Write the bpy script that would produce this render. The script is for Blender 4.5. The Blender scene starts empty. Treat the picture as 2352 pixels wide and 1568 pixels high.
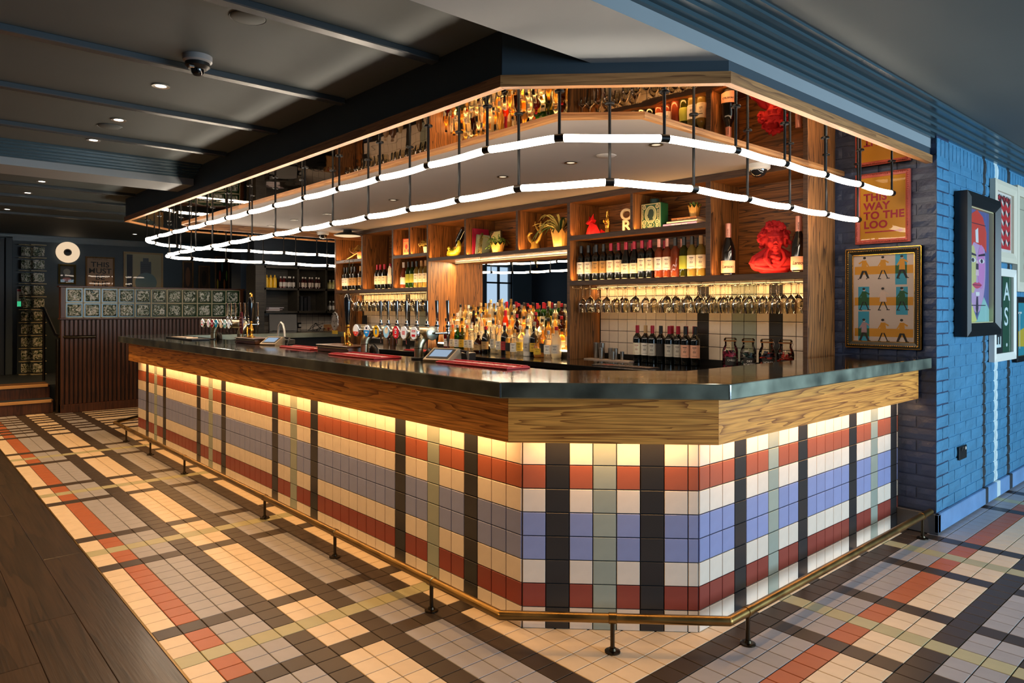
import bpy, bmesh, math, random
from mathutils import Vector, Matrix
S = bpy.context.scene
COL = S.collection
R = random.Random(7)
pi = math.pi
rad = math.radians

# ------------------------------------------------------------------ camera
CAM = Vector((2.2225, -2.0423, 1.3668))
YAW, ROLL, FPX = 0.842837, 0.00134, 1616.88
cd = bpy.data.cameras.new('camera')
cd.sensor_width = 36.0
cd.lens = FPX / 2352 * 36
cd.shift_y = -(784 - 707.96) / 2352
cd.clip_start = 0.05
cam = bpy.data.objects.new('camera', cd)
COL.objects.link(cam)
_f = Vector((-math.sin(YAW), math.cos(YAW), 0))
_r = Vector((math.cos(YAW), math.sin(YAW), 0))
_u = Vector((0, 0, 1))
_r2 = _r * math.cos(ROLL) + _u * math.sin(ROLL)
_u2 = _u * math.cos(ROLL) - _r * math.sin(ROLL)
cam.matrix_world = Matrix(((_r2.x, _u2.x, -_f.x, CAM.x), (_r2.y, _u2.y, -_f.y, CAM.y), (_r2.z, _u2.z, -_f.z, CAM.z), (0, 0, 0, 1)))
S.camera = cam

# ------------------------------------------------------------------ world, exposure
S.view_settings.view_transform = 'Standard'
S.view_settings.look = 'None'
S.view_settings.gamma = 1.0
S.view_settings.use_curve_mapping = False
S.view_settings.exposure = 0.15
w = bpy.data.worlds.new('world')
S.world = w
w.use_nodes = True
w.node_tree.nodes['Background'].inputs[0].default_value = (0.55, 0.75, 1.0, 1)
w.node_tree.nodes['Background'].inputs[1].default_value = 1.0
cy = S.cycles
cy.max_bounces = 10
cy.diffuse_bounces = 4
cy.glossy_bounces = 6
cy.transmission_bounces = 8
cy.transparent_max_bounces = 40
cy.caustics_reflective = False
cy.caustics_refractive = False
cy.sample_clamp_indirect = 6.0
cy.use_denoising = True

# ------------------------------------------------------------------ large lights
WARM = (1.0, 0.54, 0.19)
WARM2 = (1.0, 0.70, 0.38)
STRIP = (1.0, 0.53, 0.19)
COOL = (0.60, 0.84, 1.0)

def area(name, loc, aim, sx, sy, power, col, spread=180):
    l = bpy.data.lights.new(name, 'AREA')
    l.shape = 'RECTANGLE'
    l.size, l.size_y = sx, sy
    l.energy = power
    l.color = col
    l.spread = rad(spread)
    o = bpy.data.objects.new(name, l)
    COL.objects.link(o)
    d = Vector(aim).normalized()
    z = -d
    x = Vector((1, 0, 0)) if abs(z.x) < 0.9 else Vector((0, 1, 0))
    y = z.cross(x).normalized()
    x = y.cross(z).normalized()
    o.matrix_world = Matrix(((x.x, y.x, z.x, loc[0]), (x.y, y.y, z.y, loc[1]), (x.z, y.z, z.z, loc[2]), (0, 0, 0, 1)))
    return o

# daylight through the windows of the right-hand room
area('daylight', (6.35, 3.6, 1.45), (-1, 0, 0.04), 6.4, 2.0, 420, COOL)

# ------------------------------------------------------------------ materials
def lin(c):
    out = []
    for v in c[:3]:
        v = v / 255.0
        out.append(v / 12.92 if v <= 0.04045 else ((v + 0.055) / 1.055) ** 2.4)
    return (*out, 1.0)

MATS = {}

def nodes(name):
    m = bpy.data.materials.new(name)
    m.use_nodes = True
    nt = m.node_tree
    return m, nt, nt.nodes, nt.links, nt.nodes['Principled BSDF']

def mat(name, rgb, rough=0.5, metal=0.0, var=0.0, vs=8.0, bump=0.0, bs=40.0, coat=0.0, spec=0.5, rnd=0.0, rvar=0.0, stretch=None):
    if name in MATS:
        return MATS[name]
    m, nt, N, L, b = nodes(name)
    c = lin(rgb)
    b.inputs['Base Color'].default_value = c
    b.inputs['Roughness'].default_value = rough
    b.inputs['Metallic'].default_value = metal
    b.inputs['Specular IOR Level'].default_value = spec
    if coat:
        b.inputs['Coat Weight'].default_value = coat
        b.inputs['Coat Roughness'].default_value = 0.08
    tc = None
    if var or bump or rvar:
        tc = N.new('ShaderNodeTexCoord')
        src = tc.outputs['Object']
        if stretch:
            mp = N.new('ShaderNodeMapping')
            mp.inputs['Scale'].default_value = stretch
            L.new(src, mp.inputs[0])
            src = mp.outputs[0]
    if var or rnd:
        hsv = N.new('ShaderNodeHueSaturation')
        hsv.inputs['Color'].default_value = c
        val = None
        if var:
            n = N.new('ShaderNodeTexNoise')
            n.inputs['Scale'].default_value = vs
            n.inputs['Detail'].default_value = 5
            L.new(src, n.inputs['Vector'])
            mr = N.new('ShaderNodeMapRange')
            mr.inputs[1].default_value = 0.3
            mr.inputs[2].default_value = 0.7
            mr.inputs[3].default_value = 1 - var
            mr.inputs[4].default_value = 1 + var
            L.new(n.outputs[0], mr.inputs[0])
            val = mr.outputs[0]
            if rvar:
                mr2 = N.new('ShaderNodeMapRange')
                mr2.inputs[1].default_value = 0.3
                mr2.inputs[2].default_value = 0.7
                mr2.inputs[3].default_value = max(0.02, rough - rvar)
                mr2.inputs[4].default_value = rough + rvar
                L.new(n.outputs[0], mr2.inputs[0])
                L.new(mr2.outputs[0], b.inputs['Roughness'])
        if rnd:
            oi = N.new('ShaderNodeObjectInfo')
            mr3 = N.new('ShaderNodeMapRange')
            mr3.inputs[3].default_value = 1 - rnd
            mr3.inputs[4].default_value = 1 + rnd
            L.new(oi.outputs['Random'], mr3.inputs[0])
            if val is not None:
                mu = N.new('ShaderNodeMath')
                mu.operation = 'MULTIPLY'
                L.new(val, mu.inputs[0])
                L.new(mr3.outputs[0], mu.inputs[1])
                val = mu.outputs[0]
            else:
                val = mr3.outputs[0]
        L.new(val, hsv.inputs['Value'])
        L.new(hsv.outputs[0], b.inputs['Base Color'])
    if bump:
        n2 = N.new('ShaderNodeTexNoise')
        n2.inputs['Scale'].default_value = bs
        n2.inputs['Detail'].default_value = 4
        L.new(src, n2.inputs['Vector'])
        bp = N.new('ShaderNodeBump')
        bp.inputs['Strength'].default_value = bump
        bp.inputs['Distance'].default_value = 0.01
        L.new(n2.outputs[0], bp.inputs['Height'])
        L.new(bp.outputs[0], b.inputs['Normal'])
    MATS[name] = m
    return m

def wood(name, dark, light, axis='x', sc=1.0, rough=0.45, coat=0.0, contrast=0.5, rings=6.0, sharp=2.2):
    """Oak-like grain running along one axis of the object's own coordinates."""
    if name in MATS:
        return MATS[name]
    m, nt, N, L, b = nodes(name)
    tc = N.new('ShaderNodeTexCoord')
    mp = N.new('ShaderNodeMapping')
    s = {'x': (0.55, 9, 9), 'y': (9, 0.55, 9), 'z': (9, 9, 0.55)}[axis]
    mp.inputs['Scale'].default_value = tuple(v * sc for v in s)
    oi = N.new('ShaderNodeObjectInfo')
    off = N.new('ShaderNodeVectorMath')
    off.operation = 'SCALE'
    off.inputs[0].default_value = (7.3, 5.1, 9.7)
    L.new(oi.outputs['Random'], off.inputs['Scale'])
    add = N.new('ShaderNodeVectorMath')
    L.new(tc.outputs['Object'], mp.inputs[0])
    L.new(mp.outputs[0], add.inputs[0])
    L.new(off.outputs[0], add.inputs[1])
    n1 = N.new('ShaderNodeTexNoise')
    n1.inputs['Scale'].default_value = 0.9
    n1.inputs['Detail'].default_value = 3
    n1.inputs['Distortion'].default_value = 0.6
    L.new(add.outputs[0], n1.inputs['Vector'])
    mul = N.new('ShaderNodeMath')
    mul.operation = 'MULTIPLY'
    mul.inputs[1].default_value = rings
    L.new(n1.outputs[0], mul.inputs[0])
    fr = N.new('ShaderNodeMath')
    fr.operation = 'FRACT'
    L.new(mul.outputs[0], fr.inputs[0])
    pw = N.new('ShaderNodeMath')
    pw.operation = 'POWER'
    pw.inputs[1].default_value = sharp
    L.new(fr.outputs[0], pw.inputs[0])
    mp2 = N.new('ShaderNodeMapping')
    s2 = {'x': (5, 130, 130), 'y': (130, 5, 130), 'z': (130, 130, 5)}[axis]
    mp2.inputs['Scale'].default_value = tuple(v * sc for v in s2)
    L.new(tc.outputs['Object'], mp2.inputs[0])
    n2 = N.new('ShaderNodeTexNoise')
    n2.inputs['Scale'].default_value = 1.0
    n2.inputs['Detail'].default_value = 3
    L.new(mp2.outputs[0], n2.inputs['Vector'])
    mx = N.new('ShaderNodeMath')
    mx.operation = 'MULTIPLY_ADD'
    mx.inputs[1].default_value = contrast
    L.new(pw.outputs[0], mx.inputs[0])
    sub = N.new('ShaderNodeMapRange')
    sub.inputs[1].default_value = 0.35
    sub.inputs[2].default_value = 0.7
    sub.inputs[3].default_value = 0.0
    sub.inputs[4].default_value = 0.55
    L.new(n2.outputs[0], sub.inputs[0])
    L.new(sub.outputs[0], mx.inputs[2])
    cr = N.new('ShaderNodeValToRGB')
    cr.color_ramp.elements[0].color = lin(light)
    cr.color_ramp.elements[1].color = lin(dark)
    cr.color_ramp.elements[0].position = 0.05
    cr.color_ramp.elements[1].position = 0.95
    L.new(mx.outputs[0], cr.inputs[0])
    L.new(cr.outputs[0], b.inputs['Base Color'])
    b.inputs['Roughness'].default_value = rough
    if coat:
        b.inputs['Coat Weight'].default_value = coat
        b.inputs['Coat Roughness'].default_value = 0.15
    bp = N.new('ShaderNodeBump')
    bp.inputs['Strength'].default_value = 0.12
    bp.inputs['Distance'].default_value = 0.004
    L.new(mx.outputs[0], bp.inputs['Height'])
    L.new(bp.outputs[0], b.inputs['Normal'])
    MATS[name] = m
    return m

def emit(name, rgb, strength):
    if name in MATS:
        return MATS[name]
    m = bpy.data.materials.new(name)
    m.use_nodes = True
    nt = m.node_tree
    for n in list(nt.nodes):
        nt.nodes.remove(n)
    o = nt.nodes.new('ShaderNodeOutputMaterial')
    e = nt.nodes.new('ShaderNodeEmission')
    e.inputs[0].default_value = (*rgb, 1)
    e.inputs[1].default_value = strength
    nt.links.new(e.outputs[0], o.inputs[0])
    MATS[name] = m
    return m

def tglass(name, rgb, body=0.0, ior=1.45, rough=0.02, wave=0.0, ws=14.0, fmul=1.0):
    """Thin-walled glass: tinted see-through plus Fresnel gloss, optionally a little milky body."""
    if name in MATS:
        return MATS[name]
    m = bpy.data.materials.new(name)
    m.use_nodes = True
    nt = m.node_tree
    N, L = nt.nodes, nt.links
    for n in list(N):
        N.remove(n)
    o = N.new('ShaderNodeOutputMaterial')
    t = N.new('ShaderNodeBsdfTransparent')
    t.inputs[0].default_value = lin(rgb)
    g = N.new('ShaderNodeBsdfGlossy')
    g.inputs['Roughness'].default_value = rough
    fr = N.new('ShaderNodeFresnel')
    fr.inputs[0].default_value = ior
    mx = N.new('ShaderNodeMixShader')
    if fmul != 1.0:
        mm = N.new('ShaderNodeMath')
        mm.operation = 'MULTIPLY'
        mm.use_clamp = True
        mm.inputs[1].default_value = fmul
        L.new(fr.outputs[0], mm.inputs[0])
        L.new(mm.outputs[0], mx.inputs[0])
    else:
        L.new(fr.outputs[0], mx.inputs[0])
    base = t.outputs[0]
    if body:
        tr = N.new('ShaderNodeBsdfTranslucent')
        tr.inputs[0].default_value = lin(rgb)
        df = N.new('ShaderNodeBsdfDiffuse')
        df.inputs[0].default_value = lin(rgb)
        ad = N.new('ShaderNodeMixShader')
        ad.inputs[0].default_value = 0.5
        L.new(tr.outputs[0], ad.inputs[1])
        L.new(df.outputs[0], ad.inputs[2])
        m2 = N.new('ShaderNodeMixShader')
        m2.inputs[0].default_value = body
        L.new(t.outputs[0], m2.inputs[1])
        L.new(ad.outputs[0], m2.inputs[2])
        base = m2.outputs[0]
    if wave:
        tc = N.new('ShaderNodeTexCoord')
        n = N.new('ShaderNodeTexNoise')
        n.inputs['Scale'].default_value = ws
        n.inputs['Detail'].default_value = 2
        L.new(tc.outputs['Object'], n.inputs['Vector'])
        bp = N.new('ShaderNodeBump')
        bp.inputs['Strength'].default_value = wave
        bp.inputs['Distance'].default_value = 0.03
        L.new(n.outputs[0], bp.inputs['Height'])
        L.new(bp.outputs[0], g.inputs['Normal'])
        L.new(bp.outputs[0], fr.inputs['Normal'])
    L.new(base, mx.inputs[1])
    L.new(g.outputs[0], mx.inputs[2])
    L.new(mx.outputs[0], o.inputs[0])
    MATS[name] = m
    return m

def mirror(name, rgb, rough=0.0, wave=0.0, ws=2.0):
    if name in MATS:
        return MATS[name]
    m, nt, N, L, b = nodes(name)
    b.inputs['Base Color'].default_value = lin(rgb)
    b.inputs['Metallic'].default_value = 1
    b.inputs['Roughness'].default_value = rough
    if wave:
        tc = N.new('ShaderNodeTexCoord')
        n = N.new('ShaderNodeTexNoise')
        n.inputs['Scale'].default_value = ws
        n.inputs['Detail'].default_value = 1
        L.new(tc.outputs['Object'], n.inputs['Vector'])
        bp = N.new('ShaderNodeBump')
        bp.inputs['Strength'].default_value = wave
        bp.inputs['Distance'].default_value = 0.02
        L.new(n.outputs[0], bp.inputs['Height'])
        L.new(bp.outputs[0], b.inputs['Normal'])
    MATS[name] = m
    return m

# ------------------------------------------------------------------ mesh helpers
class MB:
    def __init__(s):
        s.v, s.f, s.m, s.s = [], [], [], []

    def add(s, vs, fs, mi=0, sm=False, M=None):
        k = len(s.v)
        if M is not None:
            vs = [M @ Vector(v) for v in vs]
        s.v.extend([tuple(v) for v in vs])
        for f in fs:
            s.f.append([i + k for i in f])
            s.m.append(mi)
            s.s.append(sm)
        return s

    def box(s, x0, x1, y0, y1, z0, z1, mi=0, M=None):
        vs = [(x0, y0, z0), (x1, y0, z0), (x1, y1, z0), (x0, y1, z0), (x0, y0, z1), (x1, y0, z1), (x1, y1, z1), (x0, y1, z1)]
        return s.add(vs, [(0, 3, 2, 1), (4, 5, 6, 7), (0, 1, 5, 4), (1, 2, 6, 5), (2, 3, 7, 6), (3, 0, 4, 7)], mi, False, M)

    def bbox(s, x0, x1, y0, y1, z0, z1, b=0.004, mi=0, M=None):
        lo, hi = (x0, y0, z0), (x1, y1, z1)
        b = min(b, 0.45 * min(hi[i] - lo[i] for i in range(3)))
        vs, idx = [], {}
        for cx in (0, 1):
            for cy_ in (0, 1):
                for cz in (0, 1):
                    c = (cx, cy_, cz)
                    for ax in range(3):
                        p = [(lo[i] if c[i] == 0 else hi[i]) for i in range(3)]
                        for i in range(3):
                            if i != ax:
                                p[i] += b if c[i] == 0 else -b
                        idx[(c, ax)] = len(vs)
                        vs.append(tuple(p))
        fs = []
        def q(l):
            c = sum((Vector(vs[i]) for i in l), Vector()) / len(l)
            n = (Vector(vs[l[1]]) - Vector(vs[l[0]])).cross(Vector(vs[l[2]]) - Vector(vs[l[1]]))
            ce = Vector([(lo[i] + hi[i]) / 2 for i in range(3)])
            fs.append(l if n.dot(c - ce) > 0 else l[::-1])
        for ax in range(3):
            o = [i for i in range(3) if i != ax]
            for sd in (0, 1):
                l = []
                for a, bb in ((0, 0), (1, 0), (1, 1), (0, 1)):
                    c = [0, 0, 0]
                    c[ax] = sd
                    c[o[0]], c[o[1]] = a, bb
                    l.append(idx[(tuple(c), ax)])
                q(l)
        for ax in range(3):
            o = [i for i in range(3) if i != ax]
            for a in (0, 1):
                for bb in (0, 1):
                    c0, c1 = [0, 0, 0], [0, 0, 0]
                    c1[ax] = 1
                    c0[o[0]] = c1[o[0]] = a
                    c0[o[1]] = c1[o[1]] = bb
                    c0, c1 = tuple(c0), tuple(c1)
                    q([idx[(c0, o[0])], idx[(c1, o[0])], idx[(c1, o[1])], idx[(c0, o[1])]])
        for cx in (0, 1):
            for cy_ in (0, 1):
                for cz in (0, 1):
                    c = (cx, cy_, cz)
                    q([idx[(c, 0)], idx[(c, 1)], idx[(c, 2)]])
        return s.add(vs, fs, mi, False, M)

    def prism(s, poly, z0, z1, mi=0, M=None, top=True, bot=True):
        n = len(poly)
        a = sum(poly[i][0] * poly[(i + 1) % n][1] - poly[(i + 1) % n][0] * poly[i][1] for i in range(n))
        if a < 0:
            poly = poly[::-1]
        vs = [(x, y, z0) for x, y in poly] + [(x, y, z1) for x, y in poly]
        fs = [(i, (i + 1) % n, n + (i + 1) % n, n + i) for i in range(n)]
        if bot:
            fs.append(tuple(range(n))[::-1])
        if top:
            fs.append(tuple(range(n, 2 * n)))
        return s.add(vs, fs, mi, False, M)

    def lathe(s, prof, n=16, mi=0, M=None, a0=0.0, a1=2 * pi, sm=True):
        full = abs(a1 - a0 - 2 * pi) < 1e-6
        c = n if full else n + 1
        vs = []
        for r, z in prof:
            for k in range(c):
                a = a0 + (a1 - a0) * k / n
                vs.append((r * math.cos(a), r * math.sin(a), z))
        fs = []
        for i in range(len(prof) - 1):
            for k in range(n):
                k2 = (k + 1) % c if full else k + 1
                q = [i * c + k, i * c + k2, (i + 1) * c + k2, (i + 1) * c + k]
                if prof[i][0] < 1e-7:
                    q = [q[0], q[2], q[3]]
                elif prof[i + 1][0] < 1e-7:
                    q = q[:3]
                fs.append(q)
        return s.add(vs, fs, mi, sm, M)

    def tube(s, path, r, n=10, mi=0, cap=True, closed=False, M=None):
        P = [Vector(p) for p in path]
        m = len(P)
        rr = r if isinstance(r, (list, tuple)) else [r] * m
        T = []
        for i in range(m):
            if closed:
                t = P[(i + 1) % m] - P[i - 1]
            else:
                t = P[min(i + 1, m - 1)] - P[max(i - 1, 0)]
            T.append(t.normalized())
        up = Vector((0, 0, 1)) if abs(T[0].z) < 0.9 else Vector((1, 0, 0))
        x = up.cross(T[0]).normalized()
        vs = []
        for i in range(m):
            x = (x - T[i] * x.dot(T[i])).normalized()
            y = T[i].cross(x)
            k = 1.0
            if 0 < i < m - 1 or closed:
                d = (P[i] - P[i - 1]).normalized().dot(T[i])
                k = 1 / max(0.6, d)
            for j in range(n):
                a = 2 * pi * j / n
                vs.append(P[i] + (x * math.cos(a) + y * math.sin(a)) * rr[i] * k)
        fs = []
        for i in range(m if closed else m - 1):
            i2 = (i + 1) % m
            for j in range(n):
                fs.append((i * n + j, i * n + (j + 1) % n, i2 * n + (j + 1) % n, i2 * n + j))
        if cap and not closed:
            fs.append(tuple(range(n))[::-1])
            fs.append(tuple(range((m - 1) * n, m * n)))
        return s.add(vs, fs, mi, True, M)

    def ball(s, c, r, n=10, mi=0, M=None):
        r = (r, r, r) if not isinstance(r, (tuple, list)) else r
        h = max(5, n // 2 + 1)
        prof = [(math.sin(pi * i / h), -math.cos(pi * i / h)) for i in range(h + 1)]
        prof[0] = (0, -1)
        prof[-1] = (0, 1)
        A = Matrix.Translation(c) @ Matrix.Diagonal((r[0], r[1], r[2], 1))
        return s.lathe(prof, n, mi, (M @ A) if M is not None else A)

    def poly(s, pts, w=0.0, mi=0):
        return s.add([(x, y, w) for x, y in pts], [tuple(range(len(pts)))], mi)

    def rect(s, u0, u1, v0, v1, w=0.0, mi=0):
        return s.poly([(u0, v0), (u1, v0), (u1, v1), (u0, v1)], w, mi)

    def ell(s, cu, cv, ru, rv, w=0.0, mi=0, n=20):
        return s.poly([(cu + ru * math.cos(2 * pi * k / n), cv + rv * math.sin(2 * pi * k / n)) for k in range(n)], w, mi)

    def mesh(s, name, mats):
        me = bpy.data.meshes.new(name)
        me.from_pydata(s.v, [], s.f)
        if not isinstance(mats, (list, tuple)):
            mats = [mats]
        for m in mats:
            me.materials.append(m)
        me.polygons.foreach_set('material_index', s.m)
        me.polygons.foreach_set('use_smooth', s.s)
        me.update()
        if any(s.s):
            try:
                me.set_sharp_from_angle(angle=rad(42))
            except Exception:
                pass
        return me

    def build(s, name, mats, parent=None, loc=None, rot=None, M=None):
        return O(name, s.mesh(name, mats), parent, loc, rot, M)

def O(name, me, parent=None, loc=None, rot=None, M=None):
    o = bpy.data.objects.new(name, me)
    COL.objects.link(o)
    if parent is not None:
        o.parent = parent
    if M is not None:
        o.matrix_local = M
    if loc is not None:
        o.location = loc
    if rot is not None:
        o.rotation_euler = rot
    return o

def tag(o, label, cat=None, group=None, kind=None):
    o['label'] = label
    if cat:
        o['category'] = cat
    if group:
        o['group'] = group
    if kind:
        o['kind'] = kind
    return o

def T(name, label, cat, loc=(0, 0, 0), rz=0.0, group=None, M=None):
    o = bpy.data.objects.new(name, None)
    o.empty_display_size = 0.05
    COL.objects.link(o)
    if M is not None:
        o.matrix_world = M
    else:
        o.location = loc
        o.rotation_euler = (0, 0, rz)
    return tag(o, label, cat, group)

def copy_tree(src, loc=None, rz=None, label=None, group=None):
    c = src.copy()
    COL.objects.link(c)
    if loc is not None:
        c.location = loc
    if rz is not None:
        c.rotation_euler = (0, 0, rz)
    if label:
        c['label'] = label
    if group:
        c['group'] = group
    for ch in src.children:
        d = ch.copy()
        COL.objects.link(d)
        d.parent = c
        for g in ch.children:
            e = g.copy()
            COL.objects.link(e)
            e.parent = d
    return c

_TXT = {}
def text_mesh(s, size=1.0, bold=0.0, align='LEFT', space=1.0, shear=0.0, sx=1.0):
    key = (s, size, bold, align, space, shear, sx)
    if key in _TXT:
        return _TXT[key]
    cu = bpy.data.curves.new('lettering', 'FONT')
    cu.body = s
    cu.size = size
    cu.align_x = align
    cu.offset = bold
    cu.space_character = space
    cu.shear = shear
    cu.resolution_u = 4
    ob = bpy.data.objects.new('lettering', cu)
    COL.objects.link(ob)
    ob.scale = (1, 1, 1)
    dg = bpy.context.evaluated_depsgraph_get()
    me = bpy.data.meshes.new_from_object(ob.evaluated_get(dg))
    bpy.data.objects.remove(ob)
    bpy.data.curves.remove(cu)
    if sx != 1.0:
        me.transform(Matrix.Diagonal((sx, 1, 1, 1)))
    _TXT[key] = me
    return me

def text(s, parent, u, v, w_, size, m, bold=0.0, align='LEFT', rot=0.0, name='lettering', space=1.0, shear=0.0, sx=1.0):
    me = text_mesh(s, size, bold, align, space, shear, sx).copy()
    me.materials.clear()
    me.materials.append(m)
    return O(name, me, parent, M=Matrix.Translation((u, v, w_)) @ Matrix.Rotation(rot, 4, 'Z'))

WALL_Y = lambda x, y, z: Matrix(((1, 0, 0, x), (0, 0, -1, y), (0, 1, 0, z), (0, 0, 0, 1)))   # faces -Y
WALL_X = lambda x, y, z: Matrix(((0, 0, 1, x), (1, 0, 0, y), (0, 1, 0, z), (0, 0, 0, 1)))    # faces +X
ORD = ['first', 'second', 'third', 'fourth', 'fifth', 'sixth', 'seventh', 'eighth', 'ninth', 'tenth', 'eleventh', 'twelfth', 'thirteenth', 'fourteenth', 'fifteenth', 'sixteenth', 'seventeenth', 'eighteenth', 'nineteenth', 'twentieth', 'twenty-first', 'twenty-second', 'twenty-third', 'twenty-fourth', 'twenty-fifth', 'twenty-sixth']

def pieces(parent, specs, name, cap=300, stuff_name=None):
    """specs: (mesh_key, mesh_fn, matrix, material, size). The largest in view become objects, the rest one joined part."""
    cache = {}
    def size(sp):
        p = sp[2].translation
        d = (p - CAM)
        z = max(0.3, d.dot(_f))
        x = d.dot(_r) / z * FPX + 1176
        y = 708 - d.z / z * FPX
        if not (-60 < x < 2412 and -60 < y < 1628) or d.dot(_f) < 0.3:
            return 0
        return sp[4] / (z * z)
    order = sorted(specs, key=size, reverse=True)
    rest = order[cap:]
    for key, fn, M, m, _ in order[:cap]:
        k = (key, m.name)
        if k not in cache:
            cache[k] = fn().mesh(name, m)
        O(name, cache[k], parent, M=M)
    if rest:
        b = MB()
        ms, mi = [], {}
        for key, fn, M, m, _ in rest:
            if m.name not in mi:
                mi[m.name] = len(ms)
                ms.append(m)
            t = fn()
            b.add(t.v, t.f, mi[m.name], False, M)
        o = b.build(stuff_name or name + '_field', ms, parent)
        o['kind'] = 'stuff'
# ------------------------------------------------------------------ palette
navy = mat('navy_paint', (52, 66, 77), 0.55, var=0.06, vs=3)
navy_dark = mat('dark_navy_paint', (34, 44, 56), 0.5, var=0.06, vs=3)
ceil_m = mat('ceiling_paint', (80, 91, 95), 0.62, var=0.05, vs=2)
beam_m = mat('beam_paint', (140, 148, 154), 0.6, var=0.04, vs=2)
corn_m = mat('cornice_gloss_paint', (64, 84, 94), 0.2, var=0.04, vs=3)
batten_m = mat('batten_gloss_paint', (66, 76, 84), 0.25)
inner_ceil = mat('bar_ceiling_paint', (168, 158, 152), 0.7, var=0.03, vs=2)
oak = wood('oak_apron', (146, 84, 30), (250, 174, 82), 'x', 0.9, 0.42, coat=0.2, contrast=0.75, rings=17, sharp=3.6)
oak_ch = wood('oak_apron_turned', (112, 64, 26), (200, 138, 74), 'x', 1.0, 0.42, coat=0.2, contrast=0.6, rings=8)
walnut_x = wood('walnut_along', (46, 25, 11), (156, 100, 50), 'x', 1.1, 0.45, contrast=0.7, rings=12, sharp=3.0)
walnut_y = wood('walnut_across', (46, 25, 11), (156, 100, 50), 'y', 1.1, 0.45, contrast=0.7, rings=12, sharp=3.0)
walnut_z = wood('walnut_upright', (50, 27, 12), (160, 104, 54), 'z', 1.1, 0.45, contrast=0.7, rings=12, sharp=3.0)
walnut_e = wood('walnut_edge', (44, 26, 14), (84, 54, 32), 'x', 1.3, 0.5)
trim_m = wood('canopy_trim_oak', (104, 62, 30), (190, 134, 80), 'x', 1.2, 0.45)
slat_m = wood('dark_slat_oak', (40, 22, 13), (96, 56, 34), 'z', 1.2, 0.4)
floor_oak = wood('dark_floor_oak', (24, 17, 12), (60, 44, 32), 'x', 0.7, 0.38, coat=0.15)
grout = mat('dark_grout', (17, 17, 18), 0.8)
brass = mat('aged_brass', (152, 122, 72), 0.36, 1.0, var=0.14, vs=9, rvar=0.08)
bronze = mat('dark_bronze', (70, 62, 50), 0.3, 1.0, var=0.15, vs=20)
black_m = mat('black_metal', (18, 18, 19), 0.35, 0.6)
black_p = mat('black_plastic', (17, 17, 18), 0.4)
chrome = mat('chrome', (205, 205, 205), 0.1, 1.0)
steel = mat('brushed_steel', (170, 165, 158), 0.3, 1.0)
white_p = mat('white_plastic', (225, 222, 216), 0.4)
gold = mat('gold_finish', (212, 160, 70), 0.25, 1.0)
clear = tglass('clear_glass', (246, 246, 242), 0.0, 1.5, 0.015, fmul=1.3)
pane_m = tglass('picture_glass', (253, 253, 253), 0.0, 1.3, 0.01)
zinc = mat('aged_zinc', (112, 104, 88), 0.10, 1.0, var=0.2, vs=3.5, rvar=0.05, bump=0.015, bs=9)
zinc_e = mat('aged_zinc_edge', (136, 142, 128), 0.40, 0.95, var=0.3, vs=6, rvar=0.1)

def tl(n, c, rough=0.3):
    return mat('tile_' + n, c, rough, var=0.05, vs=14, rnd=0.05, spec=0.45)
TW = {'c': tl('cream', (232, 220, 206)), 't': tl('terracotta', (168, 94, 72)), 'r': tl('oxblood', (146, 70, 60)), 'b': tl('periwinkle', (140, 152, 200)),
      'g': tl('sage', (156, 166, 156)), 'k': tl('charcoal', (48, 48, 50))}
TF = {'c': tl('floor_cream', (226, 206, 178), 0.4), 'o': tl('floor_orange', (176, 98, 62), 0.4), 'y': tl('floor_grey', (164, 162, 166), 0.4),
      'g': tl('floor_olive', (178, 174, 138), 0.4), 'k': tl('floor_brown', (64, 53, 45), 0.4)}

def tile_mb(wd, ht, th=0.0065, j=0.0042):
    def fn():
        b = MB()
        a, h = (wd - j) / 2, (ht - j) / 2
        c = 0.0014
        v = [(-a, 0, -h), (a, 0, -h), (a, 0, h), (-a, 0, h), (-a, -th + c, -h), (a, -th + c, -h), (a, -th + c, h), (-a, -th + c, h),
             (-a + c, -th, -h + c), (a - c, -th, -h + c), (a - c, -th, h - c), (-a + c, -th, h - c)]
        f = [(8, 9, 10, 11)]
        for k in range(4):
            k2 = (k + 1) % 4
            f.append((4 + k, 4 + k2, 8 + k2, 8 + k))
            f.append((k, k2, 4 + k2, 4 + k))
        return b.add(v, f)
    return fn

# ------------------------------------------------------------------ floor
FX = lambda i: 0.1017 + 0.1 * i
FY = lambda j: -0.0043 + 0.1 * j
XSTRIP = {-5, -11, -21, -27, -37, -43, -53, -59, -69, -72, -74, -76, -79, -81, -83, -85}
XGREEN = {-8, -24, -40, -56}
SROW = {-1: 'c', -2: 'k', -3: 'y', -4: 'y', -5: 'k', -6: 'c', -7: 'c', -8: 'k', -9: 'y', -10: 'y', -11: 'o', -12: 'c'}
YSTRIP = {8, 14, 20, 26, 36, 42, 52, 58}
YGREEN = {11, 23, 39, 55}
ECOL = {5: 'k', 6: 'y', 7: 'y', 8: 'o', 9: 'c', 10: 'c', 11: 'k', 12: 'y', 13: 'y', 14: 'k', 15: 'c', 16: 'c', 17: 'k', 18: 'y', 19: 'y', 20: 'o', 21: 'c', 22: 'c', 23: 'k'}

def fcol(i, j):
    if i >= 4 and (j >= -1 or i > 5) or (i >= 0 and j >= 0):
        if j in YSTRIP and i >= 4:
            return 'k'
        if j in YGREEN:
            return 'g'
        return ECOL.get(i, 'c')
    if i in XSTRIP:
        return 'k'
    if i in XGREEN:
        return 'g'
    return SROW.get(j, 'c')

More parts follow.
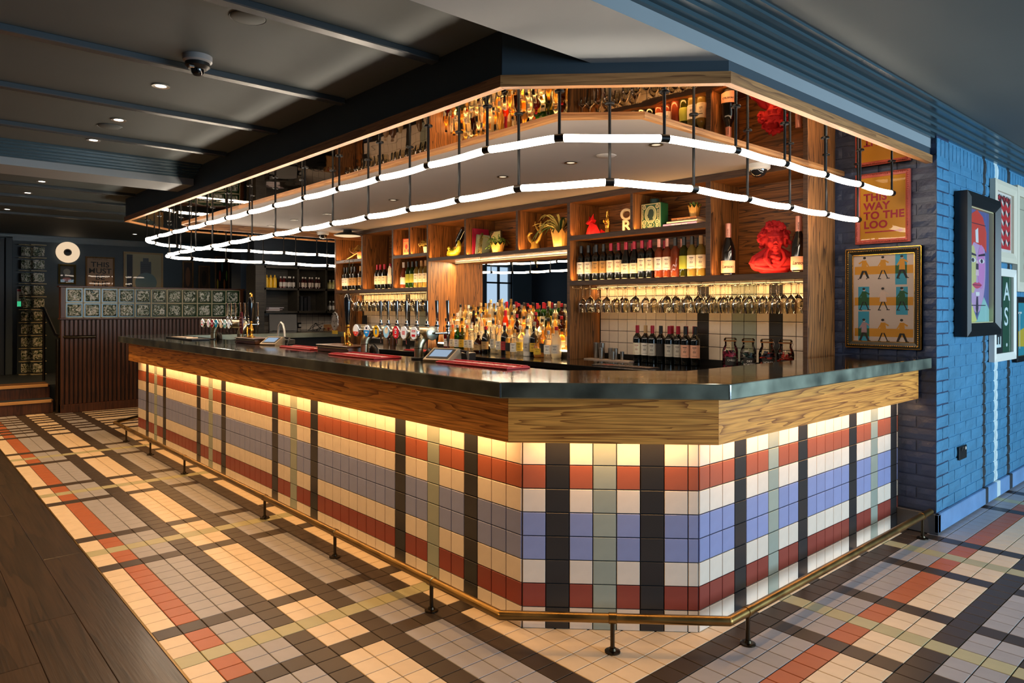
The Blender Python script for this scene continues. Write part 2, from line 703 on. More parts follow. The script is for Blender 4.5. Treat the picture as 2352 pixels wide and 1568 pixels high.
fl = MB().box(-11.1, 6, -1.205, 8.5, -0.2, -0.004).build('floor', grout)
tag(fl, 'plaid tiled floor of cream, grey, orange and brown squares around the bar', 'floor', kind='structure')
RX = Matrix.Rotation(-pi / 2, 4, 'X')
specs = []
f100 = tile_mb(0.1, 0.1, 0.005)
for i in range(-87, 30):
    for j in range(-12, 62):
        x0, y0 = FX(i), FY(j)
        x1, y1 = x0 + 0.1, y0 + 0.1
        if y0 >= 0:
            if x1 <= -6.1:
                if y0 > 2.2:
                    continue
            elif not (x1 > 0.53 or x1 - y0 > 0.02):
                continue
            elif x1 < 0.4 and x1 - y0 <= 0.02:
                continue
            if y1 > 2.74 and x1 < 0.76:
                continue
        if x0 > 0.6 and y0 < 0 and False:
            continue
        specs.append(('f', f100, Matrix.Translation(((x0 + x1) / 2, (y0 + y1) / 2, -0.005)) @ RX, TF[fcol(i, j)], 1.0 if x0 > -2.5 else 0.6))
pieces(fl, specs, 'tile', 300, 'tile_field')

fw = MB().box(-11.1, 6, -5.2, -1.21, -0.2, -0.012).build('floor', grout)
tag(fw, 'dark stained oak plank floor beside the tiles', 'floor', kind='structure')
specs = []
PLW = 0.19
for r in range(20):
    y = -1.212 - PLW * (r + 0.5)
    x = -8.6 + (r * 0.77) % 1.9
    k = 0
    xs = [-8.9]
    while x < 6:
        xs.append(x)
        x += 1.9 + 0.35 * ((r * 7 + k * 3) % 4) / 3
        k += 1
    xs.append(6)
    for a, b_ in zip(xs, xs[1:]):
        if b_ - a < 0.05:
            continue
        ln = round(b_ - a, 3)
        specs.append((('p', ln), (lambda ln=ln: MB().bbox(-ln / 2 + 0.001, ln / 2 - 0.001, -PLW / 2 + 0.001, PLW / 2 - 0.001, -0.012, 0, 0.0015)),
                      Matrix.Translation(((a + b_) / 2, y, 0)), floor_oak, 1.0))
pieces(fw, specs, 'plank', 130, 'plank_field')
tag(MB().box(-8.5, 6, -1.2115, -1.2045, -0.01, 0.001).build('trim_1', brass), 'thin brass strip between the tiles and the dark planks', 'trim', kind='structure')

# ------------------------------------------------------------------ ceiling, beams, cornices
ce = MB().box(-11.2, 6.2, -5.2, 8.6, 2.49, 2.7).build('ceiling', ceil_m)
tag(ce, 'dark painted ceiling with slim battens and downlights', 'ceiling', kind='structure')
for k, x in enumerate((-0.36, -1.215, -2.085, -2.97, -5.45, -6.25, -7.05, -7.85)):
    MB().bbox(x - 0.028, x + 0.028, -5.15, -0.2 if x > -6 else 2.6, 2.462, 2.492, 0.004).build('batten', batten_m, ce)
be = MB().box(0.33, 0.716, -5.15, 2.72, 2.348, 2.5).build('trim_2', beam_m)
tag(be, 'grey-blue dropped beam meeting the bar canopy corner', 'beam', kind='structure')

def cornice(name, x, sgn, y0, y1, zlo, label, zs=None):
    st = [(0, 0), (0.02, 0), (0.02, 0.014), (0.05, 0.014), (0.05, 0.03), (0.085, 0.03), (0.085, 0.045), (0.125, 0.045), (0.125, 0.062), (0.17, 0.062), (0.17, 0.074), (0.204, 0.074), (0.204, 0.088)]
    pr = [(x + sgn * a, zlo + b_) for a, b_ in st] + [(x, zlo + 0.088)]
    vs = [(a, y0, z) for a, z in pr] + [(a, y1, z) for a, z in pr]
    n = len(pr)
    fs = [(i, (i + 1) % n, n + (i + 1) % n, n + i) for i in range(n)]
    if sgn > 0:
        fs = [f[::-1] for f in fs]
    b = MB().add(vs, fs)
    return tag(b.build(name, corn_m), label, 'cornice', kind='structure')
cornice('trim_3', 0.716, 1, -5.15, 8.5, 2.405, 'stepped gloss blue cornice above the brick wall')
be2 = MB().box(-4.12, -3.7, -5.15, -0.19, 2.35, 2.5).build('trim_4', beam_m)
tag(be2, 'dropped beam crossing the dark ceiling left of the canopy', 'beam', kind='structure')
cornice('trim_5', -3.7, 1, -5.15, -0.19, 2.402, 'stepped gloss cornice on the far ceiling beam')
cornice('trim_6', -11.0, 1, -5.15, 8.5, 2.402, 'stepped cornice along the far picture wall')

# ------------------------------------------------------------------ walls
def st(o, label, cat='wall'):
    return tag(o, label, cat, kind='structure')
wb = st(MB().box(-6.15, 0.745, 2.728, 2.95, 0, 2.5).build('wall_back', grout), 'navy painted brick wall behind the back bar')
wr = st(MB().box(0.5, 0.744, 2.95, 8.5, 0, 2.5).build('wall_right', grout), 'bright blue painted brick wall hung with framed pictures')
west = MB()
west.box(-11.2, -11, -5.2, -4.35, 0, 2.5).box(-11.2, -11, -3.5, 8.6, 0, 2.5).box(-11.2, -11, -4.35, -3.5, 0, 1.3).box(-11.2, -11, -4.35, -3.5, 2.4, 2.5)
st(west.build('wall_left', navy), 'dark navy wall with a round lamp and pictures at the far end')
so = MB()
so.box(-11.2, 6.2, -5.2, -5, 0, 2.5)
st(so.build('wall_front', navy_dark), 'plain dark navy wall behind the drinking floor')
ea = MB()
ea.box(6, 6.2, -5.2, -2.6, 0, 2.5).box(6, 6.2, -0.9, 0.4, 0, 2.5).box(6, 6.2, -2.6, -0.9, 0, 0.45).box(6, 6.2, -2.6, -0.9, 2.45, 2.5).box(6, 6.2, 6.8, 8.6, 0, 2.5).box(6, 6.2, 0.4, 6.8, 0, 0.45).box(6, 6.2, 0.4, 6.8, 2.45, 2.5)
st(ea.build('wall_east', navy), 'navy wall around the tall daylight windows')
no = MB().box(-11.2, 6.2, 8.5, 8.7, 0, 2.5)
st(no.build('wall_north', navy), 'dark end wall of the room')
st(MB().box(-8.3, -8.05, 2.02, 8.5, 0, 2.5).build('wall_pass', navy_dark), 'dark wall behind the service shelves')
st(MB().box(-6.15, -5.9, 2.95, 8.5, 0, 2.5).build('wall_service', navy_dark), 'dark wall beside the service passage')
st(MB().box(-9.2, -8.8, 2.11, 2.34, 0, 2.5).build('wall_pier', mat('pier_paint', (66, 84, 108), 0.6)), 'slate blue pier between the partition and the service shelves')
# windows
if True:
    wdw = T('window_1', 'tall daylight window with slim black frame', 'window')
    wdw['kind'] = 'structure'
    for k in range(6):
        y = 0.4 + 1.28 * k
        MB().box(6.02, 6.08, y - 0.025, y + 0.025, 0.45, 2.45).build('mullion', black_m, wdw)
    for z in (0.47, 2.43):
        MB().box(6.02, 6.08, 0.4, 6.8, z - 0.02, z + 0.02).build('rail', black_m, wdw)
wd3 = T('window_2', 'small far window seen in the bar mirror', 'window')
wd3['kind'] = 'structure'
for y in (-4.34, -3.93, -3.51):
    MB().box(-11.1, -11.04, y - 0.02, y + 0.02, 1.3, 2.4).build('mullion', black_m, wd3)
MB().box(-11.1, -11.04, -4.35, -3.5, 1.98, 2.02).build('rail', black_m, wd3)

# ------------------------------------------------------------------ brickwork
def brick_mat(name, base, stripes=None):
    m, nt, N, L, b = nodes(name)
    b.inputs['Roughness'].default_value = 0.42
    geo = N.new('ShaderNodeNewGeometry')
    n = N.new('ShaderNodeTexNoise')
    n.inputs['Scale'].default_value = 6
    n.inputs['Detail'].default_value = 5
    L.new(geo.outputs['Position'], n.inputs['Vector'])
    hsv = N.new('ShaderNodeHueSaturation')
    mr = N.new('ShaderNodeMapRange')
    mr.inputs[1].default_value, mr.inputs[2].default_value, mr.inputs[3].default_value, mr.inputs[4].default_value = 0.3, 0.7, 0.88, 1.12
    L.new(n.outputs[0], mr.inputs[0])
    L.new(mr.outputs[0], hsv.inputs['Value'])
    hsv.inputs['Color'].default_value = lin(base)
    col = hsv.outputs[0]
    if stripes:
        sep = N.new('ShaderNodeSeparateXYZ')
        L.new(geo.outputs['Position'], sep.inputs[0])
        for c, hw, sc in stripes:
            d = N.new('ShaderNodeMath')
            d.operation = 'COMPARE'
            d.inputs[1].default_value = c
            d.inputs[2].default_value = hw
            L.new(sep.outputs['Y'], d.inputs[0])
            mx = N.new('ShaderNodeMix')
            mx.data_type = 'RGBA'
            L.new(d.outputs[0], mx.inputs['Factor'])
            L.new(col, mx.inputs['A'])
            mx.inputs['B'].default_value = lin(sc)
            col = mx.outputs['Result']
    L.new(col, b.inputs['Base Color'])
    n2 = N.new('ShaderNodeTexNoise')
    n2.inputs['Scale'].default_value = 38
    n2.inputs['Detail'].default_value = 6
    L.new(geo.outputs['Position'], n2.inputs['Vector'])
    bp = N.new('ShaderNodeBump')
    bp.inputs['Strength'].default_value = 0.55
    bp.inputs['Distance'].default_value = 0.006
    L.new(n2.outputs[0], bp.inputs['Height'])
    L.new(bp.outputs[0], b.inputs['Normal'])
    return m
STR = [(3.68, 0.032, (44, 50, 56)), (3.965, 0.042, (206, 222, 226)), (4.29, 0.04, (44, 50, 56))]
brick_n = brick_mat('brick_navy_paint', (46, 60, 90))
brick_b = brick_mat('brick_blue_paint', (72, 130, 168), STR)
skirt_b = brick_mat('skirting_blue_paint', (112, 150, 196), STR)
wb.data.materials[0] = brick_n
wr.data.materials[0] = brick_b

def brick_fn(ln, ht, seed):
    def fn():
        rr = random.Random(seed)
        a, h, t = (ln - 0.009) / 2, (ht - 0.009) / 2, 0.009
        b = MB()
        nx, nz = (4, 2) if ln > ht else (2, 4)
        v = []
        for iz in range(nz + 1):
            for ix in range(nx + 1):
                e = ix in (0, nx) or iz in (0, nz)
                u = -a + 2 * a * ix / nx
                w_ = -h + 2 * h * iz / nz
                v.append((u * (1 + (rr.uniform(-0.012, 0.012) if e else 0)), -t + (0.0035 if e else rr.uniform(-0.002, 0.002)) + rr.uniform(-0.0008, 0.0008), w_ + (rr.uniform(-0.0015, 0.0015) if e else 0)))
        k = nx + 1
        f = [(r * k + c, r * k + c + 1, (r + 1) * k + c + 1, (r + 1) * k + c) for r in range(nz) for c in range(nx)]
        n0 = len(v)
        ring = [c for c in range(nx)] + [r * k + nx for r in range(nz)] + [nz * k + c for c in range(nx, 0, -1)] + [r * k for r in range(nz, 0, -1)]
        for q in ring:
            v.append((v[q][0], 0.0, v[q][2]))
        m = len(ring)
        for q in range(m):
            f.append((ring[(q + 1) % m], ring[q], n0 + q, n0 + (q + 1) % m))
        return b.add(v, f)
    return fn
CH = 0.0727
specs, specs2 = [], []
for r in range(int(2.26 / CH) + 3):
    z = 0.125 + CH * (r + 0.5) if r >= 0 else 0
    if z > 2.37:
        break
    # back wall: alternate stretchers and headers, laid from the outer corner
    x = 0.751
    ln = 0.225 if r % 2 == 0 else 0.1125
    k = 0
    while x > 0.16:
        l2 = min(ln, x - 0.13)
        sd = (r * 5 + k * 3) % 4
        if l2 > 0.03:
            if not (x < 0.53 and z < 0.99):
                specs.append((('s', round(l2, 3), sd), brick_fn(round(l2, 3), CH, sd + 1), Matrix.Translation((x - l2 / 2, 2.728, z)), brick_n, 1))
        x -= ln
        k += 1
    # right wall
    if z < 2.27:
        y = 2.72
        first = 0.1125 if r % 2 == 0 else 0.225
        k = 0
        while y < 5.6:
            l2 = first if k == 0 else 0.225
            sd = (r * 3 + k * 5) % 4
            specs2.append((('s', l2, sd), brick_fn(l2, CH, sd + 1), Matrix.Translation((0.743, y + l2 / 2, z)) @ Matrix.Rotation(pi / 2, 4, 'Z'), brick_b, 1))
            y += l2
            k += 1
for k in range(38):
    y = 2.72 + 0.0735 * (k + 0.5)
    specs2.append((('v', k % 4), brick_fn(0.0735, 0.118, k % 4 + 1), Matrix.Translation((0.743, y, 2.352)) @ Matrix.Rotation(pi / 2, 4, 'Z'), brick_b, 1))
pieces(wb, specs, 'brick', 300)
pieces(wr, specs2, 'brick', 300)
st(MB().bbox(0.744, 0.768, 2.70, 8.5, 0.013, 0.124, 0.004).build('baseboard_right', skirt_b), 'blue skirting board below the brick wall', 'baseboard')
st(MB().bbox(0.53, 0.768, 2.70, 2.74, 0.0, 0.124, 0.004).build('baseboard_back', mat('slate_paint', (74, 78, 86), 0.45)), 'slate skirting board where the brick pier meets the bar', 'baseboard')

# ------------------------------------------------------------------ far end: platform, steps, partition
step_w = wood('step_oak', (58, 38, 22), (120, 84, 52), 'y', 1.0, 0.45)
pl = T('step_platform', 'raised dark timber platform with two steps at the far end', 'steps')
pl['kind'] = 'structure'
MB().box(-11, -8.92, -5.0, 2.3, 0, 0.34).build('deck', navy_dark, pl)
MB().box(-8.95, -8.62, -5.0, -0.40, 0, 0.155).build('riser', slat_m, pl)
MB().box(-8.98, -8.88, -5.0, -0.40, 0.155, 0.335).build('riser', slat_m, pl)
MB().bbox(-8.95, -8.60, -5.0, -0.40, 0.155, 0.172, 0.004).build('tread', step_w, pl)
MB().bbox(-9.25, -8.86, -5.0, -0.40, 0.335, 0.352, 0.004).build('tread', step_w, pl)
MB().box(-8.93, -8.66, -5.0, -0.40, 0.1725, 0.1745).build('carpet', navy_dark, pl)
for x_, z_ in ((-8.612, 0.150), (-8.872, 0.330)):
    MB().bbox(x_, x_ + 0.016, -5.0, -0.42, z_ - 0.012, z_ + 0.026, 0.003).build('nosing', mat('pale_nosing', (214, 166, 106), 0.45), pl)

pa = T('glass_block_partition', 'low slatted oak partition topped with two rows of glass blocks', 'partition')
PX, PY0, PY1 = -8.45, -0.345, 2.02
MB().box(PX - 0.10, PX - 0.012, PY0, PY1, 0, 1.22).build('backing', mat('slat_backing', (26, 17, 12), 0.7), pa)
MB().bbox(PX - 0.12, PX + 0.012, PY0, PY1, 0, 0.11, 0.004).build('plinth', slat_m, pa)
MB().bbox(PX - 0.13, PX + 0.015, PY0 - 0.01, PY1 + 0.01, 1.212, 1.232, 0.004).build('ledge', slat_m, pa)
MB().bbox(PX - 0.13, PX + 0.015, PY0 - 0.02, PY1 + 0.02, 1.632, 1.655, 0.004).build('top_rail', slat_m, pa)
MB().bbox(PX - 0.12, PX + 0.004, PY0, PY0 + 0.055, 1.232, 1.632, 0.004).build('end_post', slat_m, pa)
MB().bbox(PX - 0.12, PX + 0.004, PY1 - 0.055, PY1, 1.232, 1.632, 0.004).build('end_post', slat_m, pa)
sw = 0.0502
slm = MB().bbox(-0.012, 0.006, -0.018, 0.018, 0, 1.10, 0.004).mesh('slat', slat_m)
for k in range(47):
    O('slat', slm, pa, loc=(PX - 0.004, PY0 + 0.022 + sw * k, 0.11))
mort = mat('block_mortar', (196, 186, 152), 0.7)
def glint_painted_glass(name):
    m, nt, N, L, b = nodes(name)
    tc = N.new('ShaderNodeTexCoord')
    oi = N.new('ShaderNodeObjectInfo')
    ad = N.new('ShaderNodeVectorMath')
    L.new(tc.outputs['Object'], ad.inputs[0])
    L.new(oi.outputs['Location'], ad.inputs[1])
    n = N.new('ShaderNodeTexNoise')
    n.inputs['Scale'].default_value = 26
    n.inputs['Detail'].default_value = 3
    n.inputs['Distortion'].default_value = 1.4
    L.new(ad.outputs[0], n.inputs['Vector'])
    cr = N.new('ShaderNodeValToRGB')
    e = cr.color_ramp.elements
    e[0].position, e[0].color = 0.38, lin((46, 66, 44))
    e[1].position, e[1].color = 0.56, lin((250, 250, 238))  # near-white flecks painted into the colour stand in for window reflections
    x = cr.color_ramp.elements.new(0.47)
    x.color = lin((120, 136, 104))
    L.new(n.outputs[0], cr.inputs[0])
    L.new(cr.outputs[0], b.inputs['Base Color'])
    b.inputs['Roughness'].default_value = 0.08
    b.inputs['Transmission Weight'].default_value = 0.25
    bp = N.new('ShaderNodeBump')
    bp.inputs['Strength'].default_value = 0.9
    bp.inputs['Distance'].default_value = 0.02
    L.new(n.outputs[0], bp.inputs['Height'])
    L.new(bp.outputs[0], b.inputs['Normal'])
    return m
gblock = glint_painted_glass('rippled_block_painted_glints')
gedge = mat('glass_block_edge', (26, 62, 34), 0.2)
def block(w_, h, t=0.08):
    b = MB()
    a = 0.022
    b.bbox(-w_ / 2 + a, w_ / 2 - a, -t / 2 - 0.006, t / 2 + 0.006, -h / 2 + a, h / 2 - a, 0.012, 0)
    return b
bw = (PY1 - PY0 - 0.11) / 11
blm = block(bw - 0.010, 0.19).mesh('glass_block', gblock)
Rz90 = Matrix.Rotation(pi / 2, 4, 'Z')
fr = MB()
for k in range(12):
    y = PY0 + 0.055 + bw * k
    fr.box(PX - 0.095, PX - 0.004, y - 0.006, y + 0.006, 1.232, 1.632)
for z in (1.236, 1.432, 1.628):
    fr.box(PX - 0.095, PX - 0.004, PY0 + 0.05, PY1 - 0.05, z - 0.006, z + 0.006)
fr.build('mortar_grid', mort, pa)
rim = MB()
hw, hh, e = (bw - 0.016) / 2, 0.092, 0.016
for (a0, a1, b0, b1) in ((-hw, -hw + e, -hh, hh), (hw - e, hw, -hh, hh), (-hw, hw, -hh, -hh + e), (-hw, hw, hh - e, hh)):
    rim.box(a0, a1, -0.034, 0.034, b0, b1)
rimm = rim.mesh('block_rim', gedge)
for r in range(2):
    for k in range(11):
        M = Matrix.Translation((PX - 0.05, PY0 + 0.055 + bw * (k + 0.5), 1.334 + 0.196 * r)) @ Rz90
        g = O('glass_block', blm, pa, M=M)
        O('block_rim', rimm, g)

gc = T('glass_block_screen', 'tall narrow screen of stacked green glass blocks by the doorway', 'screen', (-10.75, -0.27, 0.34))
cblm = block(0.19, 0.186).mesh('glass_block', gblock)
for k in range(10):
    for (dx, dy, rz) in ((0.0, 0.0, pi / 2), (-0.11, -0.135, pi / 2 + 0.75)):
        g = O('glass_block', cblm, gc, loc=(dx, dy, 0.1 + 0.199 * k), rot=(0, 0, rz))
for k in range(11):
    MB().box(-0.05, 0.05, -0.1, 0.1, -0.006, 0.006).build('mortar_bed', mort, gc, loc=(0, 0, 0.199 * k + 0.003))
    MB().box(-0.1, 0.1, -0.05, 0.05, -0.006, 0.006).build('mortar_bed', mort, gc, loc=(-0.11, -0.135, 0.199 * k + 0.003), rot=(0, 0, pi / 2 + 0.75))

door = T('door_1', 'dark panelled entrance door beside the glass block screen', 'door', (-10.98, -1.2, 0.34))
door['kind'] = 'structure'
MB().bbox(0, 0.05, -0.5, 0.52, 0, 2.08, 0.004).build('leaf', navy_dark, door)
for (a, b_) in ((-0.38, 0.4),):
    for (z0, z1) in ((0.15, 0.95), (1.1, 1.95)):
        MB().bbox(0.05, 0.062, a, b_, z0, z1, 0.006).build('panel', navy, door)
MB().bbox(0, 0.09, 0.53, 0.62, 0, 2.14, 0.006).build('jamb', navy, door)
MB().bbox(0.0, 0.09, -0.6, 0.62, 2.09, 2.14, 0.006).build('head', navy, door)
MB().tube([(0.075, -0.3, 0.42), (0.075, 0.38, 0.42)], 0.012, 8).build('push_bar', chrome, door)
MB().bbox(0.05, 0.1, 0.3, 0.46, 1.98, 2.03, 0.004).build('door_closer', steel, door)

hr = T('handrail', 'bronze handrail beside the steps to the platform', 'handrail', (-8.5, -0.37, 0))
MB().tube([(0, 0, 0), (0, 0, 0.96)], 0.021, 12).build('post', bronze, hr)
MB().lathe([(0, 0), (0.045, 0), (0.045, 0.008), (0.02, 0.012), (0, 0.012)], 14).build('flange', mat('matte_bronze', (60, 52, 42), 0.6, 0.6), hr)
MB().tube([(-0.98, -0.01, 0.35), (-0.98, -0.01, 1.32)], 0.018, 12).build('post', bronze, hr)
MB().tube([(-1.2, -0.01, 1.36), (-0.98, -0.01, 1.36), (-0.12, 0, 1.01), (0.02, 0.02, 0.99), (0.06, 0.12, 0.985), (0.06, 0.42, 0.985)], 0.021, 12).build('rail', bronze, hr)
# ------------------------------------------------------------------ polyline helpers
def offs(pts, d):
    n = len(pts)
    out = []
    for i in range(n):
        def nl(a, b):
            v = Vector((b[0] - a[0], b[1] - a[1])).normalized()
            return Vector((-v.y, v.x))
        p = Vector(pts[i])
        if i == 0:
            q = p + nl(pts[0], pts[1]) * d
        elif i == n - 1:
            q = p + nl(pts[-2], pts[-1]) * d
        else:
            n1, n2 = nl(pts[i - 1], pts[i]), nl(pts[i], pts[i + 1])
            q = p + (n1 + n2) * (d / (1 + n1.dot(n2)))
        out.append((q.x, q.y))
    return out

def boards(parent, name, pts, wd, z0, z1, m, gap=0.0006):
    """One mitred board per side of an open outline; each board keeps its grain along its own length."""
    inn = offs(pts, wd)
    for k in range(len(pts) - 1):
        a, b_ = Vector(pts[k]), Vector(pts[k + 1])
        ang = math.atan2(b_.y - a.y, b_.x - a.x)
        M = Matrix.Translation((a.x, a.y, 0)) @ Matrix.Rotation(ang, 4, 'Z')
        Mi = M.inverted()
        q = []
        for p in (pts[k], pts[k + 1], inn[k + 1], inn[k]):
            v = Mi @ Vector((p[0], p[1], 0))
            q.append((v.x, v.y))
        mid = sum(x for x, y in q) / 4
        q = [(x + (gap if x < mid else -gap), y) for x, y in q]
        MB().prism(q, z0, z1).build(name, m, parent, M=M)

# ------------------------------------------------------------------ canopy over the bar
can = T('bar_canopy', 'oak edged canopy with mirrored soffit hanging over the bar', 'canopy')
CO = [(-6.48, 2.72), (-6.48, 0.42), (-5.86, -0.2), (0.083, -0.2), (0.726, 0.443), (0.726, 2.72)]
CI = [(-5.98, 2.72), (-5.98, 0.58), (-5.70, 0.30), (-0.08, 0.30), (0.20, 0.58), (0.20, 2.72)]
boards(can, 'edge_board', CO, 0.036, 2.255, 2.302, trim_m)
boards(can, 'fascia', offs(CO, 0.013), 0.02, 2.302, 2.489, navy)
boards(can, 'inner_board', CI, 0.026, 2.248, 2.318, trim_m)
mb = MB()
a, b_ = offs(CO, 0.034), offs(CI, 0.0)
for k in range(5):
    mb.add([(a[k][0], a[k][1], 2.263), (a[k + 1][0], a[k + 1][1], 2.263), (b_[k + 1][0], b_[k + 1][1], 2.263), (b_[k][0], b_[k][1], 2.263)], [(3, 2, 1, 0)])
mb.build('mirror_soffit', mirror('bronze_mirror', (206, 176, 140), 0.015, 0.10, 2.6), can)
MB().prism(offs(CI, 0.0), 2.318, 2.34).build('recessed_ceiling', inner_ceil, can)

# ------------------------------------------------------------------ bar body
bar = T('tiled_bar', 'plaid tiled bar front with oak apron board', 'bar')
LC = lambda d: (0.41421 * d, -d)
RC = lambda d: (0.526 + d, 0.526 - 0.41421 * d)
body = [(-6.33, 0.22), (-6.11, 0), (0, 0), (0.526, 0.526), (0.526, 2.715), (0.27, 2.715), (0.27, 0.82), (-0.16, 0.37), (-5.9, 0.37), (-5.9, 2.29), (-6.33, 2.29)]
MB().prism(body, 0, 1.004).build('carcass', grout, bar)
AP = [(-5.97, -0.13), LC(0.13), RC(0.13), (0.656, 2.70)]
boards(bar, 'apron_board', AP, 0.022, 0.816, 1.004, oak)
MB().box(-5.97, -5.95, -0.128, 0.0, 0.816, 1.004).build('apron_return', oak, bar)
zb, zp = 0.092, 0.10107
rows = [(0.0, zb, 'c')] + [(zb + zp * k, zb + zp * (k + 1), c) for k, c in enumerate('rcbbctc')]
specs = []
def cell(rowc, colc):
    return TW[colc] if colc in ('k', 'g') else TW[rowc]
def colpat(k, ks, gs):
    return 'k' if k in ks else 'g' if k in gs else '-'
KL = {3, 9, 19, 25, 35, 41, 51, 57}
GL = {6, 22, 38, 54}
for k in range(61):
    for z0, z1, c in rows:
        h = round(z1 - z0, 4)
        specs.append((('t', 0.1, h), tile_mb(0.1, h), Matrix.Translation((-0.1 * k - 0.05, 0, (z0 + z1) / 2)), cell(c, colpat(k, KL, GL)), 0.55))
d45 = Matrix.Rotation(pi / 4, 4, 'Z')
for k in range(8):
    u0 = 0.1 * k
    wd = 0.1 if k < 7 else 0.0438
    for z0, z1, c in rows:
        h = round(z1 - z0, 4)
        u = (u0 + wd / 2) * 0.70711
        specs.append((('t', wd, h), tile_mb(wd, h), Matrix.Translation((u, u, (z0 + z1) / 2)) @ d45, cell(c, colpat(k, {1, 5}, {3})), 1.0))
d90 = Matrix.Rotation(pi / 2, 4, 'Z')
xs = [(0, 0.077)] + [(0.077 + 0.1 * k, 0.077 + 0.1 * (k + 1)) for k in range(21)] + [(2.177, 2.189)]
for n, (u0, u1) in enumerate(xs):
    for z0, z1, c in rows:
        h = round(z1 - z0, 4)
        wd = round(u1 - u0, 4)
        specs.append((('t', wd, h), tile_mb(wd, h), Matrix.Translation((0.526, 0.526 + (u0 + u1) / 2, (z0 + z1) / 2)) @ d90, cell(c, colpat(n - 1, {2, 8, 14, 20}, {5, 17})), 0.62))
pieces(bar, specs, 'tile', 300, 'tile_field')
MB().box(0.526, 0.534, 2.716, 2.726, 0.0, 0.82).build('edge_strip', steel, bar)
# warm LED strips tucked behind the apron board
ledw = emit('warm_led', (1.0, 0.62, 0.26), 1.6)
area('apron_strip', (-3.0, -0.085, 0.835), (0, 0.30, -1), 5.9, 0.03, 17, STRIP)
o = area('apron_strip', (0.263 + 0.06, 0.263 - 0.06, 0.835), (-0.21, 0.21, -1), 0.7, 0.03, 2.0, STRIP)
o = bpy.data.objects['apron_strip.001']
o.matrix_world = Matrix.Translation((0.323, 0.203, 0.835)) @ Matrix.Rotation(pi / 4, 4, 'Z') @ Matrix.Rotation(0.25, 4, 'X')
o = area('apron_strip', (0.61, 1.6, 0.835), (-0.3, 0, -1), 2.1, 0.03, 5.0, STRIP)
o.matrix_world = Matrix.Translation((0.611, 1.6, 0.835)) @ Matrix.Rotation(pi / 2, 4, 'Z') @ Matrix.Rotation(0.25, 4, 'X')

ct = T('bar_countertop', 'aged zinc countertop wrapping around the bar', 'countertop')
CTP = [(-6.42, 2.31), (-6.42, 0.03), (-6.11, -0.2), LC(0.2), RC(0.2), (0.726, 2.712), (0.27, 2.712), (0.27, 0.807), (-0.166, 0.37), (-5.85, 0.37), (-5.85, 2.31)]
o = MB().prism(CTP, 1.005, 1.07)
o.m = [1] * (len(o.m) - 1) + [0]
o = o.build('slab', [zinc, zinc_e], ct)
bv = o.modifiers.new('edge', 'BEVEL')
bv.width, bv.segments, bv.limit_method, bv.angle_limit = 0.005, 2, 'ANGLE', rad(30)
for (x, y, rz) in ((*LC(0.2), -pi / 8 * 1), (*RC(0.2), pi * 3 / 8)):
    MB().box(-0.003, 0.003, -0.0022, 0.004, 0.004, 0.060).build('corner_weld', chrome, ct, loc=(x, y, 1.005), rot=(0, 0, rz + pi / 8 * 0))
for x in (-2.95, -4.6):
    MB().box(x - 0.0006, x + 0.0006, -0.2012, -0.19, 1.007, 1.068).build('seam', zinc_e, ct)
MB().box(0.7262, 0.7268, 2.02, 2.0212, 1.007, 1.068).build('seam', zinc_e, ct)

# ------------------------------------------------------------------ brass foot rail
rail = T('foot_rail', 'aged brass foot rail on short posts around the bar', 'foot rail')
RP = [(-6.62, 0.17), (-6.255, -0.195), LC(0.195), RC(0.195), (0.721, 2.705)]
rb = offs(RP, 0)
for k in range(4):
    a, b_ = Vector((*RP[k], 0.135)), Vector((*RP[k + 1], 0.135))
    n = 6
    MB().tube([a.lerp(b_, t / n) for t in range(n + 1)], 0.019, 16).build('tube', brass, rail)
for p in RP[1:4]:
    MB().ball((*p, 0.135), 0.0192, 14).build('elbow', brass, rail)
feet = [(-5.78, -0.195, 0), (-4.906, -0.195, 0), (-3.907, -0.195, 0), (-2.265, -0.195, 0), (-1.309, -0.195, 0), (-0.395, -0.195, 0), (0.398, 0.122, pi / 4), (0.721, 0.586, pi / 2), (0.721, 2.572, pi / 2)]
pm = MB().tube([(0, 0, 0.006), (0, 0, 0.12)], 0.0088, 12)
pm = pm.mesh('post', bronze)
fm = MB().lathe([(0, 0), (0.031, 0), (0.031, 0.006), (0.026, 0.008), (0.016, 0.009), (0.013, 0.018), (0, 0.018)], 18).mesh('flange', bronze)
cm_ = MB().tube([(-0.016, 0, 0.135), (-0.015, 0, 0.135), (0.015, 0, 0.135), (0.016, 0, 0.135)], [0.0195, 0.0218, 0.0218, 0.0195], 16).mesh('collar', brass)
for x, y, a in feet:
    p = O('post', pm, rail, loc=(x, y, 0), rot=(0, 0, a))
    O('flange', fm, p)
    O('collar', cm_, p)

# ------------------------------------------------------------------ LED tube pendants
led = emit('led_tube_white', (1.0, 0.83, 0.64), 25.0)
def cat(P, closed=False, n=8):
    out = []
    for i in range(len(P) - 1):
        p0, p1, p2, p3 = P[max(i - 1, 0)], P[i], P[i + 1], P[min(i + 2, len(P) - 1)]
        seg = []
        for k in range(n + 1):
            t = k / n
            seg.append(0.5 * (2 * p1 + (p2 - p0) * t + (2 * p0 - 5 * p1 + 4 * p2 - p3) * t * t + (3 * p1 - p0 - 3 * p2 + p3) * t ** 3))
        out.append(seg)
    return out
outer = [(0.566, 2.52), (0.562, 2.07), (0.558, 1.64), (0.556, 1.21), (0.552, 0.774), (0.467, 0.365), (0.182, 0.037)] + [(-0.185 - 0.4545 * k, -0.045) for k in range(12)] + [(-5.64, -0.04), (-6.02, 0.13), (-6.28, 0.43), (-6.37, 0.85), (-6.38, 1.29), (-6.38, 1.74), (-6.38, 2.19), (-6.38, 2.62)]
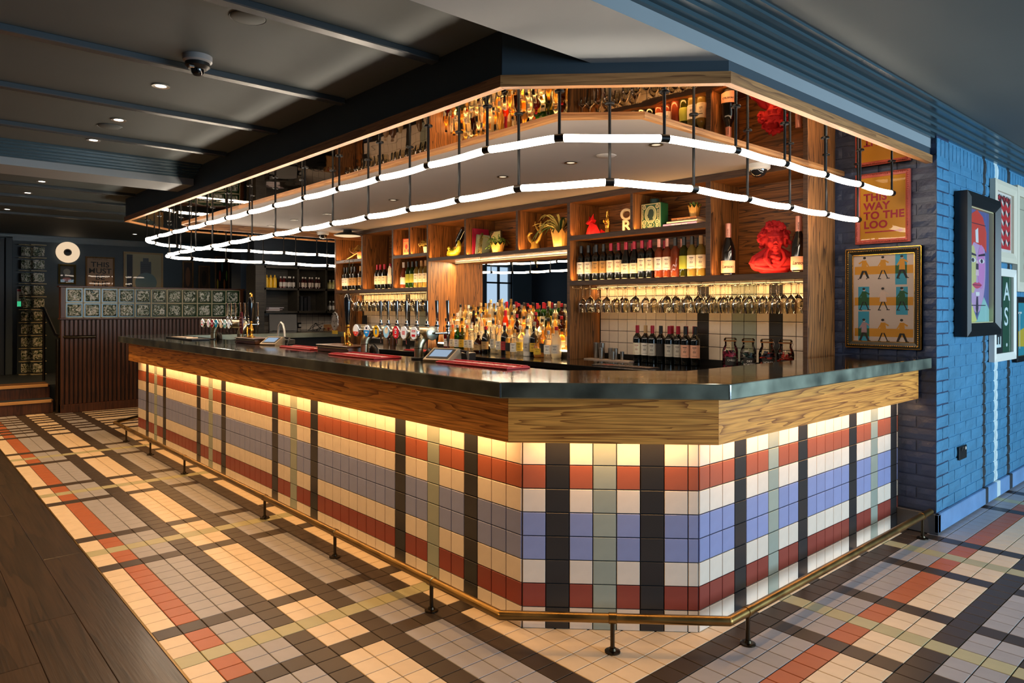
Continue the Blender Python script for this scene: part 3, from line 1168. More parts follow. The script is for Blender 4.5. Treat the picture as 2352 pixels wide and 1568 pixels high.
inner = [(0.39, 2.46), (0.378, 2.05), (0.370, 1.63), (0.365, 1.20), (0.352, 0.748), (0.206, 0.326)] + [(-0.181 - 0.4509 * k, 0.140) for k in range(12)] + [(-5.56, 0.15), (-5.87, 0.24), (-6.05, 0.52), (-6.1, 0.92), (-6.1, 1.36), (-6.16, 1.80), (-6.19, 2.24), (-6.19, 2.62)]
rodm = {}
for nm, P, z, lab in (('outer', outer, 2.07, 'upper glowing tube light looping over the countertop edge'), ('inner', inner, 1.92, 'lower glowing tube light looping inside the counter line')):
    th = T('tube_light', lab, 'pendant light', (0, 0, 0), group='looping tube lights over the bar')
    V = [Vector((x, y, z)) for x, y in P]
    for si, sg in enumerate(cat(V)):
        n = len(sg) - 1
        pts = [p - Vector((0, 0, 0.0075 * math.sin(pi * k / n))) for k, p in enumerate(sg)]
        MB().tube(pts, 0.0155, 10, cap=True).build('tube', led, th)
    for i, p in enumerate(V):
        t = (V[min(i + 1, len(V) - 1)] - V[max(i - 1, 0)]).normalized()
        a = math.atan2(t.y, t.x)
        c = MB().tube([(-0.0195, 0, 0), (0.0, 0, 0), (0.0195, 0, 0)], 0.0178, 12).build('coupler', black_m, th, loc=p, rot=(0, 0, a))
        h = 2.263 - z
        if h not in rodm:
            rodm[h] = (MB().tube([(0, 0, 0.014), (0, 0, h)], 0.0066, 8).mesh('rod', black_m), MB().lathe([(0, -0.004), (0.02, -0.004), (0.022, 0), (0, 0)], 14).mesh('ceiling_rose', black_m))
        O('rod', rodm[h][0], th, loc=p)
        O('ceiling_rose', rodm[h][1], th, loc=(p.x, p.y, 2.262))

# ------------------------------------------------------------------ back bar
bb = T('back_bar_unit', 'walnut back bar with shelves, dividers and a central mirror', 'shelving')
YF, YB = 2.33, 2.72
def board(name, x0, x1, y0, y1, z0, z1, m):
    o = MB().bbox(x0, x1, y0, y1, z0, z1, 0.0015).build(name, m, bb)
    return o
def edge(x0, x1, z0, z1, m=walnut_e):
    board('edge_band', x0, x1, YF - 0.002, YF + 0.0, z0, z1, m)
ZC = 0.93
# uprights
for (x0, x1, z0) in ((-6.152, -6.118, 0), (-4.068, -4.045, ZC), (-1.972, -1.940, ZC), (0.106, 0.137, 0)):
    board('upright', x0, x1, YF, YB, z0, 2.27, walnut_z)
    edge(x0, x1, z0, 2.27)
board('top_beam', -6.152, 0.137, YF, YB, 2.27, 2.316, walnut_x)
edge(-6.152, 0.137, 2.27, 2.316)
SH = {}
def shelf(x0, x1, z0, z1):
    board('shelf', x0, x1, YF, YB, z0, z1, walnut_x)
    edge(x0, x1, z0, z1)
shelf(-1.940, -0.607, 1.945, 1.985)
shelf(-1.940, 0.106, 1.562, 1.602)
shelf(-4.045, -1.972, 1.872, 1.906)
shelf(-6.118, -5.466, 1.943, 1.979)
shelf(-4.737, -4.068, 1.936, 1.970)
shelf(-6.118, -4.068, 1.558, 1.596)
def divider(x0, x1, z0, z1):
    board('divider', x0, x1, YF, YB, z0, z1, walnut_z)
    edge(x0, x1, z0, z1)
divider(-1.288, -1.263, 1.985, 2.27)
divider(-0.607, -0.568, 1.602, 2.27)
divider(-3.409, -3.384, 1.906, 2.27)
divider(-2.630, -2.602, 1.906, 2.27)
divider(-5.466, -5.438, 1.596, 2.27)
divider(-4.770, -4.737, 1.596, 2.27)
divider(-4.421, -4.393, 1.970, 2.27)
for (x0, x1, z0, z1) in ((-6.118, -4.068, 1.596, 2.27), (-4.045, -1.972, 1.906, 2.27), (-1.940, 0.106, 1.602, 2.27)):
    board('back_panel', x0, x1, YB - 0.012, YB, z0, z1, walnut_x)
# mirror niche
MB().box(-4.045, -1.972, YB - 0.010, YB - 0.004, ZC, 1.872).build('mirror', mirror('silver_mirror', (225, 225, 222), 0.0), bb)
MB().box(-4.045, -1.972, YB - 0.024, YB - 0.014, 1.866, 1.8715).build('led_strip', ledw, bb)
area('niche_strip', (-3.0, YB - 0.05, 1.86), (0, -0.3, -1), 2.0, 0.010, 30, WARM2)
# base cabinets and back counter
board('base_cabinet', -5.84, 0.106, 2.02, YB, 0.0, 0.885, walnut_e)
o = MB().bbox(-5.84, 0.106, 1.95, YB - 0.003, 0.888, ZC, 0.004).build('worktop', mat('black_granite', (20, 19, 18), 0.12, 0.0, coat=0.5), None)
tag(o, 'polished black worktop running below the back bar shelves', 'worktop')
# wall tiles behind the glass racks
specs = []
b1 = tile_mb(0.1, 0.1, 0.005)
for k in range(21):
    for r in range(7):
        z0 = 0.975 + 0.1 * (r - 0.0)
        x = -0.0262 - 0.1 * k + 0.05 - 0.003
        if x - 0.05 < -1.94:
            continue
        c = 'k' if k in (3, 9) else 'g' if k in (5, 6) else 'c'
        if z0 + 0.1 < 1.58:
            specs.append((('w',), b1, Matrix.Translation((x, YB - 0.002, z0 + 0.047)), TW[c], 1))
for k in range(21):
    for r in range(6):
        z0 = 0.975 + 0.1 * r
        x = -4.12 - 0.1 * k
        if x < -6.06:
            continue
        c = 'k' if k in (2, 9) else 'g' if k in (5, 6) else 'c'
        specs.append((('w',), b1, Matrix.Translation((x, YB - 0.002, z0 + 0.047)), TW[c], 0.7))
wt = T('splashback', 'cream and charcoal square tiles behind the hanging glasses', 'tiles')
wt['kind'] = 'structure'
MB().box(-1.94, 0.106, YB - 0.003, YB + 0.006, 0.93, 1.562).build('bed', grout, wt)
MB().box(-6.118, -4.068, YB - 0.003, YB + 0.006, 0.93, 1.558).build('bed', grout, wt)
pieces(wt, specs, 'tile', 300)
# strips that light the shelves from their front edges and the racks from behind
for (x0, x1, z, pw) in ((-1.94, -0.62, 1.985, 3.4), (-1.94, -0.62, 1.602, 5.5), (-0.56, 0.10, 1.602, 3.0), (-4.04, -1.98, 1.906, 9.0), (-6.11, -5.47, 1.979, 2.6), (-6.11, -5.47, 1.596, 2.0), (-5.43, -4.78, 1.596, 2.4), (-4.73, -4.08, 1.970, 3.2), (-4.73, -4.08, 1.596, 2.8)):
    area('shelf_strip', ((x0 + x1) / 2, YF + 0.02, z + 0.006), (0, 0.55, 1), x1 - x0 - 0.02, 0.012, pw * 0.62, WARM)
for (x0, x1) in ((-1.93, 0.10), (-6.11, -4.08)):
    MB().box(x0, x1, YB - 0.05, YB - 0.035, 1.551, 1.557).build('led_strip', ledw, bb)
    area('rack_strip', ((x0 + x1) / 2, YB - 0.06, 1.548), (0, -0.12, -1), x1 - x0, 0.010, 4.6, WARM)

# service shelves on the far left
sv = T('service_shelves', 'dark timber wall shelves above the till counter', 'shelving')
dk = wood('dark_shelf_oak', (26, 24, 20), (62, 56, 46), 'y', 1.0, 0.5)
SX = -7.7
for z0 in (1.945, 1.629, 1.292):
    MB().bbox(-8.04, SX, 2.03, 3.6, z0, z0 + 0.034, 0.002).build('shelf', dk, sv)
for y in (2.03, 2.532, 2.987, 3.57):
    MB().bbox(-8.04, SX, y, y + 0.03, 1.29, 1.98, 0.002).build('upright', dk, sv)
MB().box(-8.05, -8.035, 2.03, 3.6, 1.29, 1.98).build('back_panel', dk, sv)
MB().bbox(-8.04, SX + 0.01, 1.90, 2.03, 0.931, 1.98, 0.002).build('end_panel', dk, sv)
sc_ = T('service_counter', 'dark service counter with black top under the far shelves', 'counter')
MB().bbox(-8.04, -7.4, 1.95, 3.6, 0, 0.89, 0.004).build('cabinet', dk, sc_)
MB().bbox(-8.04, -7.36, 1.93, 3.6, 0.89, 0.93, 0.004).build('top', MATS['black_granite'], sc_)
specs = []
for k in range(15):
    for r in range(4):
        specs.append((('w',), b1, Matrix.Translation((-8.046, 2.09 + 0.1 * k, 0.985 + 0.1 * r)) @ d90, TW['c'], 1))
sb = T('splashback', 'cream square tiles above the far service counter', 'tiles')
sb['kind'] = 'structure'
MB().box(-8.055, -8.045, 2.03, 3.6, 0.93, 1.3).build('bed', grout, sb)
pieces(sb, specs, 'tile', 100)
# ------------------------------------------------------------------ bottles
PROF = {
    'bordeaux': ([(0, 0.004), (0.03, 0), (0.0365, 0.005), (0.0365, 0.19), (0.033, 0.207), (0.022, 0.222), (0.0145, 0.235), (0.0135, 0.284), (0.0152, 0.286), (0.0152, 0.296), (0.013, 0.298), (0, 0.298)], (0.060, 0.158), (0.238, 0.3005, 0.0156)),
    'burgundy': ([(0, 0.004), (0.033, 0), (0.040, 0.005), (0.040, 0.145), (0.036, 0.175), (0.024, 0.210), (0.0155, 0.240), (0.0138, 0.286), (0.0155, 0.288), (0.0155, 0.296), (0, 0.297)], (0.045, 0.125), (0.236, 0.2995, 0.0165)),
    'champagne': ([(0, 0.006), (0.042, 0), (0.050, 0.006), (0.051, 0.165), (0.046, 0.20), (0.030, 0.245), (0.019, 0.275), (0.0165, 0.345), (0.019, 0.348), (0.019, 0.362), (0, 0.366)], (0.018, 0.105), (0.262, 0.372, 0.0205)),
    'spirit': ([(0, 0.004), (0.033, 0), (0.038, 0.004), (0.038, 0.165), (0.035, 0.190), (0.020, 0.212), (0.0135, 0.222), (0.0135, 0.262), (0.0145, 0.264), (0, 0.266)], (0.045, 0.130), (0.258, 0.292, 0.0150)),
    'shoulder': ([(0, 0.004), (0.038, 0), (0.044, 0.004), (0.044, 0.150), (0.041, 0.166), (0.018, 0.176), (0.0145, 0.182), (0.0145, 0.222), (0, 0.224)], (0.035, 0.120), (0.218, 0.252, 0.0165)),
    'squat': ([(0, 0.004), (0.042, 0), (0.050, 0.006), (0.052, 0.070), (0.047, 0.110), (0.026, 0.140), (0.0150, 0.150), (0.0150, 0.186), (0, 0.188)], (0.025, 0.085), (0.182, 0.212, 0.0175)),
    'slender': ([(0, 0.004), (0.028, 0), (0.032, 0.004), (0.034, 0.175), (0.030, 0.215), (0.016, 0.262), (0.0125, 0.275), (0.0125, 0.318), (0, 0.320)], (0.055, 0.150), (0.305, 0.340, 0.0145)),
    'flask': ([(0, 0.004), (0.036, 0), (0.043, 0.008), (0.046, 0.120), (0.043, 0.160), (0.030, 0.190), (0.0150, 0.205), (0.0140, 0.245), (0, 0.247)], (0.040, 0.118), (0.240, 0.272, 0.0160)),
}
_BM = {}
def cached(key, fn):
    if key not in _BM:
        _BM[key] = fn()
    return _BM[key]
AL = rad(-66)
def prof_r(prof, z):
    for (r0, z0), (r1, z1) in zip(prof[1:], prof[2:]):
        if z0 <= z <= z1 and z1 > z0:
            return r0 + (r1 - r0) * (z - z0) / (z1 - z0)
    return 0.0
paper = {}
def pap(c, rough=0.6):
    k = tuple(c)
    if k not in paper:
        paper[k] = mat('paper_%02x%02x%02x' % k, c, rough)
    return paper[k]
def bottle(kind, glass, cap, lab, loc, label, group=None, mark=None, rz=0.0, sc=1.0, cat_='bottle', half=78, name='bottle', fill=None):
    t = T(name, label, cat_, loc, rz, group)
    prof, (l0, l1), (c0, c1, cr) = PROF[kind]
    n = 18
    O('glass_body', cached((kind, glass.name), lambda: MB().lathe(prof, n).mesh('glass_body', glass)), t)
    if fill is not None:
        def fm():
            top = 0.16 if prof[-1][1] > 0.2 else 0.1
            pr = [(0, 0.006)] + [(max(0, r - 0.003), z + 0.001) for r, z in prof[1:] if z < top] + [(0, top)]
            return MB().lathe(pr, 14).mesh('liquid', fill)
        O('liquid', cached((kind, 'fill', fill.name), fm), t)
    if cap is not None:
        O('capsule', cached((kind, 'cap', cap.name), lambda: MB().lathe([(cr, c0), (cr, c1 - 0.002), (cr - 0.002, c1), (0, c1)], 14).mesh('capsule', cap)), t)
    if lab is not None:
        r = max(prof_r(prof, l0 + (l1 - l0) * i / 8) for i in range(9)) + 0.0007
        rr = r
        h = rad(half)
        lb = O('paper_label', cached((kind, 'lab', lab.name, half), lambda: MB().lathe([(rr, l0), (rr, l1)], 12, 0, None, AL - h, AL + h).mesh('paper_label', lab)), t)
        if mark is not None:
            def mk():
                b = MB()
                s = l1 - l0
                b.lathe([(rr + 0.0004, l0 + s * 0.78), (rr + 0.0004, l0 + s * 0.83)], 6, 0, None, AL - 0.42, AL + 0.42)
                b.lathe([(rr + 0.0004, l0 + s * 0.68), (rr + 0.0004, l0 + s * 0.70)], 6, 0, None, AL - 0.25, AL + 0.25)
                for q in range(5):
                    a_ = AL - 0.30 + 0.13 * q
                    hh = 0.10 + 0.05 * (q % 3)
                    b.lathe([(rr + 0.0004, l0 + s * (0.40 - 0.03 * (q % 2))), (rr + 0.0004, l0 + s * (0.40 + hh))], 2, 0, None, a_, a_ + 0.05 + 0.02 * (q % 2))
                b.lathe([(rr + 0.0004, l0 + s * 0.14), (rr + 0.0004, l0 + s * 0.16)], 6, 0, None, AL - 0.5, AL + 0.5)
                return b.mesh('label_print', mark)
            O('label_print', cached((kind, 'mk', mark.name), mk), lb)
    if sc != 1.0:
        t.scale = (sc, sc, sc)
    return t

g_red = mat('dark_wine_glass', (12, 14, 12), 0.06, coat=0.5)
g_white = tglass('pale_wine_glass', (232, 206, 110), 0.35)
g_rose = tglass('rose_wine_glass', (214, 110, 74), 0.4)
g_green = tglass('green_glass', (64, 120, 40), 0.25)
g_olive = tglass('olive_glass', (104, 110, 30), 0.3)
g_amber = tglass('amber_glass', (246, 196, 110), 0.34)
g_gold = tglass('gold_glass', (250, 216, 140), 0.34)
g_clear = tglass('clear_spirit_glass', (250, 242, 222), 0.25)
g_frost = tglass('frosted_glass', (236, 224, 196), 0.85, rough=0.35)
g_brown = tglass('brown_glass', (96, 44, 16), 0.25)
g_ruby = tglass('ruby_glass', (140, 22, 20), 0.35)
g_orange = tglass('orange_glass', (240, 96, 30), 0.4)
g_milk = mat('milk_white_glass', (232, 226, 216), 0.2)
g_black = mat('black_bottle_glass', (14, 13, 13), 0.1, coat=0.4)
c_black, c_red, c_rose, c_gold, c_cork, c_white, c_org, c_green, c_silver = (mat('cap_black', (20, 20, 21), 0.35), mat('cap_crimson', (176, 28, 50), 0.35, 0.3), mat('cap_rose', (222, 150, 130), 0.35, 0.4), mat('cap_gold', (206, 150, 70), 0.35, 0.6), mat('cap_cork', (206, 168, 116), 0.8), mat('cap_white', (226, 216, 206), 0.45), mat('cap_orange', (226, 92, 36), 0.45), mat('cap_green', (40, 140, 60), 0.4), mat('cap_silver', (186, 184, 178), 0.3, 0.8))
L_cream, L_white, L_tan, L_lime, L_pink, L_black, L_yel, L_grey, L_red = pap((236, 226, 200)), pap((238, 232, 222)), pap((176, 138, 84)), pap((158, 168, 60)), pap((236, 178, 150)), pap((28, 26, 26)), pap((226, 186, 52)), pap((196, 190, 178)), pap((172, 40, 40))
ink, inkred = pap((40, 34, 34)), pap((150, 60, 44))

# wine along the lower right-hand shelf
X = [-1.889, -1.809, -1.717, -1.64, -1.557, -1.479, -1.399, -1.318, -1.238, -1.164, -1.074, -1.003, -0.926, -0.852, -0.778, -0.705]
W = [('bordeaux', g_red, c_black, L_white, ink, 'black capped red wine with plain white label'), ('bordeaux', g_red, c_black, L_white, ink, 'black capped red wine with plain white label'),
     ('bordeaux', g_red, c_black, L_tan, ink, 'dark red wine with sepia picture label'), ('bordeaux', g_red, c_black, L_tan, ink, 'dark red wine with sepia picture label'),
     ('bordeaux', g_red, c_red, L_cream, inkred, 'crimson capped red wine with a bird label'), ('bordeaux', g_red, c_red, L_cream, inkred, 'crimson capped red wine with a bird label'),
     ('burgundy', g_red, c_red, L_cream, ink, 'sloping shouldered red wine with a low cream label'), ('burgundy', g_red, c_red, L_cream, ink, 'sloping shouldered red wine with a low cream label'),
     ('bordeaux', g_red, c_red, L_cream, ink, 'crimson capped red wine with tall cream label'), ('bordeaux', g_red, c_red, L_cream, ink, 'crimson capped red wine with tall cream label'),
     ('bordeaux', g_rose, c_rose, L_white, ink, 'pink capped rose wine with white bird label'), ('bordeaux', g_rose, c_rose, L_white, ink, 'pink capped rose wine with white bird label'),
     ('bordeaux', g_rose, c_black, None, None, 'black capped rose wine without a front label'), ('bordeaux', g_olive, c_black, L_lime, None, 'green wine bottle with lime label'),
     ('bordeaux', g_white, c_black, L_white, ink, 'white wine with a black cap and pale label'), ('bordeaux', g_white, c_cork, L_cream, ink, 'white wine with a tan capsule')]
seen = {}
GW = 'wine bottles on the shelf under the red fox'
for k, (x, (kd, gl, cp, lb, mk, ds)) in enumerate(zip(X, W)):
    bottle(kd, gl, cp, lb, (x, 2.415 + 0.006 * (k % 2), 1.602), ds + ', ' + ORD[k] + ' bottle along from the mirror', GW, mk)
for k, (x, gl, cp) in enumerate(((-1.86, g_red, c_black), (-1.60, g_red, c_black), (-1.44, g_red, c_red), (-1.28, g_red, c_red), (-1.12, g_red, c_red), (-0.96, g_rose, c_rose), (-0.81, g_olive, c_black), (-0.74, g_white, c_cork))):
    bottle('bordeaux', gl, cp, L_white, (x, 2.55, 1.602), 'wine bottle in the back row of the same shelf, ' + ORD[k] + ' from the mirror', GW)
# pink champagne magnums beside the bust
for x, y, ds in ((-0.50, 2.45, 'champagne magnum with pink label standing beside the divider'), (0.028, 2.43, 'champagne magnum with pink label at the end post beside the bust')):
    t = bottle('champagne', g_black, c_rose, L_pink, (x, y, 1.602), ds, 'champagne magnums', None, half=70)
    lb = [c for c in t.children if c.name.startswith('paper_label')][0]
    me = text_mesh('Lanson', 0.032, 0.0004, 'CENTER', 0.9, 0.3).copy()
    me.materials.clear()
    me.materials.append(ink)
    for v in me.vertices:
        a = AL + v.co.x / 0.053
        z = 0.052 + v.co.y
        v.co = (0.0526 * math.cos(a), 0.0526 * math.sin(a), z)
    O('label_print', me, lb)
    me = text_mesh('LANSON', 0.014, 0.0002, 'LEFT').copy()
    me.materials.clear()
    me.materials.append(ink)
    for v in me.vertices:
        a = AL + 0.2 - v.co.y / 0.021
        v.co = (0.0209 * math.cos(a), 0.0209 * math.sin(a), 0.275 + v.co.x)
    cp = [c for c in t.children if c.name.startswith('capsule')][0]
    O('label_print', me, cp)
# open wines on the worktop under the right-hand rack
X2 = [(-1.401, c_red, L_cream, 'bird'), (-1.326, c_cork, L_white, 'corked'), (-1.25, c_red, L_grey, 'crest'), (-1.175, c_black, L_black, 'black label'), (-1.086, c_red, L_grey, 'text label'), (-1.011, c_red, L_grey, 'text label'), (-0.937, c_black, L_pink, 'blush label'), (-0.857, c_black, L_pink, 'blush label')]
for k, (x, cp, lb, ds) in enumerate(X2):
    bottle('bordeaux', g_red, cp, lb, (x, 2.565 + 0.01 * (k % 2), ZC), 'open red wine with %s, %s bottle along from the steel measures' % (ds, ORD[k]), 'open wine bottles on the worktop', inkred if k == 0 else ink)
for k, x in enumerate((-1.12, -0.985, -0.91)):
    bottle('bordeaux', g_red, c_red, L_grey, (x, 2.645, ZC), 'red wine standing behind the open bottles, ' + ORD[k] + ' from the steel measures', 'open wine bottles on the worktop')
# left-hand shelves
LX = [(-6.07, 'bordeaux', g_red, c_black, L_white, 'pale label'), (-6.0, 'bordeaux', g_red, c_black, L_white, 'pale label'), (-5.88, 'bordeaux', g_red, c_black, L_tan, 'sepia label'), (-5.80, 'bordeaux', g_red, c_black, L_tan, 'sepia label'), (-5.66, 'bordeaux', g_red, c_cork, L_tan, 'sepia label')]
for k, (x, kd, gl, cp, lb, ds) in enumerate(LX):
    bottle(kd, gl, cp, lb, (x, 2.43, 1.596), 'dark wine bottle with %s, %s from the end panel' % (ds, ORD[k]), 'wine bottles under the driftwood plant', ink)
LX = [(-5.29, g_red, c_red, L_cream), (-5.215, g_red, c_red, L_cream), (-5.12, g_red, c_red, L_cream), (-4.99, g_red, c_red, L_cream), (-4.89, g_red, c_black, None)]
for k, (x, gl, cp, lb) in enumerate(LX):
    bottle('bordeaux', gl, cp, lb, (x, 2.45, 1.596), 'red wine with %s in the tall middle bay, %s from the divider' % ('cream label' if lb else 'no label', ORD[k]), 'wine bottles in the tall bay', ink)
LX = [(-4.66, 'burgundy', g_rose, c_white, L_white, 'rose wine with a white capsule'), (-4.56, 'bordeaux', g_green, c_black, L_lime, 'green bottle with lime label'), (-4.475, 'bordeaux', g_green, c_black, L_lime, 'green bottle with lime label'), (-4.39, 'bordeaux', g_white, c_black, L_white, 'white wine with silver band'), (-4.30, 'bordeaux', g_white, c_cork, L_cream, 'golden white wine'), (-4.215, 'bordeaux', g_white, c_cork, L_cream, 'golden white wine'), (-4.13, 'bordeaux', g_white, c_gold, L_white, 'white wine against the mirror bay')]
for k, (x, kd, gl, cp, lb, ds) in enumerate(LX):
    bottle(kd, gl, cp, lb, (x, 2.42, 1.596), '%s, %s bottle from the divider under the gin box' % (ds, ORD[k]), 'white and rose wines', ink if k > 2 else None)
# hanging price tag
tg = T('bottle_tag', 'cream hanging neck tag on a wine bottle in the tall bay', 'tag', (-4.93, 2.40, 1.70))
MB().prism([(-0.035, 0), (0.035, 0), (0.035, 0.13), (0.012, 0.165), (-0.012, 0.165), (-0.035, 0.13)], -0.001, 0.001).build('card', L_cream, tg, rot=(pi / 2, 0, 0))
MB().tube([(0, 0, 0.16), (0.0, 0.015, 0.178), (0.0, 0.04, 0.18)], 0.001, 5).build('string', ink, tg)

# ------------------------------------------------------------------ spirits on the lit steps
step_e = emit('lit_acrylic_step', (1.0, 0.68, 0.32), 15.0)
stp = T('bottle_steps', 'glowing stepped bottle display in front of the mirror', 'display stand')
TIER = [(2.415, 2.505, 1.0), (2.505, 2.60, 1.075), (2.60, 2.705, 1.145)]
zp_ = ZC
for (y0, y1, z) in TIER:
    MB().box(-3.98, -2.0, y0, YB - 0.015, zp_, z - 0.012).build('riser', mat('step_black', (20, 17, 14), 0.5), stp)
    MB().bbox(-3.98, -2.0, y0 - 0.004, y1, z - 0.012, z, 0.002).build('lit_tread', step_e, stp)
    zp_ = z
XF = lambda zx: None
def at_y(px, y):
    d = _f + _r * ((px - 1176) / FPX)
    t_ = (y - CAM.y) / d.y
    return CAM.x + d.x * t_
GS = 'spirit bottles on the lit display'
front = [(1027, 'spirit', g_ruby, c_gold, L_white, 'ruby liqueur'), (1040, 'spirit', g_amber, c_org, L_cream, 'amber rum with orange cap'), (1051, 'spirit', g_green, c_silver, L_white, 'green liqueur'), (1062, 'spirit', g_olive, c_gold, L_yel, 'olive green liqueur'), (1073, 'spirit', g_gold, c_org, L_cream, 'golden rum'), (1083, 'spirit', g_clear, c_white, L_white, 'clear gin with pale label'),
         (1099, 'squat', g_brown, c_cork, L_tan, 'squat brown liqueur'), (1116, 'flask', g_black, c_red, L_tan, 'black coffee liqueur with oval label'), (1133, 'slender', g_clear, c_black, L_grey, 'slim clear spirit'), (1147, 'spirit', g_clear, c_white, L_white, 'clear white rum'), (1159, 'spirit', g_black, c_black, L_red, 'black rum with red disc'), (1171, 'shoulder', g_gold, c_cork, L_black, 'gold rum with black label'), (1182, 'shoulder', g_clear, c_gold, L_white, 'clear tequila with white label'), (1195, 'spirit', g_clear, c_white, L_yel, 'clear rum with yellow label'), (1211, 'spirit', g_milk, c_black, L_grey, 'milky white coconut liqueur'), (1226, 'spirit', g_black, c_black, L_yel, 'black bottle with small yellow label'), (1238, 'squat', g_amber, c_cork, L_yel, 'squat amber whisky'), (1247, 'spirit', g_amber, c_cork, L_black, 'dark amber rum'), (1260, 'shoulder', g_clear, c_silver, L_white, 'square shouldered clear gin'), (1278, 'flask', g_frost, c_red, L_grey, 'tall frosted liqueur with grey disc')]
for k, (px, kd, gl, cp, lb, ds) in enumerate(front):
    y = 2.37 if k % 2 else 2.355
    sc = 0.92 if k < 6 else (1.02 if k == 19 else 0.95)
    bottle(kd, gl, cp, lb, (at_y(px, y), y, ZC), '%s in the front row, %s from the taps end' % (ds, ORD[k]), GS, ink, sc=sc, half=62)
rs = random.Random(21)
KN = ['spirit', 'shoulder', 'flask', 'spirit', 'squat', 'slender']
POOL = [(g_amber, c_black, L_cream, 'amber whisky'), (g_gold, c_gold, L_white, 'golden rum'), (g_clear, c_silver, L_white, 'clear gin'), (g_amber, c_black, L_tan, 'dark amber bourbon'), (g_gold, c_cork, L_cream, 'honey coloured whisky'), (g_clear, c_gold, L_grey, 'clear vodka'), (g_clear, c_black, L_cream, 'pale gold liqueur'), (g_brown, c_red, L_tan, 'brown liqueur'), (g_clear, c_white, L_cream, 'clear rum with cream label')]
SPECIAL = {(2, 0): ('spirit', g_frost, c_black, L_grey, 'frosted vodka with black neck'), (2, 6): ('slender', g_frost, c_cork, None, 'tall frosted vodka'), (2, 8): ('slender', g_gold, c_cork, None, 'tall pale gold bottle'), (2, 9): ('bordeaux', g_gold, c_red, L_cream, 'red capped golden bottle'), (2, 13): ('flask', g_clear, c_org, L_cream, 'clear bottle with bright orange stopper'), (2, 14): ('bordeaux', g_green, c_red, L_yel, 'green bottle with red cap'), (2, 15): ('bordeaux', g_green, c_red, L_cream, 'green bottle with crimson capsule'), (2, 16): ('bordeaux', g_green, c_cork, L_yel, 'green bottle with cork top'), (2, 19): ('spirit', g_clear, c_red, L_cream, 'clear bottle with red cap'), (2, 21): ('spirit', g_clear, c_red, L_white, 'red capped clear spirit at the end'), (1, 10): ('burgundy', g_orange, c_red, L_cream, 'orange aperitif with red cap'), (1, 4): ('burgundy', g_brown, c_black, L_tan, 'brown long necked liqueur'), (1, 17): ('slender', g_olive, c_black, None, 'slim olive wine bottle'), (1, 15): ('spirit', g_ruby, c_red, L_black, 'dark ruby vermouth')}
RN = ['second row', 'third row', 'back row']
for tr, (y0, y1, z) in enumerate(TIER):
    n = 22
    for k in range(n):
        kd = KN[(k * 5 + tr * 2) % 6]
        if kd == 'slender' and tr == 2 or (tr == 2 and kd == 'squat'):
            kd = 'spirit'
        gl, cp, lb, ds = POOL[(k * 4 + tr * 3 + rs.randrange(3)) % 9]
        if (tr, k) in SPECIAL:
            kd, gl, cp, lb, ds = SPECIAL[(tr, k)]
        y = (y0 + y1) / 2 + rs.uniform(-0.008, 0.008)
        x = -3.93 + (k + 0.5) * 1.89 / n + rs.uniform(-0.008, 0.008)
        bottle(kd, gl, cp, lb, (x, y, z), '%s, %s in the %s of the lit display' % (ds, ORD[k], RN[tr]), GS, ink if k % 2 else None, sc=rs.uniform(0.86, 0.97), half=62, rz=rs.uniform(-0.4, 0.4))

# ------------------------------------------------------------------ hanging glasses
GP = [(0.001, 0.0), (0.033, 0.0), (0.033, -0.0016), (0.008, -0.006), (0.0036, -0.016), (0.0034, -0.076), (0.010, -0.088), (0.030, -0.108), (0.0375, -0.132), (0.0365, -0.165), (0.0315, -0.206), (0.0304, -0.206), (0.0354, -0.165), (0.0364, -0.132), (0.029, -0.109), (0.001, -0.092)]
GP2 = [(0.001, 0.0), (0.036, 0.0), (0.036, -0.0016), (0.008, -0.006), (0.0038, -0.016), (0.0036, -0.068), (0.012, -0.080), (0.036, -0.103), (0.0455, -0.130), (0.044, -0.165), (0.037, -0.203), (0.0358, -0.203), (0.0428, -0.165), (0.0443, -0.130), (0.035, -0.104), (0.001, -0.084)]
wg = tglass('wine_glass', (250, 248, 240), 0.0, 1.5, 0.02, fmul=1.5)
gm = [MB().lathe(GP, 18).mesh('wine_glass', wg), MB().lathe(GP2, 18).mesh('wine_glass', wg)]
rk = random.Random(5)
wire = mat('rack_wire', (206, 196, 176), 0.25, 1.0)
for (x0, n, zr, nm, lab, glab) in ((-1.885, 20, 1.555, 'shelf over the steel measures', 'wire glass rack under the shelf of red wine', 'wine glass hanging under the main wine shelf'), (-6.05, 20, 1.551, 'far shelf', 'wire glass rack under the far wine shelf', 'wine glass hanging under the far wine shelf')):
    rkk = T('glass_rack', lab, 'rack', (0, 0, 0))
    for k in range(n + 1):
        x = x0 - 0.05 + 0.0985 * k
        if x > 0.09:
            continue
        MB().tube([(x, YF + 0.03, zr + 0.006), (x, YF + 0.03, zr - 0.014), (x, YF + 0.035, zr - 0.018), (x, YB - 0.03, zr - 0.018)], 0.002, 6).build('wire', wire, rkk)
    for k in range(n):
        x = x0 + 0.0985 * k
        if x > 0.06:
            continue
        for r, y in enumerate((2.415, 2.52, 2.625)):
            if rk.random() < 0.12:
                continue
            o = O('wine_glass', gm[1 if rk.random() < 0.4 else 0], None, loc=(x + rk.uniform(-0.006, 0.006), y + rk.uniform(-0.012, 0.012), zr - 0.0155))
            tag(o, '%s, %s along in the %s row' % (glab, ORD[k], ('front', 'middle', 'back')[r]), 'wine glass', 'hanging wine glasses, ' + nm)
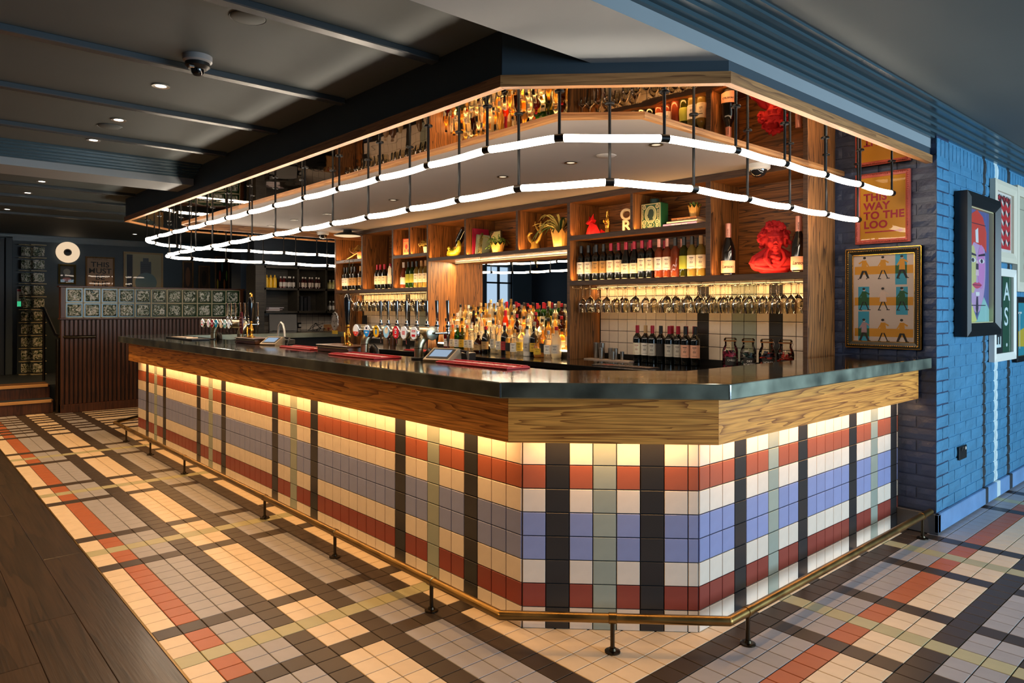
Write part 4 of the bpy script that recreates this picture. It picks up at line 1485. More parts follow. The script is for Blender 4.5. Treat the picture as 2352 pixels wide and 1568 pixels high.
# ------------------------------------------------------------------ beer fonts on the counter
ZT = 1.07
def brightened_face(c):
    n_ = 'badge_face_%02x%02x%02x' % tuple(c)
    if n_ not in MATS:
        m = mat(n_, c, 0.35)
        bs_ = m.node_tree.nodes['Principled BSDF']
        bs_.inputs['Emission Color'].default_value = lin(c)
        bs_.inputs['Emission Strength'].default_value = 0.3  # faint emission added to brighten the badge faces
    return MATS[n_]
def badge(parent, x, y, design, rx=0.036, rz=0.041):
    cols, shapes = design
    M = WALL_Y(x, y, 1.222)
    b = O('badge', cached('badge_body', lambda: MB().lathe([(0, -0.022), (0.042, -0.022), (0.043, -0.004), (0.040, 0.0), (0, 0.0)], 24).mesh('badge', chrome)), parent, M=M @ Matrix.Diagonal((rx / 0.042, rz / 0.042, 1, 1)))
    f = MB().ell(0, 0, 0.0385, 0.0385, 0.0008, 0, 28)
    ms = [brightened_face(cols[0])]
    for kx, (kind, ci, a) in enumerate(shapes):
        ms.append(brightened_face(cols[ci]))
        wv = 0.0012 + 0.0004 * kx
        if kind == 'e':
            f.ell(a[0], a[1], a[2], a[3], wv, kx + 1, 20)
        elif kind == 'lo':
            c = a
            a0 = pi - math.asin(c / 0.0385)
            pts = [(0.0385 * math.cos(a0 + (pi + 2 * math.asin(c / 0.0385)) * k / 16), 0.0385 * math.sin(a0 + (pi + 2 * math.asin(c / 0.0385)) * k / 16)) for k in range(17)]
            f.poly(pts, wv, kx + 1)
        else:
            f.rect(a[0], a[1], a[2], a[3], wv, kx + 1)
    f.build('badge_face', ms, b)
    return b
WH, RD, BL, YE, LB, DR = (240, 238, 232), (206, 40, 46), (30, 130, 200), (228, 176, 34), (150, 206, 228), (150, 24, 34)
D1 = [((WH, (214, 60, 40)), [('lo', 1, -0.008), ('r', 0, (-0.012, 0.012, -0.020, -0.016))]), ((WH, (30, 140, 210), (20, 30, 60)), [('lo', 1, 0.004), ('e', 2, (0, 0.018, 0.014, 0.007)), ('r', 0, (-0.016, 0.016, -0.014, -0.006))]), ((YE, (60, 140, 190), (70, 50, 20)), [('e', 1, (0, -0.004, 0.012, 0.018)), ('r', 2, (-0.020, 0.020, 0.016, 0.024))]), ((LB, (242, 226, 190), (230, 150, 70)), [('e', 1, (0.002, 0.008, 0.024, 0.020)), ('e', 2, (0.012, 0.022, 0.008, 0.008))]), ((RD, WH, (60, 60, 66)), [('r', 1, (-0.016, 0.016, 0.016, 0.022)), ('r', 1, (-0.010, 0.010, -0.010, 0.010)), ('r', 2, (-0.006, 0.006, -0.006, 0.006)), ('r', 1, (-0.010, 0.010, -0.026, -0.021))]), ((WH, RD), [('r', 1, (-0.017, 0.017, 0.004, 0.009)), ('r', 1, (-0.017, 0.017, -0.012, -0.007)), ('r', 1, (-0.020, 0.020, -0.004, 0.001))]), ((WH, RD), [('r', 1, (-0.022, 0.022, 0.006, 0.018)), ('r', 1, (-0.022, 0.022, -0.022, -0.008)), ('r', 0, (-0.016, 0.016, 0.010, 0.014))])]
D2 = [D1[6], ((WH, (200, 90, 120)), [('e', 1, (0, 0, 0.012, 0.026))]), ((DR, WH), [('r', 1, (-0.012, 0.012, -0.012, 0.012))]), (((16, 130, 150), WH), [('r', 1, (-0.010, 0.010, -0.010, 0.012))]), (((232, 190, 150), WH), [('e', 1, (0, 0, 0.014, 0.014))]), (((150, 190, 180), WH, (60, 120, 90)), [('r', 1, (-0.03, 0.03, -0.006, 0.012)), ('e', 2, (0, -0.02, 0.016, 0.010))]), ((WH, (110, 120, 190)), [('e', 1, (0.004, 0.008, 0.008, 0.010))])]
pewter = mat('pewter_bronze', (196, 182, 150), 0.33, 1.0, var=0.06, vs=12)
def font(label, cpx, lpx, tpx, endpx, designs, yb=0.29):
    yp = yb + 0.045
    x0, x1 = at_y(min(lpx) + 3, yp), at_y(endpx, yp)
    t = T('beer_font', label, 'beer tap', ((x0 + x1) / 2, yb, ZT), group='beer fonts on the counter')
    ox, oy = (x0 + x1) / 2, yb
    loc = lambda x, y, z: (x - ox, y - oy, z - ZT)
    MB().tube([loc(x0, yp, 1.222), loc(x0 + 0.01, yp, 1.222), loc(x1 - 0.012, yp, 1.222), loc(x1, yp, 1.222)], [0.036, 0.038, 0.038, 0.034], 18).build('cross_pipe', pewter, t)
    MB().lathe([(0, 0), (0.041, 0), (0.042, 0.006), (0.036, 0.010), (0, 0.012)], 22).build('end_cap', mat('end_cap_pewter', (176, 176, 160), 0.3, 0.9), t, M=Matrix.Translation(loc(x1, yp, 1.222)) @ Matrix.Rotation(pi / 2, 4, 'Y'))
    for px in cpx:
        x = at_y(px, yb)
        MB().tube([loc(x, yb, 1.082), loc(x, yb, 1.14), loc(x, yb + 0.004, 1.16), loc(x, yb + 0.018, 1.182), loc(x, yb + 0.036, 1.205), loc(x, yp, 1.222)], [0.0265, 0.0265, 0.028, 0.030, 0.031, 0.030], 18).build('column', pewter, t)
        MB().lathe([(0, 0), (0.045, 0), (0.045, 0.008), (0.034, 0.012), (0.0275, 0.014), (0, 0.014)], 22).build('foot_ring', black_p, t, loc=loc(x, yb, ZT))
        MB().lathe([(0.0275, 0), (0.0285, 0.001), (0.0285, 0.004), (0.0275, 0.005)], 20).build('band', bronze, t, loc=loc(x, yb, 1.132))
        MB().tube([loc(x + 0.035, yb + 0.03, 1.072), loc(x + 0.04, yb + 0.03, 1.10), loc(x + 0.065, yb + 0.03, 1.118), loc(x + 0.092, yb + 0.03, 1.10), loc(x + 0.098, yb + 0.03, 1.072)], 0.016, 10).build('hose_bend', black_p, t)
    for px, d in zip(lpx, designs):
        yl = yp - 0.075
        x = at_y(px, yl)
        b = badge(t, x - ox, yl - oy, d)
        b.location.z = 1.222 - ZT
        MB().tube([loc(x, yl + 0.02, 1.222), loc(x, yp - 0.03, 1.222)], 0.010, 10).build('badge_stem', chrome, t)
    body = cached('tap_body', lambda: MB().lathe([(0, -0.085), (0.004, -0.085), (0.0055, -0.05), (0.0085, -0.045), (0.0095, -0.02), (0.012, -0.016), (0.0125, 0.012), (0.010, 0.016), (0.010, 0.03), (0.0135, 0.033), (0.0135, 0.046), (0.009, 0.05), (0.008, 0.066), (0, 0.066)], 14).mesh('tap_body', chrome))
    col = cached('tap_collar', lambda: MB().lathe([(0.0138, 0.034), (0.0146, 0.036), (0.0146, 0.043), (0.0138, 0.045)], 14).mesh('collar', black_p))
    hd = cached('tap_handle', lambda: MB().tube([(0, 0, 0.064), (0.001, 0, 0.074), (0.004, -0.004, 0.13), (0.007, -0.008, 0.190), (0.007, -0.008, 0.193)], [0.0065, 0.0085, 0.0095, 0.0115, 0.006], 14).mesh('handle', chrome))
    for px in tpx:
        yt = yp + 0.095
        x = at_y(px, yt)
        L_ = loc(x, yt, 1.222)
        q = O('tap', body, t, loc=L_)
        O('collar', col, q)
        O('handle', hd, q)
        MB().tube([loc(x, yp, 1.222), loc(x, yt, 1.222)], 0.0075, 10).build('shank', chrome, t)
    return t
font('pewter beer font with seven oval badges and chrome handles in front of the lit bottles', (962, 838), (817, 842, 864, 887, 909, 927, 950), (875, 892, 912, 934, 957.5, 981, 1004, 1029), 992, D1)
font('far pewter beer font with round badges in front of the glass block partition', (491, 552), (464, 478, 487, 496, 507, 516, 525), (522.5, 531, 541, 552, 562.5, 572, 592), 557, D2)

# ------------------------------------------------------------------ hand pumps
hpw = wood('pump_box_wood', (52, 28, 14), (110, 68, 38), 'x', 1.3, 0.35)
def pump(label, x0, x1, xs, clip, y=0.29, gold_top=False, n=1):
    t = T('hand_pump', label, 'beer pump', ((x0 + x1) / 2, y, ZT), group='hand pumps on the counter')
    hw = (x1 - x0) / 2
    MB().bbox(-hw, hw, -0.085, 0.075, 0, 0.040, 0.004).build('box', hpw, t)
    MB().bbox(-hw - 0.008, hw + 0.008, -0.093, 0.08, 0.040, 0.048, 0.003).build('box_lid', hpw, t)
    MB().bbox(-hw - 0.005, -hw + 0.0, -0.088, 0.07, 0.006, 0.012, 0.001).build('trim_strip', brass, t)
    MB().bbox(-hw - 0.006, hw + 0.006, -0.091, -0.086, 0.028, 0.033, 0.001).build('trim_strip', brass, t)
    cx = xs - (x0 + x1) / 2
    MB().lathe([(0, 0), (0.034, 0), (0.034, 0.008), (0.018, 0.014), (0.013, 0.03), (0.02, 0.045), (0.022, 0.07), (0.014, 0.085), (0.010, 0.12), (0.015, 0.125), (0.012, 0.14), (0, 0.142)], 18).build('pedestal', gold, t, loc=(cx, 0, 0.048))
    MB().lathe([(0, 0), (0.010, 0), (0.012, 0.02), (0.017, 0.06), (0.021, 0.12), (0.024, 0.17), (0.022, 0.205), (0.014, 0.228), (0.006, 0.235), (0, 0.236)], 16).build('handle', mat('pump_handle_black', (14, 14, 18), 0.12, coat=0.6), t, loc=(cx, 0.0, 0.16))
    if gold_top:
        MB().lathe([(0, 0), (0.016, 0), (0.013, 0.012), (0.014, 0.024), (0.006, 0.034), (0, 0.036)], 14).build('finial', gold, t, loc=(cx, 0, 0.392))
    MB().tube([(cx + 0.01, -0.02, 0.12), (cx + 0.05, -0.05, 0.13), (cx + 0.07, -0.06, 0.10), (cx + 0.072, -0.06, 0.055)], 0.006, 10).build('spout', gold, t)
    clip(t, cx)
    return t
def clip_face(t, cx):
    M = Matrix.Translation((cx - 0.075, -0.055, 0.21)) @ Matrix(((1, 0, 0, 0), (0, 0, -1, 0), (0, 1, 0, 0), (0, 0, 0, 1)))
    sv_, dk_ = mat('clip_silver', (176, 170, 164), 0.35, 0.6), pap((26, 24, 26))
    b = MB()
    pts = []
    for k in range(44):
        a = 2 * pi * k / 44
        r = 1 + 0.07 * math.sin(a * 13) if a < pi * 1.15 or a > pi * 1.85 else 0.95
        pts.append((0.045 * r * math.cos(a), 0.058 * r * math.sin(a) + (0.0 if a < pi else -0.008)))
    b.prism(pts, -0.004, 0.004, 0)
    c = b.build('pump_clip', sv_, t, M=M)
    f = MB()
    rc_ = random.Random(3)
    for k in range(34):
        a = pi * (-0.05 + 1.1 * k / 33)
        q = 0.72 + 0.2 * rc_.random()
        f.ell(0.045 * q * math.cos(a), 0.058 * q * math.sin(a) + 0.002, 0.0042, 0.0028, 0.0046, 0, 8)
    for sx in (-1, 1):
        f.ell(sx * 0.014, -0.004, 0.008, 0.0025, 0.0046, 0, 10)
        f.rect(sx * 0.014 - 0.009, sx * 0.014 + 0.009, 0.004, 0.006, 0.0046, 0)
    f.ell(0, -0.036, 0.010, 0.004, 0.0046, 0, 10)
    f.rect(-0.002, 0.002, -0.022, -0.006, 0.0046, 0)
    f.build('clip_print', dk_, c)
    g = MB().rect(-0.035, 0.035, -0.088, -0.064, 0.0, 0)
    g.prism([(-0.035, -0.088), (0.035, -0.088), (0.035, -0.064), (-0.035, -0.064)], -0.003, 0.003)
    g.build('clip_plate', pap((176, 150, 40)), c)
def clip_red(t, cx):
    M = Matrix.Translation((cx - 0.07, -0.055, 0.17)) @ Matrix(((1, 0, 0, 0), (0, 0, -1, 0), (0, 1, 0, 0), (0, 0, 0, 1)))
    pts = [(0.034 * math.cos(a), 0.095 * math.sin(a)) for a in [2 * pi * k / 28 for k in range(28)]]
    c = MB().prism(pts, -0.005, 0.005).build('pump_clip', pap((92, 18, 22), 0.35), t, M=M)
    f = MB()
    for v in (-0.04, -0.015, 0.012, 0.04):
        f.rect(-0.018, 0.018, v, v + 0.008, 0.0056)
    f.build('clip_print', pap((206, 150, 120)), c)
pump('hand pump with glossy black handle and silver curly face clip', -2.335, -1.90, -2.06, clip_face)
pump('hand pump with gold tipped black handle and dark red oval clip', -3.86, -3.44, -3.74, clip_red, gold_top=True)

# ------------------------------------------------------------------ bar mats, displays
red_r = mat('red_rubber', (176, 34, 36), 0.5)
red_l = pap((226, 190, 180))
def barmat(label, x0, x1, y0, y1, z, rz=0.0):
    t = T('bar_mat', label, 'bar mat', ((x0 + x1) / 2, (y0 + y1) / 2, z), rz, group='red rubber bar mats')
    a, b_ = (x1 - x0) / 2, (y1 - y0) / 2
    MB().bbox(-a, a, -b_, b_, 0, 0.009, 0.002).build('base', red_r, t)
    rb_ = MB()
    n = int((x1 - x0) / 0.012)
    for k in range(n):
        x = -a + 0.010 + (2 * a - 0.02) * k / (n - 1)
        rb_.box(x - 0.0025, x + 0.0025, b_ * -0.88, b_ * -0.45, 0.009, 0.014)
        rb_.box(x - 0.0025, x + 0.0025, b_ * 0.45, b_ * 0.88, 0.009, 0.014)
    rb_.build('ribs', red_r, t)['kind'] = 'stuff'
    lt = MB()
    for k in range(9):
        x = -a * 0.8 + 1.6 * a * k / 8
        lt.box(x - a * 0.07, x + a * 0.07, -b_ * 0.26, b_ * 0.26, 0.009, 0.0105)
    lt.build('lettering', red_l, t)
    return t
barmat('red ribbed bar mat in front of the large beer font', -1.90, -1.34, 0.065, 0.255, ZT)
barmat('red ribbed bar mat nearest the counter corner', -0.92, -0.33, 0.20, 0.355, ZT)
barmat('red ribbed bar mat beyond the silver face hand pump', -2.93, -2.42, 0.19, 0.33, ZT)
barmat('red ribbed bar mat on the worktop behind the tap badges', -3.98, -3.42, 1.98, 2.11, ZC)
def display(label, x, y, rz, s=1.0):
    t = T('payment_display', label, 'display', (x, y, ZT), rz, group='customer payment displays')
    w_ = 0.085 * s
    b = MB()
    prof = [(-0.06 * s, 0.0), (0.07 * s, 0.0), (0.075 * s, 0.062 * s), (0.045 * s, 0.072 * s), (-0.065 * s, 0.012 * s)]
    vs = [(-w_, y_, z_) for y_, z_ in prof] + [(w_, y_, z_) for y_, z_ in prof]
    n = 5
    b.add(vs, [(i, (i + 1) % n, n + (i + 1) % n, n + i) for i in range(n)] + [(4, 3, 2, 1, 0), (5, 6, 7, 8, 9)])
    b.build('housing', mat('display_housing', (176, 156, 128), 0.35, 0.5), t)
    ang = math.atan2(0.06, 0.11)
    M = Matrix.Translation((0, -0.01 * s, 0.0435 * s)) @ Matrix.Rotation(ang, 4, 'X')
    MB().bbox(-w_ * 0.86, w_ * 0.86, -0.048 * s, 0.048 * s, -0.001, 0.002, 0.001).build('bezel', black_p, t, M=M)
    MB().rect(-w_ * 0.70, w_ * 0.70, -0.034 * s, 0.036 * s, 0.0026).build('screen', emit('screen_glow', (0.32, 0.42, 0.55), 0.9), t, M=M)
    MB().bbox(-w_ * 0.7, w_ * 1.5, 0.07 * s, 0.16 * s, 0.0, 0.045 * s, 0.004).build('printer_base', black_p, t)
    MB().tube([(w_ * 0.9, 0.06, 0.06), (w_ * 1.4, 0.08, 0.05), (w_ * 1.9, 0.02, 0.02), (w_ * 2.1, -0.02, 0.004)], 0.006, 8).build('arm', black_p, t)
    return t
display('grey payment display with lit screen beside the large beer font', -0.985, 0.29, 0.35)
display('small payment display with lit screen beside the swan neck tap', -3.30, 0.29, 0.45, 0.9)
fa = T('swan_neck_tap', 'white swan neck water tap behind the far counter', 'tap', (-3.62, 0.46, 0.93))
MB().bbox(-0.05, 0.05, -0.05, 0.05, -0.93, 0.0, 0.004).build('pedestal', steel, fa)
MB().tube([(0.0, 0, 0), (0.03, 0, 0.19), (0.06, 0.0, 0.285), (0.10, 0.0, 0.315), (0.14, 0.0, 0.30), (0.165, 0.0, 0.25), (0.175, 0, 0.16)], 0.0085, 10).build('spout', mat('tap_white', (226, 220, 210), 0.2, 0.4), fa)
MB().lathe([(0, 0), (0.014, 0), (0.014, 0.03), (0.01, 0.034), (0, 0.034)], 12).build('nozzle', chrome, fa, loc=(0.175, 0, 0.135))
dt = T('drip_tray', 'black drip tray with beer mats below the far font', 'drip tray', (-4.85, 0.10, ZT))
MB().bbox(-0.42, 0.36, -0.06, 0.10, 0, 0.012, 0.003).build('tray', black_p, dt)
for k, (x, rz) in enumerate(((-0.18, 0.2), (0.12, -0.3))):
    o = MB().bbox(-0.11, 0.11, -0.05, 0.05, 0, 0.004, 0.001).build('paper_mat', pap((226, 200, 176)), None, loc=(-4.85 + x, 0.12, ZT + 0.0125), rot=(0, 0, rz))
    tag(o, 'pale paper mat on the black drip tray, ' + ('left one' if k == 0 else 'one beside the far font'), 'mat', 'paper mats')
# ------------------------------------------------------------------ soft sculpting helper
def remesh(mb, name, m, parent, voxel=0.006, smooth=4, loc=None, rot=None):
    me = mb.mesh(name, m)
    o = bpy.data.objects.new('tmp', me)
    COL.objects.link(o)
    r = o.modifiers.new('r', 'REMESH')
    r.mode = 'VOXEL'
    r.voxel_size = voxel
    r.use_smooth_shade = True
    if smooth:
        s_ = o.modifiers.new('s', 'SMOOTH')
        s_.iterations = smooth
        s_.factor = 0.5
    dg = bpy.context.evaluated_depsgraph_get()
    me2 = bpy.data.meshes.new_from_object(o.evaluated_get(dg))
    bpy.data.objects.remove(o)
    me2.name = name
    me2.materials.clear()
    me2.materials.append(m)
    for p in me2.polygons:
        p.use_smooth = True
    return O(name, me2, parent, loc, rot)

# red bust
red_b = mat('red_flock', (190, 20, 26), 0.8, var=0.08, vs=30)
bu = T('red_bust', 'matte red bust of a curly haired man in a cravat between champagne magnums', 'bust', (-0.175, 2.49, 1.602), rad(34))
b = MB()
b.ball((0, 0.004, 0.245), (0.064, 0.076, 0.086), 18)         # skull
b.ball((0, -0.040, 0.215), (0.050, 0.044, 0.060), 16)        # face
b.ball((0, -0.068, 0.168), (0.024, 0.016, 0.018), 12)        # chin
b.ball((0, -0.036, 0.182), (0.042, 0.036, 0.030), 12)        # jaw
b.tube([(-0.044, -0.062, 0.252), (-0.018, -0.084, 0.250), (0.0, -0.084, 0.246), (0.018, -0.084, 0.250), (0.044, -0.062, 0.252)], [0.006, 0.009, 0.008, 0.009, 0.006], 8)
b.tube([(0, -0.080, 0.248), (0, -0.094, 0.222), (0, -0.101, 0.210)], [0.006, 0.008, 0.011], 8)
for sx in (-1, 1):
    b.ball((sx * 0.011, -0.091, 0.208), 0.0075, 8)
    b.ball((sx * 0.022, -0.074, 0.235), (0.011, 0.009, 0.005), 10)
    b.ball((sx * 0.033, -0.062, 0.212), (0.017, 0.018, 0.016), 10)
b.ball((0, -0.086, 0.191), (0.018, 0.008, 0.0045), 10)
b.ball((0, -0.083, 0.180), (0.015, 0.008, 0.0055), 10)
b.tube([(0, 0.005, 0.19), (0, 0.010, 0.11)], [0.046, 0.055], 14)
b.ball((0, 0.03, 0.250), (0.076, 0.066, 0.088), 16)
for sx in (-1, 1):
    b.ball((sx * 0.066, 0.016, 0.236), (0.020, 0.038, 0.044), 12)
rb_ = random.Random(12)
def curl(x, y, z, r_):
    a = rb_.uniform(0, 6.3)
    b.tube([(x + r_ * 1.3 * math.cos(a + q * 1.1) * (1 - 0.12 * q), y + r_ * 0.5 * math.sin(q), z + r_ * 1.3 * math.sin(a + q * 1.1)) for q in range(4)], [r_ * 0.55, r_ * 0.75, r_ * 0.7, r_ * 0.4], 6)
for k in range(120):
    a = rb_.uniform(-0.35, pi + 0.35)
    e = rb_.uniform(-0.05, 1.5)
    if math.sin(a) < -0.05 and e < 0.85:
        continue
    x, y, z = math.cos(a) * math.cos(e), math.sin(a) * math.cos(e), math.sin(e)
    curl(0.076 * x, 0.010 + 0.082 * y, 0.252 + 0.094 * z, rb_.uniform(0.010, 0.016))
for k in range(34):
    sx = -1 if k % 2 else 1
    curl(sx * rb_.uniform(0.066, 0.090), rb_.uniform(-0.035, 0.055), rb_.uniform(0.200, 0.290), rb_.uniform(0.010, 0.015))
for k in range(14):
    curl(-0.055 + 0.0085 * k, -0.064 + rb_.uniform(-0.004, 0.008), 0.298 + rb_.uniform(-0.008, 0.018), rb_.uniform(0.009, 0.014))
for (c, r_) in (((0, 0.02, 0.085), (0.118, 0.062, 0.050)), ((-0.100, 0.012, 0.072), (0.056, 0.055, 0.052)), ((0.100, 0.012, 0.072), (0.056, 0.055, 0.052)), ((0, 0.004, 0.042), (0.135, 0.066, 0.034)), ((0, 0.004, 0.016), (0.095, 0.058, 0.017))):
    b.ball(c, r_, 18)
for sx in (-1, 1):                                            # coat collar and lapels
    b.tube([(sx * 0.030, 0.010, 0.168), (sx * 0.066, 0.008, 0.138), (sx * 0.112, 0.010, 0.100), (sx * 0.135, 0.006, 0.060)], [0.026, 0.032, 0.040, 0.036], 10)
    b.tube([(sx * 0.040, -0.030, 0.168), (sx * 0.056, -0.046, 0.140), (sx * 0.062, -0.060, 0.104), (sx * 0.040, -0.070, 0.066), (sx * 0.012, -0.068, 0.040)], [0.010, 0.013, 0.014, 0.012, 0.008], 8)
    b.ball((sx * 0.074, -0.034, 0.080), (0.056, 0.026, 0.040), 12)
b.ball((0, -0.046, 0.140), (0.030, 0.020, 0.016), 12)         # cravat
for (x, z, rx, rz_) in ((-0.012, 0.118, 0.022, 0.014), (0.014, 0.106, 0.024, 0.013), (-0.006, 0.088, 0.018, 0.016), (0.020, 0.078, 0.022, 0.014), (0.0, 0.060, 0.026, 0.012)):
    b.ball((x, -0.062, z), (rx, 0.016, rz_), 10)
b.tube([(-0.125, -0.030, 0.052), (-0.06, -0.062, 0.034), (0.0, -0.066, 0.028), (0.06, -0.062, 0.034), (0.125, -0.030, 0.052)], [0.012, 0.014, 0.014, 0.014, 0.012], 8)
remesh(b, 'figure', red_b, bu, 0.0032, 1)

# red faceted fox
fx = T('fox_figurine', 'red faceted geometric fox figurine on the upper shelf', 'figurine', (-1.775, 2.43, 1.985), rad(-25))
fr_ = mat('fox_red', (226, 30, 34), 0.45)
b = MB()
def hull(pts, name, m, parent):
    bm = bmesh.new()
    for p in pts:
        bm.verts.new(p)
    bmesh.ops.convex_hull(bm, input=bm.verts)
    me = bpy.data.meshes.new(name)
    bm.to_mesh(me)
    bm.free()
    me.materials.append(m)
    return O(name, me, parent)
hull([(-0.05, -0.04, 0), (0.055, -0.05, 0), (0.075, 0.05, 0), (-0.045, 0.05, 0), (-0.035, -0.03, 0.06), (0.05, 0.02, 0.075), (0.0, 0.04, 0.10), (-0.03, 0.0, 0.115), (0.01, -0.02, 0.112)], 'body', fr_, fx)
hull([(-0.075, -0.03, 0.108), (-0.04, -0.03, 0.095), (-0.02, 0.03, 0.10), (0.02, -0.02, 0.125), (0.015, 0.03, 0.128), (-0.03, -0.01, 0.14), (-0.06, -0.02, 0.128), (0.01, 0.0, 0.142)], 'head', fr_, fx)
hull([(-0.062, -0.012, 0.122), (-0.03, -0.02, 0.135), (-0.035, 0.015, 0.133), (-0.066, 0.0, 0.172)], 'ear', fr_, fx)
hull([(0.02, -0.016, 0.125), (-0.004, -0.018, 0.138), (0.0, 0.016, 0.138), (0.026, 0.0, 0.182)], 'ear', fr_, fx)
hull([(0.05, 0.03, 0.0), (0.10, 0.05, 0.0), (0.09, 0.08, 0.02), (0.05, 0.06, 0.05)], 'tail', fr_, fx)

# gold hand ornament
gh = T('gold_hand_ornament', 'gold hand ornament with two raised fingers', 'ornament', (-1.615, 2.44, 1.985), rad(-20))
b = MB()
b.tube([(0, 0, 0.0), (0, 0, 0.05), (0, 0, 0.075)], [0.026, 0.020, 0.024], 12)
b.ball((0, 0, 0.098), (0.030, 0.014, 0.036), 12)
b.tube([(-0.010, 0, 0.12), (-0.008, -0.003, 0.155), (0.0, -0.004, 0.192)], [0.0088, 0.008, 0.0065], 8)
b.tube([(0.006, 0, 0.12), (0.010, 0.002, 0.158), (0.006, 0.002, 0.200)], [0.0088, 0.008, 0.0065], 8)
b.tube([(0.018, 0, 0.118), (0.022, -0.012, 0.134), (0.018, -0.024, 0.118), (0.014, -0.02, 0.104)], [0.008, 0.008, 0.0075, 0.007], 8)
b.tube([(0.027, 0, 0.110), (0.031, -0.011, 0.122), (0.027, -0.021, 0.108), (0.022, -0.018, 0.096)], [0.007, 0.007, 0.0065, 0.006], 8)
b.tube([(-0.024, -0.002, 0.085), (-0.040, -0.010, 0.105), (-0.026, -0.022, 0.122)], [0.009, 0.0085, 0.007], 8)
remesh(b, 'hand', gold, gh, 0.003, 2)

# white block letters
def solid_text(s, size, depth, m, parent, M, name='letter', bold=0.0):
    cu = bpy.data.curves.new('letter', 'FONT')
    cu.body, cu.size, cu.extrude, cu.offset, cu.align_x = s, size, depth, bold, 'CENTER'
    ob = bpy.data.objects.new('letter', cu)
    COL.objects.link(ob)
    me = bpy.data.meshes.new_from_object(ob.evaluated_get(bpy.context.evaluated_depsgraph_get()))
    bpy.data.objects.remove(ob)
    me.materials.clear()
    me.materials.append(m)
    return O(name, me, parent, M=M)
lo = T('letter_ornament', 'cream block letters O and R stacked on the shelf', 'ornament', (-1.405, 2.43, 1.985), rad(25))
cream_p = mat('cream_wood', (232, 214, 178), 0.5)
RXp = Matrix.Rotation(pi / 2, 4, 'X')
solid_text('O', 0.125, 0.016, cream_p, lo, Matrix.Translation((0, 0, 0.098)) @ RXp, bold=0.003)
solid_text('R', 0.125, 0.016, cream_p, lo, Matrix.Translation((0, 0, 0.006)) @ RXp, bold=0.003)
MB().bbox(-0.05, 0.05, -0.022, 0.022, 0, 0.007, 0.002).build('plinth', cream_p, lo)

# postage stamp tin
tn = T('stamp_tin', 'green square storage tin decorated like an old two penny stamp', 'tin', (at_y(1507, 2.47) - 0.015, 2.47, 1.985), 0)
tgr, tcr = mat('tin_green', (36, 96, 62), 0.3), pap((222, 206, 160), 0.4)
MB().bbox(-0.095, 0.095, -0.05, 0.05, 0, 0.205, 0.006).build('box', tgr, tn)
MB().lathe([(0.035, 0), (0.035, 0.008), (0.037, 0.008), (0.037, 0.034), (0.032, 0.038), (0, 0.038)], 20).build('lid', mat('tin_lid_green', (24, 64, 60), 0.3), tn, loc=(0.0, 0, 0.204))
f = MB()
f.rect(-0.090, 0.090, 0.006, 0.199, 0.0004, 1)
f.rect(-0.084, 0.084, 0.012, 0.193, 0.0008, 0)
for sx in (-1, 1):
    for (cv, rr) in ((0.175, 0.017), (0.055, 0.02), (0.028, 0.014)):
        f.ell(sx * 0.062, cv, rr, rr, 0.0012, 1, 16)
        f.ell(sx * 0.062, cv, rr * 0.6, rr * 0.6, 0.0016, 0, 14)
        f.ell(sx * 0.062, cv, rr * 0.3, rr * 0.3, 0.0020, 1, 10)
f.ell(0, 0.115, 0.056, 0.068, 0.0024, 1, 28)
f.ell(0, 0.115, 0.052, 0.063, 0.0028, 2, 28)
head = [(-0.016, 0.070), (0.024, 0.072), (0.020, 0.090), (0.030, 0.105), (0.032, 0.130), (0.022, 0.152), (0.002, 0.158), (-0.014, 0.150), (-0.020, 0.134), (-0.024, 0.120), (-0.033, 0.108), (-0.026, 0.104), (-0.026, 0.094), (-0.018, 0.088), (-0.012, 0.084)]
f.poly(head, 0.0032, 3)
f.ell(0, 0.033, 0.036, 0.021, 0.0036, 1, 20)
f.ell(0, 0.033, 0.033, 0.018, 0.0040, 0, 20)
pr_ = f.build('stamp_print', [pap((38, 84, 54), 0.4), tcr, pap((150, 160, 120), 0.4), pap((30, 52, 40), 0.4)], tn, M=Matrix.Translation((0, -0.0502, 0)) @ RXp)
text('2d', pr_, -0.02, 0.022, 0.0046, 0.032, tcr, 0.0006)
text('POSTAGE', pr_, -0.066, 0.080, 0.0046, 0.018, tcr, 0.0003, rot=pi / 2)
text('REVENUE', pr_, 0.066, 0.150, 0.0046, 0.018, tcr, 0.0003, rot=-pi / 2)

# books under the succulent
def book(label, loc, sx, sy, sz, cover, rz=0.0, spine=None, tc=None, page=(226, 214, 190), name='book'):
    t = T(name, label, 'book', loc, rz)
    MB().box(-sx / 2 + 0.003, sx / 2 - 0.003, -sy / 2 + 0.004, sy / 2 - 0.003, 0.003, sz - 0.003).build('pages', pap(page), t)
    c = MB()
    c.box(-sx / 2, sx / 2, -sy / 2, sy / 2, 0, 0.0028).box(-sx / 2, sx / 2, -sy / 2, sy / 2, sz - 0.0028, sz).box(-sx / 2, sx / 2, -sy / 2, -sy / 2 + 0.003, 0, sz)
    cv = c.build('cover', pap(cover, 0.45), t)
    if spine:
        text(spine, cv, 0, sz * 0.22, 0.0006 + sy / 2, sz * 0.62, pap(tc), 0.0, 'CENTER').matrix_local = Matrix.Translation((0, -sy / 2 - 0.0006, sz * 0.25)) @ RXp
    return t
book('lilac travel book at the bottom of the pile under the crown pot', (at_y(1578, 2.50), 2.50, 1.985), 0.30, 0.20, 0.026, (142, 122, 178), 0.0, 'THE TRAVEL BOOK', (240, 236, 230))
book('pale slim book in the middle of the pile under the crown pot', (at_y(1582, 2.50), 2.50, 2.0112), 0.27, 0.19, 0.016, (220, 206, 184))
